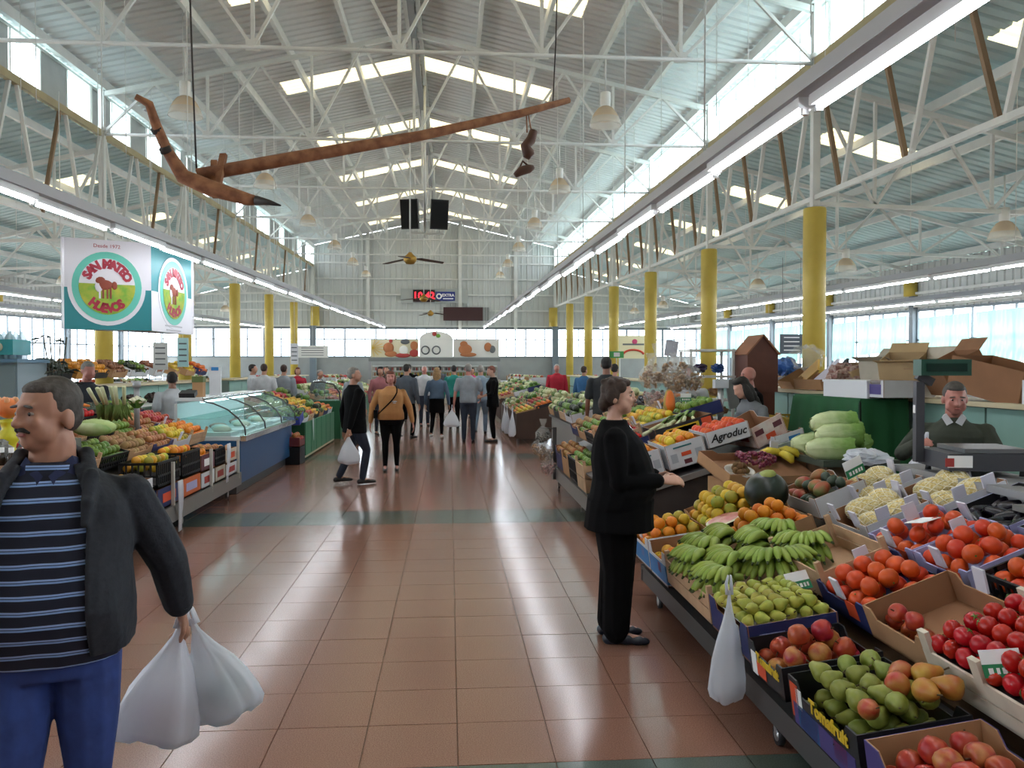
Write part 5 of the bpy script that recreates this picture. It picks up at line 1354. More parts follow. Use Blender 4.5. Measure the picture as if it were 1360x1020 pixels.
for k, (x, y, z, yw) in enumerate(((3.0, 6.3, 1.03, -10), (3.14, 6.45, 1.03, 5), (3.3, 6.6, 1.03, 15), (3.05, 6.7, 1.03, -5), (3.1, 6.38, 1.13, 8), (3.2, 6.55, 1.14, -6), (3.12, 6.5, 1.22, 4))):
    napa('long pale green cabbage on the dark tray, %s' % ('nearest low one', 'second low one', 'rightmost low one', 'farthest low one', 'nearer one of the middle layer', 'farther one of the middle layer', 'topmost one')[k], Matrix.Translation((x, y, z)) @ Matrix.Rotation(R(yw), 4, 'Z'))
# carrots in a clear bag and courgettes by the frame edge
car = M('carrot', '#c97648', .55, 0, .2, 14, rnd=.3)
b = MB(); b.tube([(0, -.1, 0), (0, 0, .002), (0, .1, 0)], [.006, .015, .02], car, 8); CARM = b.mesh('carrot')
b = MB(); b.tube([(0, .1, 0), (0, .13, .01)], [.008, .003], leafg, 5); CART = b.mesh('carrot_top')
for k in range(16):
    o = place('carrot', CARM); tag(o, 'pale orange carrot in the clear bag by the right edge', 'carrot', 'carrots in the clear bag'); setT(o, Matrix.Translation((3.0 + .035 * (k % 6), 3.68 + .05 * (k // 6) + .03 * (k % 2), 1.0 + .03 * (k // 6))) @ Matrix.Rotation(R(-60 + 9 * (k % 5)), 4, 'Z')); place('top', CART, o)
cl = MB(); cl.lathe([(.22, 0), (.24, .05), (.2, .12), (.1, .17), (.03, .22), (.05, .28)], film_c, (3.1, 3.75, .985), 20, 1, .8); o = cl.build('carrot_bag'); tag(o, 'clear plastic bag over the carrots at the right edge', 'bag')
sh_ = thing('carrot_shelf', 'low steel shelf under the carrot bag', 'shelf', (3.12, 3.68, 0)); b = MB(); b.box((0, 0, .965), (.5, .6, .03), steel); b.build('top', sh_)
for x in (-.2, .2):
    for y in (-.25, .25): b = MB(); b.box((x, y, .475), (.03, .03, .95), dksteel); b.build('leg', sh_)
cou = M('courgette', '#46583a', .45, 0, .25, 16, rnd=.3)
b = MB(); b.tube([(0, -.1, 0), (0, -.06, 0), (0, .05, 0), (0, .09, 0)], [.02, .03, .027, .014], cou, 10); COU = b.mesh('courgette'); b = MB(); b.tube([(0, .09, 0), (0, .12, .003)], [.013, .011], leafg, 6); COS = b.mesh('stalk')
for k in range(5):
    o = place('courgette', COU); tag(o, 'dark green courgette at the right edge in front of the carrots', 'courgette', 'courgettes by the carrots'); setT(o, Matrix.Translation((2.97 + .02 * k, 3.46 + .05 * k * .4, 1.01 + (.05 if k > 2 else 0))) @ Matrix.Rotation(R(60 + 8 * k), 4, 'Z')); place('stalk', COS, o)
# green cloth over a table in front of the back counter
gcl = M('green_cloth', '#1f5a33', .85, 0, .15, 4)
gt = thing('green_covered_table', 'table draped in dark green cloth in front of the back counter', 'table', (4.42, 8.05, 0))
b = MB(); b.box((0, .8, 1.345), (.5, 1.6, .03), gcl); b.build('cloth_top', gt)
b = MB(); N = 40; vs = []
for k in range(N + 1):
    t = k / N
    for q in range(4): u = q / 3; vs.append((-.25 - .02 - (.03 * math.sin(t * 26) + .02 * math.sin(t * 11 + 2)) * u - .06 * u, 1.6 * t + (t - .5) * .2 * u, 1.34 - .85 * u))
b.add(vs, [(k * 4 + q, k * 4 + q + 1, k * 4 + q + 5, k * 4 + q + 4) for k in range(N) for q in range(3)], gcl, True); b.build('cloth_drape', gt)
b = MB(); vs = []
for k in range(13):
    t = k / 12
    for q in range(4): u = q / 3; vs.append((-.25 + .5 * t, -.01 - (.03 * math.sin(t * 15)) * u - .05 * u, 1.34 - .85 * u))
b.add(vs, [(k * 4 + q, k * 4 + q + 4, k * 4 + q + 5, k * 4 + q + 1) for k in range(12) for q in range(3)], gcl, True); b.build('cloth_drape', gt)
for x in (-.2, .2):
    for y in (.05, 1.55): b = MB(); b.box((x, y, .66), (.04, .04, 1.33), dksteel); b.build('leg', gt)
fb = thing('foam_box', 'white foam box lying on the green-covered table', 'box'); setT(fb, Matrix.Translation((4.42, 8.5, 1.362)) @ Matrix.Rotation(R(4), 4, 'Z')); b = MB(); b.box((0, 0, .08), (.42, .85, .16), white_box); b.build('body', fb); b = MB(); b.box((0, 0, .172), (.44, .87, .025), white_box); b.build('lid', fb)
c = crate('purple and white fruit box beside the foam box', Matrix.Translation((4.45, 7.95, 1.55)), .36, .3, .18, wboard, card_in); panel(c, '-x', 0, -.09, .22, .1, purple, 'purple_print')
yc = crate('yellow plastic crate on the floor behind the long-haired girl', Matrix.Translation((4.45, 10.4, 1.05)), .4, .8, .4, M('crate_yellow', '#b99a2c', .5), None, 'plastic', t=.014); ys = thing('crate_stool', 'dark stool under the yellow crate', 'stool', (4.45, 10.4, 0)); b = MB(); b.box((0, 0, .62), (.4, .8, .04), dksteel); b.build('top', ys)
for x in (-.16, .16):
    for y in (-.34, .34): b = MB(); b.box((x, y, .3), (.04, .04, .6), dksteel); b.build('leg', ys)
rp = thing('red_pole_scale', 'small dark scale head on a thin red pole', 'scale', (4.3, 10.9, 0)); b = MB(); b.tube([(0, 0, 0), (0, 0, 1.42)], .018, M('red_paint', '#b5402a', .5), 8); b.build('pole', rp); b = MB(); b.box((0, 0, 1.48), (.2, .14, .12), black_plastic, rot=(0, .3, 0)); b.build('head', rp); b = MB(); b.lathe([(0, 0), (.18, 0), (.18, .02), (0, .02)], dksteel, n=14); b.build('foot', rp)
# white rack, wooden hutch, second scale
rk = thing('white_rack', 'white metal shelving rack between the sellers on the right', 'rack', (3.35, 11.2, 0))
for x in (0, .6):
    for y in (0, .5): b = MB(); b.box((x, y, .97), (.035, .035, 1.94), white_steel); b.build('upright', rk)
for z in (.95, 1.22, 1.55, 1.92): b = MB(); b.box((.3, .25, z), (.66, .56, .03), white_steel); b.build('shelf', rk)
for k, (x, z, m_) in enumerate(((.1, 1.0, garlic), (.35, 1.0, nut), (.5, 1.0, nut), (.15, 1.27, nut), (.42, 1.27, nut), (.2, 1.6, M('dark_jar', '#3a2a44', .4)), (.45, 1.6, M('blue_tin', '#24498a', .4)))):
    crumple('packet on the white rack, %s' % ('lowest left', 'lowest middle', 'lowest right', 'second shelf left', 'second shelf right', 'third shelf left', 'third shelf right')[k], (3.35 + x, 11.42, z + .07), .1, m_, 60 + k, 'packet', .6, 'packet')
hu = thing('wooden_hutch', 'dark brown wooden hutch with a pitched roof', 'hutch', (4.2, 11.0, 0)); hw = M('hutch_wood', '#5a3123', .7, 0, .2, 6); hw2 = M('hutch_roof', '#8a5a3c', .7, 0, .2, 6)
b = MB(); b.box((0, 0, 1.6), (.42, .5, .5), hw); b.prism([(-.21, 0), (.21, 0), (0, .24)], .5, hw, T=Matrix.Translation((0, .25, 1.85)) @ Matrix.Rotation(R(90), 4, 'X')); b.build('body', hu)
for s in (-1, 1): b = MB(); b.box((s * .115, 0, 1.985), (.35, .56, .02), hw2, rot=(0, s * R(49), 0)); b.build('roof_panel', hu)
b = MB(); b.box((0, 0, .68), (.36, .44, 1.36), hw); b.build('pedestal', hu)
s2 = thing('post_scale', 'grey scale with a white post and slanted display on the second stall', 'scale', (3.15, 9.35, .95)); b = MB(); b.tube([(0, 0, .0), (0, 0, .5)], .035, alu, 10); b.build('post', s2); b = MB(); b.box((0, 0, .54), (.16, .1, .1), M('scale_light', '#c9ccd0', .4)); b.build('head', s2); b = MB(); b.box((.16, .05, .42), (.12, .05, .34), M('scale_back', '#6d6f6d', .5), rot=(0, -.15, 0)); b.build('screen_back', s2); b = MB(); b.box((.05, 0, -.02), (.4, .35, .05), scale_dk); b.build('base', s2)
cs = thing('scale_cabinet', 'dark cabinet under the white-posted scale', 'cabinet', (3.2, 9.35, 0)); b = MB(); b.box((0, 0, .45), (.45, .6, .9), M('cabinet_dark', '#3f403e', .6)); b.build('body', cs)
bsg = thing('slate_board', 'dark slate notice hanging before the right-hand windows', 'board', (8.0, 17.1, 0)); p = W(1051, 457, 17.1); bsg.location.x = p[0]
b = MB(); b.box((0, 0, p[2]), (.5, .03, .42), M('slate', '#4b525c', .6)); b.build('board', bsg)
for k in range(4): b = MB(); b.box((0, -.02, p[2] + .14 - .09 * k), (.34, .004, .02), wh); b.build('chalk_line', bsg)
for x in (-.2, .2): b = MB(); b.tube([(x, 0, p[2] + .2), (x, 0, rz(2.0, 17.1))], .004, dksteel, 4); b.build('hanger_wire', bsg)
# ------------------------------------------------------------------ left-hand stalls
WL1 = 'nearest left-hand stall'
XF = -2.72
sl1 = thing('stall_trolley', 'steel trolley of the nearest left-hand stall with stacked crates', 'trolley', (XF, 5.6, 0))
b = MB(); b.box((.0, 2.65, .24), (.03, 5.3, .16), steel); b.build('front_rail', sl1)
b = MB(); b.box((-.8, 2.65, .3), (1.6, 5.3, .03), dksteel); b.build('deck', sl1)
b = MB(); b.add([(-.05, .02, .56), (-1.7, .02, 1.05), (-1.7, 5.28, 1.05), (-.05, 5.28, .56)], [(0, 1, 2, 3)], dksteel); b.build('display_board', sl1)
for y in (.1, 1.4, 2.7, 4.0, 5.2):
    b = MB(); b.box((.0, y, .5), (.03, .03, .5), M('post_white', '#c9c7c0', .5)); b.build('front_post', sl1)
    b = MB(); b.box((-1.6, y, .66), (.04, .04, .75), dksteel); b.build('rear_post', sl1)
for x in (-.12, -1.4):
    for y in (.3, 3.3, 5.1):
        b = MB(); b.tube([(x - .014, y, .055), (x + .014, y, .055)], .055, rubber, 14); w_ = b.build('caster', sl1)
        b = MB(); b.tube([(x - .016, y, .055), (x + .016, y, .055)], .03, alu, 12); b.build('hub', w_)
        b = MB(); b.bar((x, y, .07), (x, y - .02, .17), .04, .02, alu); b.build('fork', w_)
def cratebox(label, X, y, z0, z1, L, out, front_print=None, D=.36):
    c = crate(label, Matrix.Translation((X - D / 2, y, z1)) @ Matrix.Rotation(math.pi, 4, 'Z'), D, L, z1 - z0, out, card_in, 'plastic' if out is blk else 'card', t=.012, notch=False)
    return c
# stacked crates seen from the aisle
k = 0
for y, L, stack in ((6.3, .55, [(.33, .5, lwood, None), (.52, .7, blk, None)]), (6.95, .55, [(.33, .47, dkblue, orange_ink), (.49, .62, wboard, orange_ink)]), (7.55, .5, [(.33, .48, wboard, orange_ink), (.5, .66, wboard, orange_ink)]),
                    (8.25, .62, [(.33, .52, dkblue, orange_ink), (.54, .78, blk, None)]), (8.95, .6, [(.33, .52, M('orange_board', '#c8612a', .6), lav), (.54, .8, blk, None)]),
                    (9.55, .5, [(.33, .5, wboard, redp), (.52, .7, M('maroon_board2', '#5d2a35', .6), wh)]), (10.05, .42, [(.33, .5, grey_box, redp), (.52, .72, blk, None)]), (10.55, .5, [(.33, .48, wboard, redp), (.5, .66, wwood, orange_ink)])):
    for q, (z0, z1, mt, pr) in enumerate(stack):
        c = cratebox('%s crate, %s stack from the camera on the left trolley, %s' % (('lower', 'upper')[q], POS[k], ('bottom of its stack', 'top of its stack')[q]), XF - .02, y, z0, z1, L, mt)
        if pr: panel(c, '-x', 0, -(z1 - z0) * .5, L * .6, (z1 - z0) * .45, pr, 'printed_panel')
        if q == len(stack) - 1 and k in (0, 2, 3, 4):
            heap(c, ['lemon_orange', 'green_orange'] if k != 4 else ['lemon_orange', 'orange'], 'citrus_fruit', 'yellow citrus in the %s stack along the left trolley' % POS[k], 'citrus in the %s left stack' % POS[k], 'orange', .044, 2, z0=-.1, stem=False)
        elif q == len(stack) - 1:
            heap(c, ['orange'] if k == 5 else ['onion'], 'orange' if k == 5 else 'onion', '%s in the %s stack along the left trolley' % (('orange' if k == 5 else 'brown onion'), POS[k]), '%s left stack' % POS[k], 'orange' if k == 5 else 'onion', .042 if k == 5 else .036, 2, z0=-.09, stem=False)
    k += 1
fill_stall(-1, XF - .4, .86, .3, 5.7, 10.9, [['potato', 'avo', 'mango', 'lime', 'potato', 'onion', 'lemon', 'orange'], ['aub', 'lime', 'pepper', 'onion', 'tomato', 'lime', 'onion', 'apple'], ['lime', 'potato', 'pepper', 'pepper', 'tomato', 'tomato', 'avo', 'lime']], WL1, False, rowd=.42, h=.14, seed=8)
# leeks, cauliflower and a pale cabbage wedge showing above the near man's shoulder
for k in range(6):
    leek('white-stalked leek standing at the back of the left stall', Matrix.Translation((-3.62 + .05 * k, 8.75 + .05 * (k % 2), 1.3)) @ Euler((R(-60), R(-25 + 5 * k), R(20))).to_matrix().to_4x4(), .42, 'leeks on the left stall')
cf = thing('cauliflower', 'white cauliflower beside the leeks on the left stall', 'cauliflower', (-3.28, 8.9, 1.3)); b = MB()
for k in range(22): a = k * 2.4; q = .016 * math.sqrt(k); b.ell((q * math.cos(a), q * math.sin(a), .06 - q * .5), (.026, .026, .024), M('cauli_white', '#d3d2b8', .7), 7, 5)
tag(b.build('florets', cf), kind='stuff')
for k in range(6): a = k * 1.05; b = MB(); b.add([(.03 * math.cos(a - .4), .03 * math.sin(a - .4), -.05), (.03 * math.cos(a + .4), .03 * math.sin(a + .4), -.05), (.1 * math.cos(a + .35), .1 * math.sin(a + .35), .03), (.11 * math.cos(a), .11 * math.sin(a), .05), (.1 * math.cos(a - .35), .1 * math.sin(a - .35), .03)], [(0, 1, 2, 3, 4)], leafg); b.build('leaf', cf)
ca = thing('pale_cabbage', 'pale green pointed cabbage at the near part of the left stall', 'cabbage'); setT(ca, Matrix.Translation((-3.3, 7.9, 1.12)) @ Matrix.Rotation(R(25), 4, 'Z')); b = MB(); b.ell((0, 0, 0), (.19, .11, .08), M('pale_cabbage', '#a9bf78', .55, 0, .2, 8), 16, 9); b.build('head', ca)
for s in (-1, 1): b = MB(); b.ell((.02 * s, .05 * s, -.01), (.17, .08, .06), cab_g, 14, 7, rot=(.3 * s, .1, .2 * s)); b.build('outer_leaf', ca)
rad = thing('pumpkin_slice', 'orange pumpkin slice at the back of the left stall', 'pumpkin'); setT(rad, Matrix.Translation((-3.72, 8.3, 1.28)) @ Matrix.Rotation(.4, 4, 'Z')); b = MB(); b.tube([(-.2, 0, -.03), (-.1, 0, .03), (.06, 0, .05), (.2, 0, .02)], [.02, .06, .06, .02], M('pumpkin', '#d2772a', .5, 0, .1, 8), 8, flat=.5); b.build('flesh', rad)
# paper strip bags on the left trolley
for k, (y, z, h, w) in enumerate(((8.35, .56, .5, .13), (10.15, .76, .46, .12))):
    b = MB(); N = 6; vs = []
    for q in range(N + 1): u = q / N; ww = w * (1 - .35 * math.sin(math.pi * u * .9)) * (1 + .35 * max(0, u - .75)); vs += [(0, -ww / 2 + .03 * k * u * -2, -h * u), (.012 * math.sin(u * 5), ww / 2 + .03 * k * u * -2, -h * u), (-.012, ww / 2 - .06 * k * u, -h * u), (-.012, -ww / 2 - .06 * k * u, -h * u)]
    fs = []
    for q in range(N):
        for e in range(4): fs.append((q * 4 + e, q * 4 + (e + 1) % 4, q * 4 + 4 + (e + 1) % 4, q * 4 + 4 + e))
    b.add(vs, fs + [(0, 3, 2, 1), tuple(N * 4 + e for e in range(4))], film_w, True); o = b.build('bag_roll', None, (XF + .06, y, z)); tag(o, 'white bundle of flat carrier bags hanging on the left trolley, %s' % ('nearer', 'farther')[k], 'bags')

# glass refrigerated case
case = thing('refrigerated_case', 'glass refrigerated display case with a blue base on the left', 'display case', (XF, 11.05, 0)); CL = 3.5
blue_case = M('case_blue', '#1f4f7d', .4); cwhite = M('case_white', '#d5dde0', .35); chrome = M('chrome', '#d7dadd', .15, .9); cglass = Mclear('case_glass', '#dff2ef', .86, .03)
b = MB(); b.box((-.42, CL / 2, .43), (.78, CL, .56), blue_case); b.build('base', case)
b = MB(); b.box((-.45, CL / 2, .08), (.7, CL - .1, .15), dksteel); b.build('plinth', case)
b = MB(); b.box((-.0, CL / 2, .74), (.08, CL, .07), chrome); b.build('front_trim', case)
b = MB(); b.box((-.45, CL / 2, .74), (.84, CL, .05), cwhite); b.build('deck', case)
b = MB(); b.box((-.86, CL / 2, .95), (.04, CL, .5), cwhite); b.build('back_wall', case)
prof = [(.03, .78), (.02, .88), (-.06, 1.0), (-.2, 1.12), (-.38, 1.2), (-.55, 1.24)]
for s in range(3):
    y0, y1 = CL * s / 3 + .02, CL * (s + 1) / 3 - .02; b = MB()
    vs = [(x, y, z) for x, z in prof for y in (y0, y1)]; b.add(vs, [(2 * q, 2 * q + 1, 2 * q + 3, 2 * q + 2) for q in range(5)], cglass, True); b.build('curved_glass', case)
for y in (0.0, CL):
    b = MB(); b.add([(x, y, z) for x, z in prof] + [(-.84, y, 1.24), (-.84, y, .77)], [tuple(range(8))], cglass); b.build('end_glass', case)
for y in (0, CL / 3, 2 * CL / 3, CL):
    b = MB(); b.tube([(x + .005, y, z + .005) for x, z in prof], .011, dksteel, 6); b.build('rib', case)
b = MB(); b.box((-.68, CL / 2, 1.26), (.36, CL + .04, .04), cwhite); b.build('top_shelf', case)
b = MB(); b.tube([(-.5, -.02, 1.27), (-.5, CL + .02, 1.27)], .018, chrome, 8); b.build('top_rail', case)
b = MB(); b.tube([(-.1, 0, 1.02), (-.1, CL, 1.02)], .012, chrome, 8); b.build('glass_rail', case)
b = MB(); b.box((-.62, CL / 2, 1.0), (.4, CL - .1, .012), cglass); b.build('inner_shelf', case)
b = MB(); b.box((-.55, CL / 2, 1.222), (.05, CL - .2, .02), Memit('case_lamp', '#e2f4fa', 10)); b.build('inner_lamp', case)
for k in range(7):
    b = MB(); b.box((-.42 + .02 * (k % 2), .25 + k * .5, .79), (.5, .4, .05), cwhite); b.build('tray', case)
for k in range(9):
    b = MB(); b.ell((-.35 - .12 * (k % 3), .3 + k * .35, .84), (.13, .12, .05), (M('cheese_pale', '#d9d6c4', .5), M('curd_white', '#e4e6e4', .5), M('ham_pink', '#c79a92', .5))[k % 3], 10, 6); o = b.build('cheese', None, (XF, 11.05, 0)); tag(o, '%s food portion in the glass case, %s from the near end' % (('pale', 'white', 'pinkish')[k % 3], POS[k]), 'food')
# scale, papers and stands behind the case
for k, (x, y, z, w, h, m_, lb) in enumerate(((-3.45, 11.15, 1.28, .16, .03, blk, 'small black scale head on the glass case'),)):
    o = thing('case_scale', lb, 'scale', (x, y, z)); b = MB(); b.box((0, 0, .05), (.2, .14, .06), black_plastic, rot=(.3, 0, 0)); b.build('head', o); b = MB(); b.box((0, 0, .01), (.16, .1, .02), dksteel); b.build('base', o)
tn = thing('ticket_panel', 'narrow white notice panel standing on the glass case', 'notice', (-3.36, 12.1, 1.28)); b = MB(); b.box((0, 0, .2), (.16, .05, .42), wboard); b.build('panel', tn); b = MB(); b.box((0, -.03, .38), (.1, .004, .05), bluebd); b.build('blue_print', tn)
bx = thing('small_carton', 'small green and tan carton on top of the glass case', 'box', (-3.4, 11.45, 1.28)); b = MB(); b.box((0, 0, .1), (.14, .12, .2), card_lt); b.build('body', bx); b = MB(); b.box((0, 0, .24), (.15, .13, .08), M('olive_print', '#5d6a38', .6)); b.build('green_band', bx)

# green stall with crates, apples box in front
gp = M('green_panel', '#3d7a58', .6, 0, .1, 3); gpd = M('green_panel_dark', '#1c5a38', .6, 0, .1, 3)
gs = thing('green_stall', 'green boarded stall beyond the glass case on the left', 'stall', (-2.62, 15.1, 0))
for k in range(6):
    b = MB(); b.box((0, .3 + k * .62, .38), (.03, .58, .6), gp); b.build('front_board', gs)
b = MB(); b.box((-.6, 0, .43), (1.2, .03, .5), gpd); b.build('end_board', gs)
b = MB(); b.add([(-.02, 0, .62), (-1.5, 0, 1.0), (-1.5, 3.8, 1.0), (-.02, 3.8, .62)], [(0, 1, 2, 3)], gpd); b.build('display_board', gs)
b = MB(); b.box((-.03, 1.9, .06), (.05, 3.8, .06), cream); b.build('kick_rail', gs)
for x in (-.1, -1.4):
    for y in (.1, 3.7): b = MB(); b.box((x, y, .3), (.06, .06, .6), gpd); b.build('leg', gs)
fill_stall(-1, -2.64, .78, .26, 15.15, 18.9, [['leaf', 'tomato', 'yellow', 'leaf', 'yellow', 'orange'], ['garlic', 'leaf', 'orange', 'yellow', 'yellow', 'leaf'], ['tomato', 'leaf', 'leaf', 'orange', 'pepper', 'leaf']], 'green left-hand stall', True, seed=11, h=.14)
c = crate('blue crate tilted at the near end of the green stall', Matrix.Translation((-2.95, 14.95, .85)) @ Matrix.Rotation(R(-90), 4, 'Z') @ Matrix.Rotation(R(12), 4, 'Y') @ Matrix.Rotation(R(180), 4, 'Z'), .4, .6, .16, M('blue_crate', '#31419a', .5), card_in, notch=False); pile_stuff(c, [C_('far_green'), C_('far_dark')], .045, 2, -.09)
for k, (x, y, z0, z1, lb, key) in enumerate(((-2.85, 14.6, .0, .3, 'dark low crate of apples on the floor before the green stall', 'apple'),)):
    c = crate('black box on the floor under the apple crate', Matrix.Translation((x, y, .3)), .55, .5, .3, blk, blk, notch=False)
    c = crate('red printed crate of apples stacked at the near end of the green stall', Matrix.Translation((x, y, .47)), .55, .5, .16, M('red_board', '#6d2a2e', .6), card_in, notch=True); pile_stuff(c, [C_('far_apple'), C_('far_red')], .05, 2, -.09)
    panel(c, '-y', .0, -.08, .2, .08, wboard, 'pale_print')
for k, z in enumerate((0, .3, .6)):
    c = crate('brown carton %s of the stack between glass case and green stall' % ('lowest', 'middle', 'top')[k], Matrix.Translation((-3.3, 14.85, z + .29)), .34, .42, .28, brown_box, card_in, notch=False)
pile_stuff(c, [C_('far_orange'), C_('far_red')], .045, 3, -.1)
b = MB(); b.add([(0, 0, 0), (0, .2, 0), (.01, .12, -.42), (.01, .1, -.44)], [(0, 1, 2, 3)], film_w); o = b.build('hanging_cloth', None, (-2.59, 15.75, .72)); tag(o, 'white triangular cloth hanging on the green stall front', 'cloth')
# small domed glass case beyond
dc = thing('domed_case', 'small domed glass food case at the far end of the green stall', 'display case', (-2.85, 19.5, 0)); b = MB(); b.box((0, .4, .45), (.6, .9, .9), gpd); b.build('base', dc)
b = MB(); pr2 = [(.3, .9), (.28, 1.1), (.15, 1.28), (-.1, 1.34), (-.3, 1.34)]; b.add([(x, y, z) for x, z in pr2 for y in (-.05, .85)], [(2 * q, 2 * q + 1, 2 * q + 3, 2 * q + 2) for q in range(4)], cglass, True); b.add([(x, -.05, z) for x, z in pr2] + [(-.3, -.05, .9)], [tuple(range(6))], cglass); b.build('glass', dc)
b = MB(); b.tube([(x, -.05, z) for x, z in pr2], .02, dksteel, 6); b.tube([(-.3, -.05, 1.35), (-.3, .85, 1.35)], .03, chrome, 6); b.build('frame', dc)

# left back shelf with crates on and below it
for k, (y, m_, key, lb) in enumerate(((13.2, blk, 'aub', 'black tray of dark fruit on the left shelf'), (13.9, M('ochre_box', '#b07a2c', .6), 'orange', 'ochre tray leaning on the left shelf'), (14.6, blk, 'pers', 'black and orange tray leaning on the left shelf'), (15.4, card_lt, 'onion', 'brown tray on the left shelf'), (16.4, wboard, 'leaf', 'white tray tipped on the left shelf'), (17.4, wboard, 'potato', 'second white tray tipped on the left shelf'), (18.5, card_lt, 'yellow', 'brown tray of yellow fruit on the left shelf'), (19.5, card_lt, 'yellow', 'farther brown tray of yellow fruit on the left shelf'), (20.5, dkblue, 'orange', 'blue tray at the far end of the left shelf'), (12.2, card_lt, 'pers', 'brown tray with orange strips near the capped man'))):
    c = crate(lb, Matrix.Translation((-6.15, y, 1.375 + .34)) @ Matrix.Rotation(R(random.uniform(-15, 15)), 4, 'Z') @ Matrix.Rotation(R(22), 4, 'Y'), .45, .62, .15, m_, card_in); pile_stuff(c, [C_(q) for q in FAR[key]], .05, 2, -.09)
ls = thing('low_shelf', 'two-tier white shelf with dark bags below the left counter', 'shelf', (-5.6, 13.4, 0))
for z in (.62, 1.0): b = MB(); b.box((0, 2.6, z), (.5, 5.2, .03), white_steel); b.build('shelf', ls)
for y in (.05, 2.6, 5.15):
    for x in (-.22, .22): b = MB(); b.box((x, y, .52), (.03, .03, 1.04), white_steel); b.build('upright', ls)
dm = M('dark_produce', '#4a3630', .7, 0, .4, 14, h2='#2b2423')
for k in range(9):
    crumple('dark bag of roots on the %s tier of the low left shelf, %s along' % (('upper', 'lower')[k % 2], POS[k]), (-5.55, 13.7 + k * .55, 1.11 if k % 2 == 0 else .73), .16, dm if k % 3 else M('teal_bag', '#2f5f6a', .6), 100 + k, 'produce_bag', .6, 'bag')
pv = thing('grey_pipe_stand', 'grey pipe with a capped end standing on the left stall', 'pipe', (-3.52, 9.55, .95)); b = MB(); b.tube([(0, 0, 0), (0, 0, .5)], .03, grey_cab, 10); b.build('pipe', pv); b = MB(); b.lathe([(0, .5), (.045, .5), (.045, .56), (.03, .58), (0, .58)], grey_cab, n=12); b.build('cap', pv)
ct_ = thing('dark_chair', 'dark chair with white frame bars behind the left stall', 'chair', (-4.3, 10.3, 0)); b = MB(); b.box((0, 0, 1.0), (.4, .05, .5), M('chair_dark', '#2b2d3a', .7)); b.build('backrest', ct_); b = MB(); b.box((0, -.2, .55), (.42, .42, .05), M('chair_dark', '#2b2d3a', .7)); b.build('seat', ct_)
for x in (-.19, .19):
    for y in (-.38, .02): b = MB(); b.box((x, y, .6 if y > 0 else .27), (.025, .025, 1.2 if y > 0 else .54), white_steel); b.build('leg', ct_)

# far left corner: grey cabinet with water packs and toys
gcab = thing('grey_cabinet', 'tall grey steel cabinet at the left edge', 'cabinet', (-3.95, 7.35, 0)); b = MB(); b.box((0, 0, .86), (.75, .5, 1.72), M('cab_blue_grey', '#7b8b92', .5, .1, .05, 2)); b.build('body', gcab)
for s in (-1, 1): b = MB(); b.box((s * .185, -.256, .9), (.35, .015, 1.6), M('cab_blue_grey2', '#6d7d84', .5, .1)); d_ = b.build('door', gcab); b = MB(); b.ell((s * .05, -.272, 1.35), (.018, .014, .018), pink_ink, 8, 5); b.build('knob', d_)
b = MB(); b.box((0, -.02, 1.735), (.8, .56, .03), M('cab_top_blue', '#4d6f86', .5)); b.build('top', gcab)
wrap = Mthin('pack_film_teal', '#3c9aa0', .3, .25); bott = Mthin('bottle_clear', '#bcd8e2', .5, .15, .3)
for k, x in enumerate((-4.1, -3.78)):
    o = thing('water_pack', 'shrink-wrapped teal pack of water bottles on the grey cabinet, %s' % ('left one', 'right one')[k], 'bottles', (x, 7.3, 1.75))
    b = MB(); b.box((0, 0, .1), (.29, .3, .13), wrap); b.build('label_wrap', o)
    b = MB(); b.ell((0, -.155, .1), (.07, .006, .05), M('pack_badge', '#9aa08a', .5), 10, 6); b.build('badge', o)
    for i in range(3):
        for j in range(3): b = MB(); b.lathe([(0, 0), (.045, 0), (.046, .16), (.03, .2), (.014, .22), (.014, .24), (0, .24)], bott, (-.095 + .095 * i, -.095 + .095 * j, 0), 10); b.build('bottle', o)
yp_ = MB(); yp_.tube([(-3.78, 6.95, 1.0), (-3.84, 6.95, 2.2)], .022, M('lime_pole', '#b5b52e', .5), 8); o = yp_.build('lime_pole'); tag(o, 'lime yellow pole in front of the water packs', 'pole')
pt = thing('hanging_plant', 'dark leafy plant beside the water packs against the window', 'plant', (-3.5, 7.6, 0)); dl = M('dark_leaf', '#1f2a1e', .6, rnd=.3)
b = MB(); b.lathe([(0, 1.05), (.09, 1.05), (.11, 1.25), (.1, 1.25), (0, 1.2)], M('pot_clay', '#6a4a3a', .8), n=12); b.build('pot', pt); b = MB(); b.box((0, 0, .52), (.3, .3, 1.04), M('plant_stand', '#6b6f68', .7)); b.build('stand', pt)
for k in range(34):
    a = random.uniform(0, 6.28); z = 1.25 + random.uniform(0, .75); q = random.uniform(.02, .16); x, y = q * math.cos(a), q * math.sin(a); s = random.uniform(.03, .05)
    b = MB(); b.add([(x, y, z), (x + s * math.cos(a) - s * .5 * math.sin(a), y + s * math.sin(a) + s * .5 * math.cos(a), z + .012), (x + 2.2 * s * math.cos(a), y + 2.2 * s * math.sin(a), z - .02), (x + s * math.cos(a) + s * .5 * math.sin(a), y + s * math.sin(a) - s * .5 * math.cos(a), z + .012)], [(0, 1, 2, 3)], dl); b.build('leaf', pt)
b = MB()
for k in range(4): a = k * 1.57; b.tube([(0, 0, 1.2), (.05 * math.cos(a), .05 * math.sin(a), 1.6), (.1 * math.cos(a), .1 * math.sin(a), 1.95)], .006, dl, 5)
b.build('stems', pt)
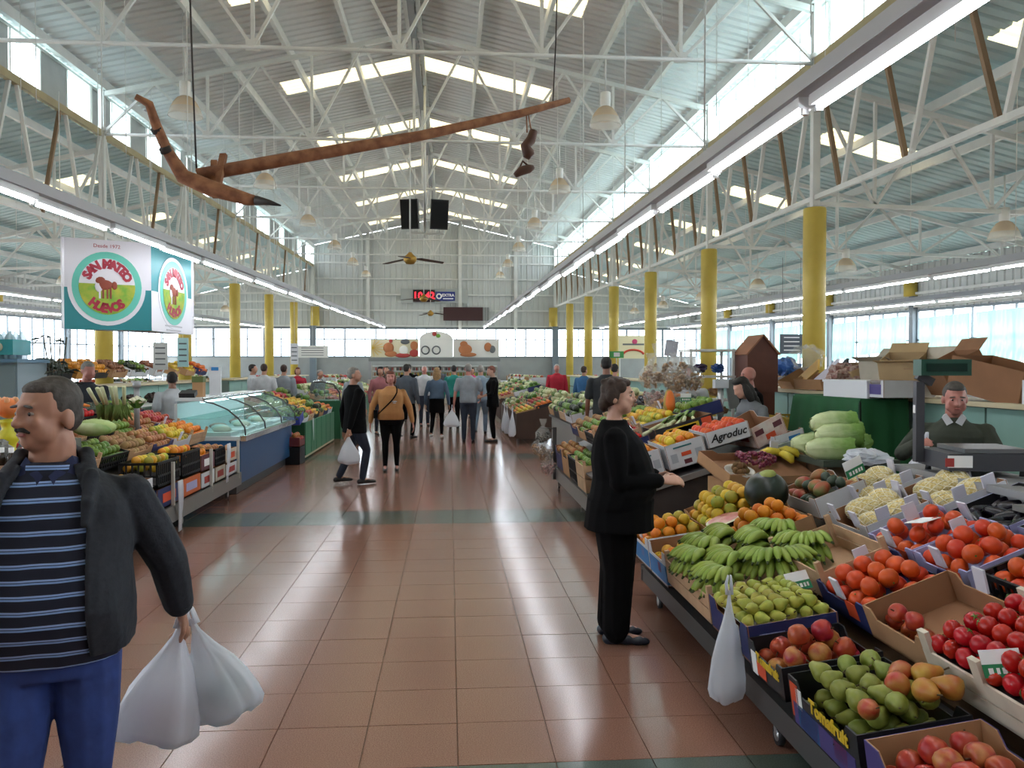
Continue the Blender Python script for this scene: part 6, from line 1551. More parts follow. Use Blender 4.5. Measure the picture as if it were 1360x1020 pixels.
# toy stand: orange ball on yellow pedestals, orange bowls, bottles
tb = thing('toy_table', 'cluttered side table at the left edge behind the striped man', 'table', (-3.15, 5.75, 0)); b = MB(); b.box((0, 0, 1.05), (.7, .9, .04), lwood); b.build('top', tb)
for x in (-.3, .3):
    for y in (-.4, .4): b = MB(); b.box((x, y, .52), (.04, .04, 1.04), lwood); b.build('leg', tb)
ty = thing('orange_ornament', 'orange ball ornament on a stacked yellow pedestal', 'ornament', (-2.93, 5.7, 1.07)); yl = M('bright_yellow', '#c9c32a', .45)
b = MB(); b.lathe([(0, 0), (.1, 0), (.09, .02), (.04, .07), (.045, .1), (.065, .13), (.065, .17), (.04, .2), (.05, .24), (.06, .26), (0, .27)], yl, n=16); b.build('pedestal', ty)
b = MB(); b.ell((0, 0, .34), (.075, .075, .07), M('orange_plastic', '#d2773f', .4), 14, 9); bl_ = b.build('ball', ty)
for k in range(5): a = k * 1.26; b = MB(); b.ell((.05 * math.cos(a), .05 * math.sin(a), .39), (.018, .018, .025), M('orange_pale', '#e0a070', .4), 8, 5); b.build('bump', bl_)
ob_ = thing('orange_bowl', 'large orange bowl on the side table at the left edge', 'bowl', (-3.1, 5.55, 1.07)); b = MB(); b.lathe([(0, 0), (.08, 0), (.16, .12), (.15, .12), (.07, .02), (0, .02)], M('orange_red', '#cf4a1f', .4), n=18); b.build('bowl', ob_)
crumple('grey cloth bundle beside the orange bowl', (-2.86, 5.45, 1.15), .08, M('grey_bundle', '#7d7d78', .8), 9, 'cloth_bundle', .8, 'cloth')
for k in range(6):
    o = thing('sauce_bottle', 'small dark bottle with a white cap, %s in the row at the left edge' % POS[k], 'bottle', (-3.0 + .07 * k, 5.32 + .02 * (k % 2), 1.07)); b = MB(); b.lathe([(0, 0), (.028, 0), (.028, .06), (.014, .08)], M('dark_glass', '#33291f', .2), n=10); b.build('body', o); b = MB(); b.lathe([(.016, .08), (.016, .11), (0, .11)], wh, n=10); b.build('cap', o)
for k, (px, py, Y_, w, h, m_, lb) in enumerate(((213, 473, 15.5, .26, .5, M('paper_grey', '#c4c7c6', .7), 'white printed price sheet hanging over the left stalls'), (243, 468, 16, .2, .55, M('bag_teal', '#a8cfd0', .6), 'pale teal bag hanging beside the price sheet'), (116, 300, 12, 0, 0, None, ''), (415, 467, 24, .9, .35, bb_w, 'white shop sign over the far left stalls'), (391, 470, 22, .2, .55, wboard, 'narrow white paper roll hanging over the left stalls'))):
    if not m_: continue
    p = W(px, py, Y_); o = thing('hanging_notice', lb, 'sign', (p[0], p[1], 0)); b = MB(); b.box((0, 0, p[2]), (w, .02, h), m_); b.build('sheet', o)
    for q in range(4): b = MB(); b.box((0, -.012, p[2] + h * (.3 - .2 * q)), (w * .7, .003, h * .05), gry); b.build('print_line', o)
    b = MB(); b.tube([(0, 0, p[2] + h / 2), (0, 0, rz(2.2, Y_))], .004, white_steel, 4); b.build('hanger_wire', o)
# green-white sign and cream billboard among the right-hand columns
p = W(819, 471, 24); o = thing('green_sign', 'green notice with a pale panel by the yellow columns', 'sign', (p[0], 24, 0)); b = MB(); b.box((0, 0, p[2]), (.42, .04, .2), M('sign_grn', '#3f8f4a', .5)); b.build('board', o); b = MB(); b.box((0, -.025, p[2]), (.18, .005, .12), wboard); b.build('panel', o); b = MB(); b.tube([(0, .03, 0), (0, .03, p[2])], .015, white_steel, 6); b.build('pole', o)
p = W(841, 461, 30); o = thing('cream_billboard', 'cream shop billboard with a red arc between the columns', 'billboard', (p[0], 30, 0)); b = MB(); b.box((0, 0, p[2]), (1.15, .05, .85), M('cream_board', '#e2dcb5', .6)); b.build('board', o)
b = MB(); b.tube([(.4 * math.cos(R(a)), -.04, p[2] - .32 + .22 * math.sin(R(a))) for a in range(15, 170, 12)], .04, M('arc_red', '#c9452f', .5), 6); b.build('red_arc', o); b = MB(); b.box((0, -.03, p[2] + .1), (.8, .01, .06), gry); b.build('dark_lettering', o); b = MB(); b.ell((.05, -.03, p[2] + .2), (.1, .01, .1), pink_ink, 10, 6); b.build('badge', o)
for s in (-1, 1): b = MB(); b.tube([(s * .5, 0, 0), (s * .5, 0, p[2])], .02, white_steel, 6); b.build('pole', o)

# ------------------------------------------------------------------ far stalls on both sides and the far shop
fill_far = [['apple', 'yellow', 'cab', 'orange', 'leaf', 'tomato', 'garlic', 'cab', 'yellow', 'leaf'], ['leaf', 'orange', 'tomato', 'cab', 'yellow', 'leaf', 'onion', 'garlic', 'cab', 'apple'], ['cab', 'garlic', 'leaf', 'onion', 'cab', 'tomato', 'leaf', 'cab', 'garlic', 'leaf']]
for side, X, y0, y1, nm, lb in ((1, 1.5, 24.6, 34.0, 'far right-hand stall', 'long far stall on the right beyond the brown one'), (-1, -2.75, 21.2, 34.0, 'far left-hand stall', 'long far stall on the left beyond the domed case')):
    o = thing('far_stall', lb, 'stall', (X, y0, 0)); L = y1 - y0; s = side
    b = MB(); b.box((s * .03, L / 2, .42), (.04, L, .6), brown_cloth if s > 0 else gpd); b.build('front_board', o); b = MB(); b.box((s * .7, 0, .45), (1.35, .04, .6), brown_cloth if s > 0 else gpd); b.build('end_board', o)
    b = MB(); b.add([(0, 0, .64), (s * 1.4, 0, 1.0), (s * 1.4, L, 1.0), (0, L, .64)], [(0, 1, 2, 3)], dksteel); b.build('display_board', o)
    for y in (.1, L / 2, L - .1):
        for x in (.1, 1.3): b = MB(); b.box((s * x, y, .3), (.06, .06, .6), dksteel); b.build('leg', o)
    fill_stall(side, X, .8, .26, y0 + .05, y1, fill_far, nm, True, seed=13 + s, h=.14)
shop = thing('far_shop', 'far shop counter with shelves of goods under the billboard', 'shop', (W(577, 480, SY)[0], SY + .4, 0))
b = MB(); b.box((0, 1.4, .9), (6.2, .1, 1.75), M('shop_back', '#b3ada0', .7)); b.build('back_wall', shop); b = MB(); b.box((0, 0, .55), (6.2, .6, 1.1), M('shop_front', '#b9b3a6', .5)); b.build('counter', shop)
for z in (1.25, 1.5, 1.75): b = MB(); b.box((0, 1.2, z), (6, .35, .03), cwhite); b.build('shelf', shop)
for sx in (-1, 1): b = MB(); b.box((sx * 3.05, .3, 1.05), (.12, .12, 2.1), grey_cab); b.build('post', shop)
jb = MB()
for k in range(90):
    z = (1.28, 1.53)[k % 2]; jb.box((-2.9 + .065 * k, 1.15, z + .07), (.055, .1, .15), (tan, redp, yel, bb_w, grn, gry)[(k * 7) % 6])
tag(jb.build('shelf_goods', shop), kind='stuff')
# low side fillers: stacked crates and covered counters in the side aisles
for k, (x, y, m_, lb) in enumerate(((8.6, 16, wboard, 'right aisle, near'), (8.8, 22, card_lt, 'right aisle, middle'), (8.4, 28, wboard, 'right aisle, far'), (-9.6, 18, wboard, 'left aisle, near'), (-9.8, 25, card_lt, 'left aisle, middle'), (-9.4, 31, wboard, 'left aisle, far'), (3.6, 35.5, wboard, 'far right end'), (-4.8, 36, card_lt, 'far left end'), (6.4, 38.2, wboard, 'end wall, right'), (10.2, 38.0, card_lt, 'end wall, far right'), (-8.2, 38.5, wboard, 'end wall, left'), (-11.8, 38.0, card_lt, 'end wall, far left'), (3.1, 39.6, wboard, 'right of the far shop'), (-5.6, 39.8, card_lt, 'left of the far shop'))):
    o = thing('market_table', 'long covered market table, ' + lb, 'table', (x, y, 0)); b = MB(); b.box((0, 0, .98), (1.2, 4.2, .06), wboard); b.build('top', o); b = MB(); b.box((0, 0, .48), (1.1, 4.1, .94), teal_panel); b.build('skirt', o)
    for q in range(6):
        c = crate('%s crate of %s, %s along the market table, %s' % (('white', 'brown')[q % 2], ('pink goods', 'greens', 'dark goods')[q % 3], POS[q], lb), Matrix.Translation((x + random.uniform(-.15, .15), y - 1.75 + .7 * q, 1.27)) @ Matrix.Rotation(random.uniform(-.2, .2), 4, 'Z'), .6, .55, .25, (wboard, card_lt)[q % 2], card_in)
        pile_stuff(c, [C_(n_) for n_ in (('far_red', 'far_pale'), ('far_green', 'far_pale'), ('far_dark', 'far_brown'))[q % 3]], .07, 2, -.14)
# ------------------------------------------------------------------ people
JOBS = []                                  # (MB, voxel, smooth steps, slot) evaluated together below
def job(mb, vox, it=4):
    d = {'mb': mb, 'vox': vox, 'it': it, 'me': None}; JOBS.append(d); return d
def run_jobs():
    ts = bpy.data.scenes.new('workshop'); obs = []
    for d in JOBS:
        me = d['mb'].mesh('raw'); ob = bpy.data.objects.new('raw', me); ts.collection.objects.link(ob)
        rm = ob.modifiers.new('r', 'REMESH'); rm.mode = 'VOXEL'; rm.voxel_size = d['vox']; rm.use_smooth_shade = True
        sm = ob.modifiers.new('s', 'SMOOTH'); sm.factor = .5; sm.iterations = d['it']
        obs.append(ob)
    vl = ts.view_layers[0]; vl.update(); dg = vl.depsgraph; dg.update()
    for d, ob in zip(JOBS, obs):
        me = bpy.data.meshes.new_from_object(ob.evaluated_get(dg)); me.materials.clear()
        for p in me.polygons: p.use_smooth = True
        d['me'] = me
    for ob in obs:
        m = ob.data; bpy.data.objects.remove(ob); bpy.data.meshes.remove(m)
    bpy.data.scenes.remove(ts)

DUM = bpy.data.materials.new('dummy')
def chain(mb, pts, rad, flat=1.0, n=10):
    """rounded tapered limb along points"""
    mb.tube(pts, rad, DUM, n, True, flat)
    for p, r_ in zip(pts, rad): mb.ell(p, (r_ * .99, r_ * .99, r_ * .99), DUM, 8, 6)
def loft(mb, secs, n=18):
    """closed stack of ellipses (cx, cy, z, rx, ry)"""
    vs = []; fs = []
    for cx, cy, z, rx, ry in secs:
        for k in range(n):
            t = 2 * math.pi * k / n; c, s = math.cos(t), math.sin(t)
            vs.append((cx + rx * math.copysign(abs(c) ** .85, c), cy + ry * math.copysign(abs(s) ** .85, s), z))
    for i in range(len(secs) - 1):
        for k in range(n): k2 = (k + 1) % n; fs.append((i * n + k, i * n + k2, (i + 1) * n + k2, (i + 1) * n + k))
    fs.append(tuple(range(n - 1, -1, -1))); e = (len(secs) - 1) * n; fs.append(tuple(e + k for k in range(n)))
    mb.add(vs, fs, DUM)
def hand(mb, wr, d, nrm, H, side, curl=.6):
    """palm and five bent fingers; d points along the forearm, nrm out of the palm"""
    wr, d, nrm = Vector(wr), Vector(d).normalized(), Vector(nrm)
    nrm = (nrm - d * nrm.dot(d)).normalized(); a = d.cross(nrm) * side        # a: towards the thumb
    L = .108 * H / 1.0 * .55
    k = wr + d * L
    for o in (-1.2, -.4, .4, 1.2):
        chain(mb, [wr + a * o * .008 * H * .6, k + a * o * .0135 * H], [.011 * H * .9, .0085 * H], n=8)
    for i, (o, fl) in enumerate(((1.25, .9), (.42, 1.0), (-.42, .94), (-1.25, .74))):
        p = k + a * o * .0135 * H; dd = d.copy(); pts = [p]; ln = .024 * H * fl
        for q in range(3):
            ang = curl * (.55 if q == 0 else .8)
            dd = (dd * math.cos(ang) + nrm * math.sin(ang)).normalized(); nn = nrm
            p = p + dd * ln * (1.0, .75, .6)[q]; pts.append(p)
        chain(mb, pts, [.0064 * H, .0058 * H, .0052 * H, .0045 * H], n=6)
    p = wr + d * L * .35 + a * .016 * H
    t1 = (a * .75 + d * .7 + nrm * .25).normalized(); q1 = p + t1 * .024 * H; t2 = (a * .25 + d * .85 + nrm * .5).normalized(); q2 = q1 + t2 * .02 * H
    chain(mb, [wr + d * L * .15 + a * .008 * H, p, q1, q2], [.01 * H, .0085 * H, .0068 * H, .0055 * H], n=6)

SKIN = {'tan': M('skin_tan', '#b08069', .5, 0, .12, 16, sss=.08), 'fair': M('skin_fair', '#c79a86', .5, 0, .1, 16, sss=.08), 'rose': M('skin_rose', '#b5786b', .5, 0, .07, 12, sss=.08), 'dark': M('skin_dark', '#8a5d49', .5, 0, .1, 16, sss=.05)}
eye_w = M('eye_white', '#a79c94', .3); eye_d = M('eye_dark', '#1d1512', .25); lip_m = M('lips', '#9a5a52', .5)
hair_k = lambda nm, h: M('hair_' + nm, h, .7, 0, .35, 50, bump=.4)
HAIR = {'black': hair_k('black', '#1d1815'), 'brown': hair_k('brown', '#3c2a20'), 'red': hair_k('red', '#6d3826'), 'grey': hair_k('grey', '#8b8680'), 'white': hair_k('white', '#b9b4ac'), 'blond': hair_k('blond', '#9c7a50'), 'salt': hair_k('salt', '#4a443f')}
cl = lambda nm, h, **k: M('cloth_' + nm, h, .85, 0, k.get('var', .15), k.get('scale', 9), bump=.25)
PEOPLE = []
def person(label, loc, yaw, h=1.7, w=1.0, belly=0, fem=False, top=None, bottom=None, shoe=None, hair=('brown', 'short'), skin='tan', arms=None, legs=None, head=(0, 0), lean=(0, 0), vox=.018, sleeve='long', hem=.5, jacket=None, skirt=None, detail=False, curl=.6, coat_open=False, palms=None, extra=None, flare=0, head_s=1.0, neck=0):
    H = h; P = {}
    lx, ly = lean
    def q(p):                                # fractions of height to metres, upper body sheared by the lean
        x, y, z = p; k = max(0, z - .5)
        return Vector(((x + lx * k) * H, (y + ly * k) * H, z * H))
    sh = (.108 if fem else .118) * w ** .5
    arms = arms or (((-.155, .01, .625), (-.165, -.03, .475)), ((.155, .01, .625), (.165, -.03, .475)))
    legs = legs or (((-.055, -.012, .275), (-.058, .012, .045), 0), ((.055, -.012, .275), (.058, .012, .045), 0))
    bw = w
    tors = [(.485, .088, .06, 0), (.53, .1 if fem else .094, .068, .004), (.58, .096 if fem else .092, .066, 0), (.63, .084 if fem else .09, .062, -.002), (.70, .094, .067, -.004), (.765, .104 if fem else .112, .07, -.002), (.79, .104, .064, .001), (.812, .08, .052, .005), (.832, .05, .042, .008), (.85, .036, .036, .006)]
    def torso(mb, inf, z0=0, z1=2, k=1.0, flr=0):
        secs = []
        if z0 > tors[0][0] and z0 < .7 and not any(abs(t_[0] - z0) < .012 for t_ in tors):
            c, rx, ry = surf(z0); secs.append((c.x, c.y, c.z, rx - .012 + inf, ry - .012 + inf))
        for z, rx, ry, yo in tors:
            if z < z0 - 1e-6 or z > z1 + 1e-6: continue
            bw = 1 + (w - 1) * (1.0 if z < .7 else max(.3, 1 - (z - .7) * 9))
            b_ = belly * math.exp(-((z - .61) / .085) ** 2)
            bust = .018 * math.exp(-((z - .735) / .035) ** 2) if fem else 0
            c = q((0, yo - b_ * .7 - bust * .6, z))
            e = flr * max(0, (.62 - z)) if flr else 0
            secs.append((c.x, c.y, c.z, (rx * bw * k + b_ * .35 + e) * H + inf, (ry * bw ** .7 * k + b_ * .6 + bust * .6 + e * .6) * H + inf))
        loft(mb, secs)
    skin_mb = MB()
    def surf(z):
        for a_, b2 in zip(tors, tors[1:]):
            if a_[0] <= z <= b2[0]:
                t_ = (z - a_[0]) / (b2[0] - a_[0]); rx = a_[1] + (b2[1] - a_[1]) * t_; ry = a_[2] + (b2[2] - a_[2]) * t_; yo = a_[3] + (b2[3] - a_[3]) * t_
                bw_ = 1 + (w - 1) * (1.0 if z < .7 else max(.3, 1 - (z - .7) * 9)); b_ = belly * math.exp(-((z - .61) / .085) ** 2); bu = .018 * math.exp(-((z - .735) / .035) ** 2) if fem else 0
                c = q((0, yo - b_ * .7 - bu * .6, z)); return c, (rx * bw_ * 1.02 + b_ * .35) * H + .012, (ry * bw_ ** .7 * 1.02 + b_ * .6 + bu * .6) * H + .012
    torso(skin_mb, -.012)
    hy, hp = head
    pv = q((0, .0, .862)); HR = Matrix.Translation(pv) @ Matrix.Rotation(R(hy), 4, 'Z') @ Matrix.Rotation(R(hp), 4, 'X')
    hs = H * head_s
    def hd(p): return HR @ Vector((p[0] * hs, p[1] * hs, (p[2] - .862) * hs))
    def hell(mb, p, r_, mat=DUM, n=12, m=9):
        T = HR; mb.ell((p[0] * hs, p[1] * hs, (p[2] - .862) * hs), tuple(x * hs for x in r_), mat, n, m, T=T)
    nk = .029 if fem else .034
    chain(skin_mb, [q((0, .012, .81)), q((0, .008, .85)), hd((0, .004, .885))], [nk * 1.25 * H, nk * H + neck, nk * .95 * H + neck])
    hell(skin_mb, (0, .004, .946), (.0435, .055, .052)); hell(skin_mb, (0, -.018, .918), (.037, .038, .04)); hell(skin_mb, (0, -.028, .892), (.026, .026, .022)); hell(skin_mb, (0, -.036, .884), (.014, .014, .011))
    for s in (-1, 1):
        hell(skin_mb, (s * .021, -.026, .905), (.019, .021, .022)); hell(skin_mb, (s * .044, .006, .924), (.006, .0125, .019))
    # nose, brow, lips
    hell(skin_mb, (0, -.053, .94), (.006, .009, .015)); hell(skin_mb, (0, -.0605, .9225), (.0085, .0105, .0085)); hell(skin_mb, (0, -.046, .954), (.024, .007, .006)); hell(skin_mb, (0, -.051, .9035), (.0125, .006, .005))
    for s in (-1, 1): hell(skin_mb, (s * .0085, -.053, .9205), (.005, .006, .005)); hell(skin_mb, (s * .02, -.043, .925), (.014, .009, .012))
    # arms and hands
    fa = .85
    for s, (el, wr) in zip((-1, 1), arms):
        S = q((s * sh, .006, .785)); E = q(el); Wr = q(wr)
        ra = (.026 if fem else .029) * w ** .6
        chain(skin_mb, [S, S.lerp(E, .5), E, E.lerp(Wr, .35), Wr], [x * H * fa for x in (ra * 1.15, ra, ra * .82, ra * .8, ra * .56)])
        d = (Wr - E).normalized()
        pn = Vector((-s, 0, 0)) if palms is None else Vector(palms[0 if s < 0 else 1])
        if abs(d.dot(pn)) > .9: pn = Vector((0, -1, 0))
        hand(skin_mb, Wr + d * .004 * H, d, pn, H, -s, curl)
    # legs and feet
    LG = []
    for s, (kn, an, ft) in zip((-1, 1), legs):
        Hp = Vector((s * .05 * H * w ** .4, .002 * H, .5 * H)); K = Vector(kn) * H; A = Vector(an) * H; LG.append((s, Hp, K, A, ft))
        chain(skin_mb, [Hp, Hp.lerp(K, .5), K, K.lerp(A, .3), A], [x * H * fa for x in (.05 * w ** .5, .043 * w ** .5, .031, .031, .02)])
        fd = Vector((math.sin(R(ft)), -math.cos(R(ft)), 0)); 
        up_ = (A.z / H - .045) * .0
        chain(skin_mb, [A + fd * -.01 * H, A + fd * .04 * H + Vector((0, 0, -.02 * H)), A + fd * .1 * H + Vector((0, 0, -.028 * H))], [.018 * H, .019 * H, .013 * H], n=8)
    P['body'] = job(skin_mb, vox, 3)
    # top
    tp = MB(); inf = .012
    torso(tp, inf, hem, .85 if not coat_open else .84, 1.02, flare)
    if hem < .485: loft(tp, [(q((0, 0, hem)).x, -belly * .25 * H, hem * H, (.108 * bw + flare * .14) * H + inf, (.078 * bw ** .7 + belly * .4 + flare * .08) * H + inf), (0, -belly * .3 * H, .5 * H, (.104 * bw) * H + inf, (.074 * bw ** .7 + belly * .4) * H + inf), (0, -belly * .4 * H, .55 * H, .1 * bw * H + inf, (.07 * bw ** .7 + belly * .5) * H + inf)])
    if sleeve != 'none':
        for s, (el, wr) in zip((-1, 1), arms):
            S = q((s * sh, .006, .785)); E = q(el); Wr = q(wr); ra = (.03 if fem else .033) * w ** .6
            if sleeve == 'long': chain(tp, [q((s * sh * .55, .006, .797)), S, S.lerp(E, .5), E, E.lerp(Wr, .5), E.lerp(Wr, .93)], [x * H for x in (ra * .8, ra * 1.15, ra * 1.08, ra * .98, ra * .86, ra * .72)])
            elif sleeve == 'short': chain(tp, [q((s * sh * .55, .006, .797)), S, S.lerp(E, .45), S.lerp(E, .72)], [x * H for x in (ra * .8, ra * 1.13, ra * 1.12, ra * 1.08)])
            else: chain(tp, [q((s * sh * .55, .006, .797)), S, S.lerp(E, .5), E, E.lerp(Wr, .35)], [x * H for x in (ra * .8, ra * 1.13, ra * 1.06, ra * .98, ra * .85)])
    P['top'] = job(tp, vox * .9, 4)
    # trousers or skirt
    bt = MB()
    loft(bt, [(0, 0, .475 * H, .098 * bw ** .8 * H, .066 * w ** .7 * H), (0, .004 * H, .53 * H, (.1 if fem else .095) * bw ** .9 * H + .005, .071 * w ** .7 * H), (0, -belly * .5 * H, .565 * H, .096 * bw * H + .008, (.068 * w ** .7 + belly * .5) * H + .006)])
    if skirt is None or True:
        for s, Hp, K, A, ft in LG:
            thn = w ** .6
            r_ = (.056 * thn, .049 * thn, .037 * (1 + flare * .4), .036 * (1 + flare * .6), .03 * (1 + flare * 1.2)) if not fem else (.056 * thn, .047 * thn, .034, .033, .022)
            if bottom and bottom[1] == 'loose': r_ = (.06 * thn, .057 * thn, .05 * w ** .4, .047 * w ** .4, .043 * w ** .4)
            chain(bt, [Hp, Hp.lerp(K, .5), K, K.lerp(A, .35), K.lerp(A, .97)], [x * H for x in r_])
    P['bottom'] = job(bt, vox * .9, 4)
    if skirt:
        sk = MB(); zs = skirt[1]
        loft(sk, [(0, 0, zs * H, .105 * w * H, .085 * H), (0, 0, .45 * H, .105 * w * H, .08 * H), (0, 0, .58 * H, .09 * w * H, .066 * H)]); P['skirt'] = job(sk, vox, 3)
    for s, Hp, K, A, ft in LG:
        sm = MB(); fd = Vector((math.sin(R(ft)), -math.cos(R(ft)), 0)); z0 = A.z - .045 * H
        b0 = A + Vector((0, 0, -.026 * H))
        for u, rw, rh, zz in ((-.026, .022, .024, 0), (.0, .025, .026, .003), (.04, .026, .022, 0), (.08, .026, .018, -.004), (.105, .02, .014, -.007)):
            p = b0 + fd * u * H * 1.0 + Vector((0, 0, zz * H)); sm.ell(p, (rw * H, rw * H * 1.25, rh * H), DUM, 10, 7)
        P.setdefault('shoes', []).append(job(sm, min(vox, .012), 3))
    # hair
    hm = MB(); hn, style = hair
    if style != 'bald':
        hell(hm, (0, .0105, .9555), (.0442, .0505, .0472)); hell(hm, (0, .02, .93), (.0425, .0395, .036))
        if style in ('short', 'wavy'):
            hell(hm, (0, -.008, .979), (.034, .034, .0175))
            for s in (-1, 1): hell(hm, (s * .035, .012, .95), (.0105, .028, .028))
        if style == 'wavy':
            for k in range(14): a = k * 2.4; u = .009 * math.sqrt(k + 1); hell(hm, (u * math.sin(a) * 1.1, .004 + u * math.cos(a) * 1.3, .995 - u * .45), (.014, .014, .012))
            for s in (-1, 1): hell(hm, (s * .041, .012, .935), (.0095, .024, .03)); hell(hm, (s * .037, -.016, .965), (.01, .018, .02))
            hell(hm, (0, .045, .905), (.032, .02, .03))
        if style == 'long':
            for z in (.9, .86, .82, .78): hell(hm, (0, .03, z), (.052, .036, .05))
            hell(hm, (0, -.012, .985), (.04, .036, .02))
            for s in (-1, 1): hell(hm, (s * .044, -.004, .89), (.014, .03, .07))
        if style == 'bob':
            for s in (-1, 1): hell(hm, (s * .042, .01, .92), (.013, .03, .045))
            hell(hm, (0, .03, .9), (.042, .03, .05)); hell(hm, (0, -.014, .985), (.04, .036, .02))
        if style == 'tied':
            hell(hm, (0, -.012, .985), (.038, .034, .018)); hell(hm, (0, .062, .945), (.022, .026, .024)); hell(hm, (0, .07, .9), (.014, .016, .04))
            for s in (-1, 1): hell(hm, (s * .036, .01, .945), (.011, .028, .03))
        P['hair'] = job(hm, vox * .7, 2)
    rec = dict(label=label, loc=loc, yaw=yaw, P=P, top=top, bottom=bottom, shoe=shoe, hair=hair, skin=skin, skirt=skirt, HR=HR, hs=hs, q=q, extra=extra, surf=surf, detail=detail, H=H, head=head, arms=arms)
    PEOPLE.append(rec)
    return rec
def finish_people():
    for r_ in PEOPLE:
        P = r_['P']; o = place('person', P['body']['me']); o.data.materials.append(SKIN[r_['skin']]); tag(o, r_['label'], 'person')
        o.location = r_['loc']; o.rotation_euler = (0, 0, R(r_['yaw'])); r_['o'] = o
        def part(nm, key, mat):
            me = P[key]['me'] if isinstance(P[key], dict) else key; me.materials.append(mat); return place(nm, me, o)
        t = part('top' if not r_['top'][1:] else r_['top'][1], 'top', r_['top'][0]); r_['top_o'] = t
        part('trousers', 'bottom', r_['bottom'][0])
        if 'skirt' in P: part('skirt', 'skirt', r_['skirt'][0])
        for s in P['shoes']: s['me'].materials.append(r_['shoe']); place('shoe', s['me'], o)
        if 'hair' in P: part('hair', 'hair', HAIR[r_['hair'][0]])
        if r_['detail']:
            HR, hs = r_['HR'], r_['hs']
            def feat(nm, p, rr, mat, rot=None):
                b = MB(); b.ell((p[0] * hs, p[1] * hs, (p[2] - .862) * hs), tuple(x * hs for x in rr), mat, 10, 7, T=HR, rot=rot); return b.build(nm, o)
            for s in (-1, 1):
                e = feat('eye', (s * .0175, -.0455, .9385), (.0062, .004, .0032), eye_w)
                b = MB(); b.ell((s * .0175 * hs, -.0488 * hs, (.9385 - .862) * hs), (.0034 * hs, .0018 * hs, .0036 * hs), eye_d, 8, 6, T=HR); b.build('iris', e)
                feat('eyebrow', (s * .0185, -.0505, .9515), (.0125, .0035, .0028), HAIR[r_['hair'][0] if r_['hair'][1] != 'bald' else 'black'], (0, s * .15, 0))
            feat('lips', (0, -.0545, .9025), (.0125, .004, .0038), lip_m)
        if r_['extra']: r_['extra'](r_)
# ---- materials for clothes
blackc = M('cloth_black', '#09090b', .95, 0, .2, 9, spec=.15); navyc = cl('navy_jacket', '#22262e', scale=60, var=.25); jeans = cl('jeans_blue', '#2a3f7d', scale=14, var=.3); djeans = cl('jeans_dark', '#252d3d', scale=14); greyt = cl('grey_tee', '#8d939a'); whitet = cl('white_tee', '#c4c6ca'); tanh = cl('tan_hoodie', '#b5814f'); denim = cl('denim_light', '#51667c'); slate = cl('slate_jacket', '#4a525c'); tealc = cl('teal_top', '#1f7f74'); redc = cl('red_shirt', '#a81a30'); pinkc = cl('pink_top', '#c0306f'); olive = cl('olive_jumper', '#3a3f34'); lblue = cl('pale_blue', '#8fa3b5'); greyc = cl('grey_wool', '#6a6d70'); brownc = cl('brown_coat', '#4d3a30'); rosec = cl('rose_top', '#a5686d'); apron = cl('apron_navy', '#27303f')
shoe_k = M('shoe_black', '#141416', .5); shoe_n = M('shoe_navy', '#1b2230', .4); shoe_w = M('shoe_white', '#cfcfcf', .5)
# striped polo: bands follow the height of the cloth
def stripes():
    m = bpy.data.materials.new('striped_polo'); m.use_nodes = True; nt = m.node_tree; b = nt.nodes['Principled BSDF']; b.inputs['Roughness'].default_value = .85
    tc = nt.nodes.new('ShaderNodeTexCoord'); sp = nt.nodes.new('ShaderNodeSeparateXYZ'); nt.links.new(tc.outputs['Object'], sp.inputs[0])
    nz = nt.nodes.new('ShaderNodeTexNoise'); nz.inputs['Scale'].default_value = 3; nt.links.new(tc.outputs['Object'], nz.inputs['Vector'])
    a = nt.nodes.new('ShaderNodeMath'); a.operation = 'MULTIPLY_ADD'; a.inputs[1].default_value = .03; nt.links.new(nz.outputs['Fac'], a.inputs[0]); nt.links.new(sp.outputs['Z'], a.inputs[2])
    mu = nt.nodes.new('ShaderNodeMath'); mu.operation = 'MULTIPLY'; mu.inputs[1].default_value = 1 / .043; nt.links.new(a.outputs[0], mu.inputs[0])
    fr = nt.nodes.new('ShaderNodeMath'); fr.operation = 'FRACT'; nt.links.new(mu.outputs[0], fr.inputs[0])
    rp = nt.nodes.new('ShaderNodeValToRGB'); rp.color_ramp.interpolation = 'CONSTANT'
    e = rp.color_ramp.elements; e[0].position = 0; e[0].color = lin('#14182a'); e[1].position = .6; e[1].color = lin('#7f9fd0'); n = e.new(.72); n.color = lin('#20284a'); n = e.new(.78); n.color = lin('#8faad6'); n = e.new(.9); n.color = lin('#14182a')
    nt.links.new(fr.outputs[0], rp.inputs[0]); nt.links.new(rp.outputs[0], b.inputs['Base Color'])
    return m
polo = stripes()

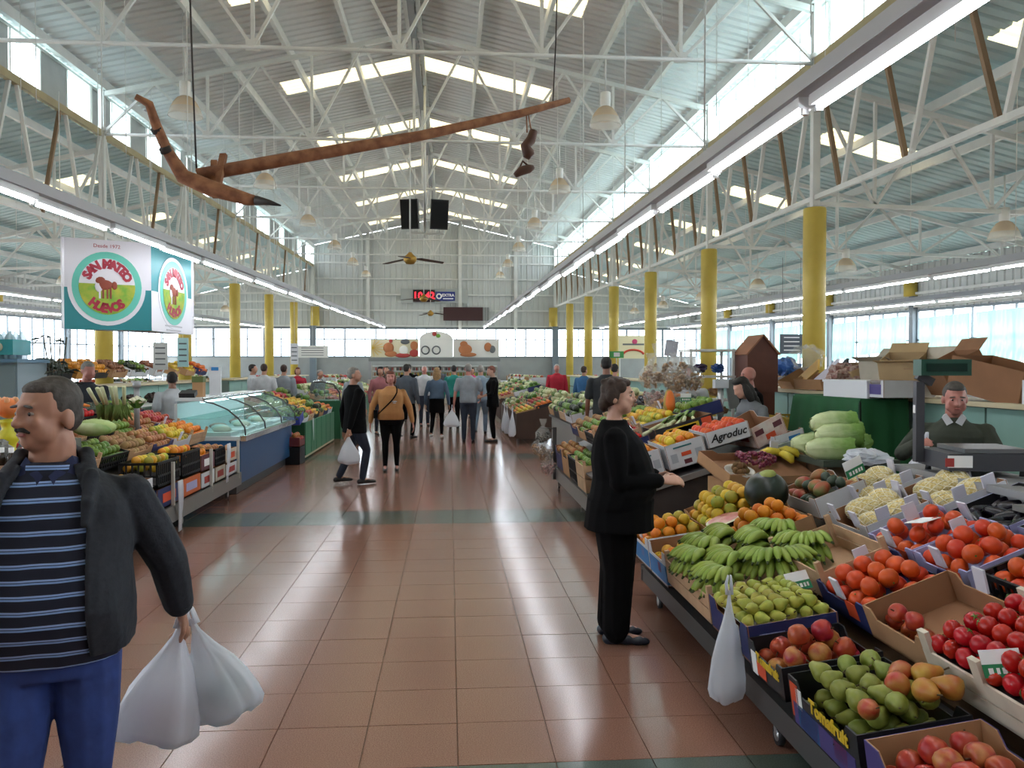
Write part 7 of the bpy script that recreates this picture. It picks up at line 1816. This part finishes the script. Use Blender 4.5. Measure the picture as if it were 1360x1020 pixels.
# 1 the man walking towards the camera on the left
def man_extra(r_):
    o = r_['o']; H = r_['H']
    j = r_['jk']['me']; j.materials.append(navyc); place('jacket', j, o)
    HR, hs = r_['HR'], r_['hs']
    b = MB()
    for s in (-1, 1): b.tube([HR @ Vector((s * x * hs, y * hs, (z - .862) * hs)) for x, y, z in ((0, -.0575, .9125), (.008, -.0555, .9115), (.017, -.049, .906))], [.0045 * hs, .0045 * hs, .002 * hs], HAIR['black'], 7)
    b.build('moustache', o)
    wr = r_['q'](r_['arms'][1][1]); el = r_['q'](r_['arms'][1][0]); d = (wr - el).normalized()
    b = MB(); p = wr - d * .012; b.tube([p - d * .012, p + d * .012], .034, black_plastic, 14); wt = b.build('watch_strap', o)
    b = MB(); b.tube([p + Vector((.02, -.028, 0)), p + Vector((.025, -.036, 0))], .018, chrome, 14); b.build('watch_face', wt)
    b = MB()   # polo collar
    for s in (-1, 1): b.add([r_['q'](v) for v in ((s * .045, .02, .85), (s * .05, -.03, .835), (s * .018, -.058, .805), (s * .004, -.05, .828), (s * .036, -.02, .86))], [(0, 1, 2, 3, 4)], M('polo_collar', '#20284a', .85))
    b.build('collar', o)
MX, MY = -1.165, 2.5
man = person('man in a striped polo and open dark jacket walking with two white bags', (MX, MY, 0), 14, 1.655, 1.12, belly=.03, top=(polo, 'polo_shirt'), bottom=(jeans, 'x'), shoe=shoe_k, hair=('salt', 'short'), skin='tan',
             arms=(((-.185, .03, .63), (-.19, -.05, .5)), ((.185, .06, .645), (.2, .11, .545))), legs=(((-.05, -.07, .28), (-.03, -.075, .05), -10), ((.06, -.03, .29), (.09, .14, .10), 5)), head=(-44, 3), vox=.0065, sleeve='none', hem=.503, detail=True, curl=1.0, neck=.008, head_s=.99, extra=man_extra, palms=((0, 1, 0), (-1, -.3, 0)))
# open jacket: one thick shell wrapped round the back, open in front
jk = MB(); H_ = 1.655; q_ = man['q']; N = 34; vs = []; inn_ = []
rowsJ = [(.52, .55, .024), (.55, .52, .024), (.6, .5, .024), (.67, .5, .022), (.74, .48, .02), (.78, .46, .018), (.805, .5, .016), (.83, .62, .016), (.847, .8, .018)]
for z, gap, off in rowsJ:
    c, rx, ry = man['surf'](min(z, .849))
    for k in range(N + 1):
        t = -math.pi / 2 + gap + (2 * math.pi - gap * 2) * k / N
        ct, st_ = math.cos(t), math.sin(t); ct = math.copysign(abs(ct) ** .85, ct); st_ = math.copysign(abs(st_) ** .85, st_)
        wob = .004 * math.sin(k * 1.3 + z * 30)
        vs.append((c.x + (rx + off + wob) * ct, c.y + (ry + off + wob) * st_, z * H_)); inn_.append((c.x + (rx + .004) * ct, c.y + (ry + .004) * st_, z * H_))
M_ = len(vs); fs = []
for i in range(len(rowsJ) - 1):
    for k in range(N): a = i * (N + 1) + k; fs.append((a, a + 1, a + N + 2, a + N + 1)); fs.append((M_ + a, M_ + a + N + 1, M_ + a + N + 2, M_ + a + 1))
for i in range(len(rowsJ) - 1):
    for k in (0, N): a = i * (N + 1) + k; f = (a, a + N + 1, M_ + a + N + 1, M_ + a); fs.append(f if k == 0 else f[::-1])
for k in range(N): fs.append((k, M_ + k, M_ + k + 1, k + 1)); a = (len(rowsJ) - 1) * (N + 1) + k; fs.append((a, a + 1, M_ + a + 1, M_ + a))
jk.add(vs + inn_, fs, DUM)
for s, (el, wr) in zip((-1, 1), man['arms']):
    S = q_((s * .126, .008, .782)); E = q_(el); Wr = q_(wr)
    chain(jk, [q_((s * .085, .01, .8)), S, S.lerp(E, .5), E, E.lerp(Wr, .5), E.lerp(Wr, .95)], [x * H_ for x in (.024, .04, .04, .037, .034, .03)])
for s in (-1, 1): chain(jk, [q_((s * .02, .05, .866)), q_((s * .052, .02, .858)), q_((s * .07, -.045, .826)), q_((s * .07, -.085, .785)), q_((s * .066, -.095, .75))], [.014 * H_, .015 * H_, .014 * H_, .012 * H_, .007 * H_], .6)
man['jk'] = job(jk, .006, 3)

# 2 the woman in black beside the near stall
def wom_extra(r_):
    b = MB(); b.tube([r_['q']((.0, -.05, .83)), r_['q']((.0, -.068, .8))], .004, chrome, 6); b.build('necklace', r_['o'])
person('woman in a black suit with short dark hair looking at the fruit', (1.02, 4.98, 0), 80, 1.6, 1.62, belly=.045, fem=True, top=(blackc, 'jacket'), bottom=(blackc, 'loose'), shoe=shoe_n, hair=('brown', 'wavy'), skin='fair', arms=(((-.16, -.01, .63), (-.1, -.16, .63)), ((.165, .0, .63), (.12, -.165, .62))), legs=(((-.05, -.01, .275), (-.05, .0, .045), 0), ((.06, -.0, .275), (.06, .02, .045), 5)), head=(-4, 3), vox=.008, hem=.44, detail=True, flare=.0, curl=.5, extra=wom_extra, palms=((.6, -.2, -.5), (-.6, -.2, -.5)), head_s=1.1)

# 3 seller with the scale
def sel_extra(r_):
    b = MB()
    for s in (-1, 1): b.add([r_['q'](v) for v in ((s * .04, .02, .862), (s * .05, -.03, .85), (s * .03, -.06, .815), (s * .004, -.055, .83), (s * .03, -.02, .868))], [(0, 1, 2, 3, 4)], whitet)
    b.build('shirt_collar', r_['o'])
person('seller in a dark olive jumper holding a white bag behind the scale', (3.6, 5.62, 0), -30, 1.56, 1.2, top=(olive, 'jumper'), bottom=(djeans, 'x'), shoe=shoe_k, hair=('salt', 'short'), skin='rose', arms=(((-.21, -.06, .68), (-.15, -.2, .74)), ((.185, -.07, .66), (-.02, -.2, .7))), lean=(0, -.12), head=(8, 14), vox=.009, detail=True, curl=1.0, extra=sel_extra, palms=((.3, 0, -1), (-.3, 0, -1)), head_s=1.1, neck=.006)
# 4 girl and bald man
person('long-haired girl in a grey top bending over the second stall', (3.27, 8.15, 0), -75, 1.6, .95, fem=True, top=(greyc, 'top'), bottom=(djeans, 'x'), shoe=shoe_k, hair=('black', 'long'), skin='fair', lean=(0, -.5), head=(0, 30), vox=.012, arms=(((-.15, -.12, .62), (-.1, -.26, .56)), ((.15, -.12, .62), (.1, -.26, .56))))
person('bald man in a dark jacket with white collar facing left', (3.62, 9.7, 0), -85, 1.69, 1.1, top=(blackc, 'jacket'), bottom=(djeans, 'x'), shoe=shoe_k, hair=('black', 'bald'), skin='rose', head=(5, 5), vox=.012, extra=sel_extra, detail=True)
person('seller in a white shirt half hidden by the nut bags', (3.18, 10.62, 0), -40, 1.72, 1.1, top=(whitet, 'shirt'), bottom=(djeans, 'x'), shoe=shoe_k, hair=('grey', 'short'), skin='rose', lean=(0, -.2), sleeve='short', vox=.014, arms=(((-.17, -.06, .63), (-.14, -.17, .58)), ((.17, -.06, .63), (.14, -.17, .58))))
# 5 the couple
def couple_bag(r_): pass
walkR = (((-.055, -.09, .29), (-.055, -.05, .05), 0), ((.055, .01, .28), (.055, .12, .065), 0))
person('man in a black jacket and dark jeans walking to the right', (-1.37, 11.95, 0), 118, 1.685, 1.12, belly=.01, top=(blackc, 'jacket'), bottom=(djeans, 'x'), shoe=shoe_k, hair=('grey', 'short'), skin='tan', legs=walkR, head=(-28, 0), vox=.013, hem=.44, detail=True, arms=(((-.165, .07, .635), (-.17, .11, .49)), ((.16, .04, .625), (.165, .03, .47))))
def strap(r_):
    q_ = r_['q']; b = MB(); H = r_['H']; pts = [q_((.05, .0, .856))]
    for x, z in ((.062, .82), (.06, .79), (.045, .76), (.025, .73), (.0, .7), (-.03, .67), (-.06, .64), (-.09, .61), (-.115, .58)):
        c, rx, ry = r_['surf'](z); f = max(0, 1 - (x * H / rx) ** 2) ** .5; pts.append(Vector((x * H, c.y - (ry + .006) * f - .004, z * H)))
    b.tube(pts, .011, blackc, 6); b.build('bag_strap', r_['o'])
    b = MB(); b.box(q_((-.15, -.02, .575)), (.06, .16, .13), blackc); b.build('shoulder_bag', r_['o'])
    b = MB(); c, rx, ry = r_['surf'](.7); yy = (c.y - ry) / H; b.ell(q_((.035, yy, .70)), (.045, .008, .012), whitet, 8, 5); b.ell(q_((.035, yy, .685)), (.03, .008, .006), whitet, 8, 5); b.build('chest_print', r_['o'])
person('woman in a tan hoodie and black leggings with a cross-body strap', (-.95, 13.4, 0), 4, 1.62, 1.22, fem=True, belly=.015, top=(tanh, 'hoodie'), bottom=(blackc, 'x'), shoe=shoe_k, hair=('red', 'bob'), skin='rose', head=(-4, 0), vox=.013, hem=.515, detail=True, extra=strap, arms=(((-.185, .01, .64), (-.2, -.02, .49)), ((.185, .01, .64), (.215, -.01, .49))))
# 6 shoppers in the middle distance
walkB = (((-.055, -.09, .29), (-.06, -.03, .05), 0), ((.055, .02, .28), (.06, .15, .075), 0))
person('man in a slate grey jacket striding away down the aisle', (-1.0, 19.4, 0), 150, 1.76, 1.1, top=(slate, 'jacket'), bottom=(blackc, 'x'), shoe=shoe_k, hair=('black', 'short'), legs=walkB, hem=.47)
person('woman in a denim jacket and black dress with long fair hair, seen from behind', (-.3, 19.5, 0), 172, 1.68, 1.05, fem=True, top=(denim, 'denim_jacket'), bottom=(blackc, 'x'), shoe=shoe_w, hair=('blond', 'long'), skirt=(blackc, .36), hem=.56, legs=walkB)
person('man in a pale grey tee and jeans seen from behind', (.42, 18.35, 0), 176, 1.77, 1.12, top=(greyt, 'tee'), bottom=(djeans, 'x'), shoe=shoe_k, hair=('grey', 'short'), sleeve='short', skin='rose', arms=(((-.165, -.02, .63), (-.15, -.1, .56)), ((.165, .01, .63), (.185, -.02, .48))))
person('woman in a black outfit with short reddish hair facing left', (.97, 18.45, 0), -88, 1.72, 1.0, fem=True, top=(blackc, 'top'), bottom=(blackc, 'x'), shoe=shoe_k, hair=('red', 'short'), skin='fair', head=(0, 15), hem=.46, sleeve='elbow', arms=(((-.14, -.02, .63), (-.08, -.14, .6)), ((.15, -.03, .63), (.1, -.14, .6))))
person('man in a pale blue shirt behind the reddish-haired woman', (.78, 20.6, 0), 170, 1.74, 1.05, top=(lblue, 'shirt'), bottom=(cl('jeans_pale', '#6d7f93'), 'x'), shoe=shoe_k, hair=('grey', 'short'), legs=walkB)
person('person in a teal top and black trousers', (.12, 22.5, 0), 175, 1.74, 1.0, top=(tealc, 'top'), bottom=(blackc, 'x'), shoe=shoe_k, hair=('black', 'short'))
person('man in a white shirt beyond the slate jacket', (-.72, 23.6, 0), 10, 1.74, 1.1, top=(whitet, 'shirt'), bottom=(djeans, 'x'), shoe=shoe_k, hair=('white', 'short'), skin='rose', sleeve='short')
person('woman in a rose top behind the tan hoodie', (-1.72, 20.6, 0), 20, 1.7, 1.1, fem=True, top=(rosec, 'top'), bottom=(djeans, 'x'), shoe=shoe_k, hair=('black', 'bob'))
person('woman in a pale grey coat left of the tan hoodie', (-2.1, 18.2, 0), 150, 1.66, 1.1, fem=True, top=(greyt, 'coat'), bottom=(blackc, 'x'), shoe=shoe_k, hair=('white', 'bob'), hem=.42)
person('man in black far down the aisle', (-1.25, 25.5, 0), 180, 1.78, 1.1, top=(blackc, 'jacket'), bottom=(blackc, 'x'), shoe=shoe_k, hair=('black', 'short'))
person('man in a brown coat far down the aisle', (-2.0, 26.5, 0), -30, 1.72, 1.1, top=(brownc, 'coat'), bottom=(djeans, 'x'), shoe=shoe_k, hair=('brown', 'short'))
person('person in a pink top far behind the grey tee', (.75, 27.5, 0), 0, 1.68, 1.0, fem=True, top=(pinkc, 'top'), bottom=(blackc, 'x'), shoe=shoe_k, hair=('brown', 'bob'))
person('person in grey near the far shop counter', (-.4, 33.5, 0), 180, 1.74, 1.0, top=(slate, 'top'), bottom=(blackc, 'x'), shoe=shoe_k, hair=('black', 'short'))
person('person in white near the far shop counter', (-1.7, 35.0, 0), 170, 1.7, 1.0, top=(whitet, 'top'), bottom=(djeans, 'x'), shoe=shoe_k, hair=('brown', 'short'))
# 7 right-hand sellers and shoppers
person('man in a bright red shirt behind the brown-fronted stall', (3.15, 24.0, 0), -8, 1.78, 1.15, top=(redc, 'shirt'), bottom=(djeans, 'x'), shoe=shoe_k, hair=('white', 'short'), skin='rose')
person('tall man in a dark polo seen from behind beside the grey counter', (2.42, 12.55, 0), 165, 1.85, 1.15, top=(cl('dark_polo', '#23272a'), 'polo'), bottom=(djeans, 'x'), shoe=shoe_k, hair=('black', 'short'), skin='dark', sleeve='short', vox=.014)
person('person in a magenta top next to the dark polo', (3.5, 17.2, 0), 150, 1.76, 1.05, fem=True, top=(pinkc, 'top'), bottom=(blackc, 'x'), shoe=shoe_k, hair=('black', 'short'))
person('person in a blue top behind the brown-fronted stall', (3.5, 21.2, 0), 140, 1.72, 1.1, top=(cl('blue_top', '#2f5f8a'), 'top'), bottom=(djeans, 'x'), shoe=shoe_k, hair=('brown', 'short'))
# 8 left-hand sellers
person('seller in a white tee behind the glass case, back turned', (-4.0, 12.2, 0), -140, 1.62, 1.1, top=(whitet, 'tee'), bottom=(djeans, 'x'), shoe=shoe_k, hair=('black', 'short'), skin='dark', sleeve='short', vox=.013, head=(-20, 0))
person('grey-haired man in a dark jacket behind the striped man', (-4.75, 10.9, 0), 30, 1.76, 1.15, top=(navyc, 'jacket'), bottom=(djeans, 'x'), shoe=shoe_k, hair=('grey', 'short'), skin='rose', lean=(.15, -.15), vox=.014, head=(20, 15))
person('seller in a white tee, left of three by the yellow columns', (-4.75, 20.3, 0), 100, 1.76, 1.1, top=(whitet, 'tee'), bottom=(djeans, 'x'), shoe=shoe_k, hair=('black', 'short'), sleeve='short')
person('seller in a white tee, middle of three by the yellow columns', (-4.35, 19.7, 0), 175, 1.77, 1.1, top=(whitet, 'tee'), bottom=(djeans, 'x'), shoe=shoe_k, hair=('brown', 'short'), sleeve='short')
person('seller in a pale top and navy apron, right of three', (-3.95, 20.0, 0), 170, 1.75, 1.15, top=(greyt, 'top'), bottom=(djeans, 'x'), shoe=shoe_k, hair=('brown', 'short'), skirt=(apron, .3))
person('woman with a red scarf behind the far left stall', (-4.5, 24.8, 0), 20, 1.68, 1.1, fem=True, top=(redc, 'top'), bottom=(blackc, 'x'), shoe=shoe_k, hair=('red', 'bob'))
person('older woman in a dark coat at the end of the green stall', (-2.35, 20.2, 0), -60, 1.64, 1.15, fem=True, top=(cl('dark_coat', '#2b2d2a'), 'coat'), bottom=(blackc, 'x'), shoe=shoe_k, hair=('white', 'bob'), skin='rose', hem=.42)
person('person in grey bending over the domed case', (-3.55, 22.0, 0), 60, 1.62, 1.1, top=(greyc, 'top'), bottom=(djeans, 'x'), shoe=shoe_k, hair=('grey', 'short'), lean=(0, -.3))
run_jobs(); finish_people()
bpy.data.materials.remove(DUM)

# ------------------------------------------------------------------ bags carried by people
def carried(label, loc, w, d, h, seed, yaw=0, tilt=0, mat=film_w, lump=None, n=28):
    o = thing('carrier_bag', label, 'bag'); setT(o, Matrix.Translation(loc) @ Matrix.Rotation(R(tilt), 4, 'Y') @ Matrix.Rotation(R(yaw), 4, 'Z'))
    bag_mesh(w, d, h, mat, seed, n=n).build('film', o)
    if lump:
        for k, (x, y, z, r_, m_) in enumerate(lump): b = MB(); b.ell((x, y, z), (r_, r_ * .8, r_ * .8), m_, 12, 8); b.build('contents', o)
    return o
def wrist(i, s): r_ = PEOPLE[i]; return r_['o'].matrix_basis @ (r_['q'](r_['arms'][s][1]) + (r_['q'](r_['arms'][s][1]) - r_['q'](r_['arms'][s][0])).normalized() * .075)
g = wrist(0, 1)
pale_red = M('bag_pink_goods', '#c9a6ac', .6); pale_teal = M('bag_teal_goods', '#9fc7c4', .6)
carried('large white carrier bag held low by the striped man, nearer one', (g.x - .0, g.y - .015, g.z), .27, .15, .4, 31, 10, 12, lump=[(.0, 0, -.3, .085, pale_red)])
carried('second white carrier bag held by the striped man, swinging right', (g.x + .02, g.y + .02, g.z), .25, .13, .36, 32, -15, -24, lump=[(.0, 0, -.27, .075, pale_teal)])
g = wrist(6, 0); carried('white carrier bag held by the man in the black jacket', (g.x, g.y, g.z), .3, .16, .42, 33, 20, n=18)
i = [k for k, r_ in enumerate(PEOPLE) if 'pale grey tee' in r_['label']][0]
g = wrist(i, 1); carried('white carrier bag held by the man in the grey tee', (g.x - .03, g.y, g.z), .36, .16, .42, 34, 0, n=16)
g = wrist(2, 0); carried('white carrier bag the seller is holding open over the counter', (g.x + .02, g.y - .03, g.z - .01), .26, .18, .24, 35, 20)
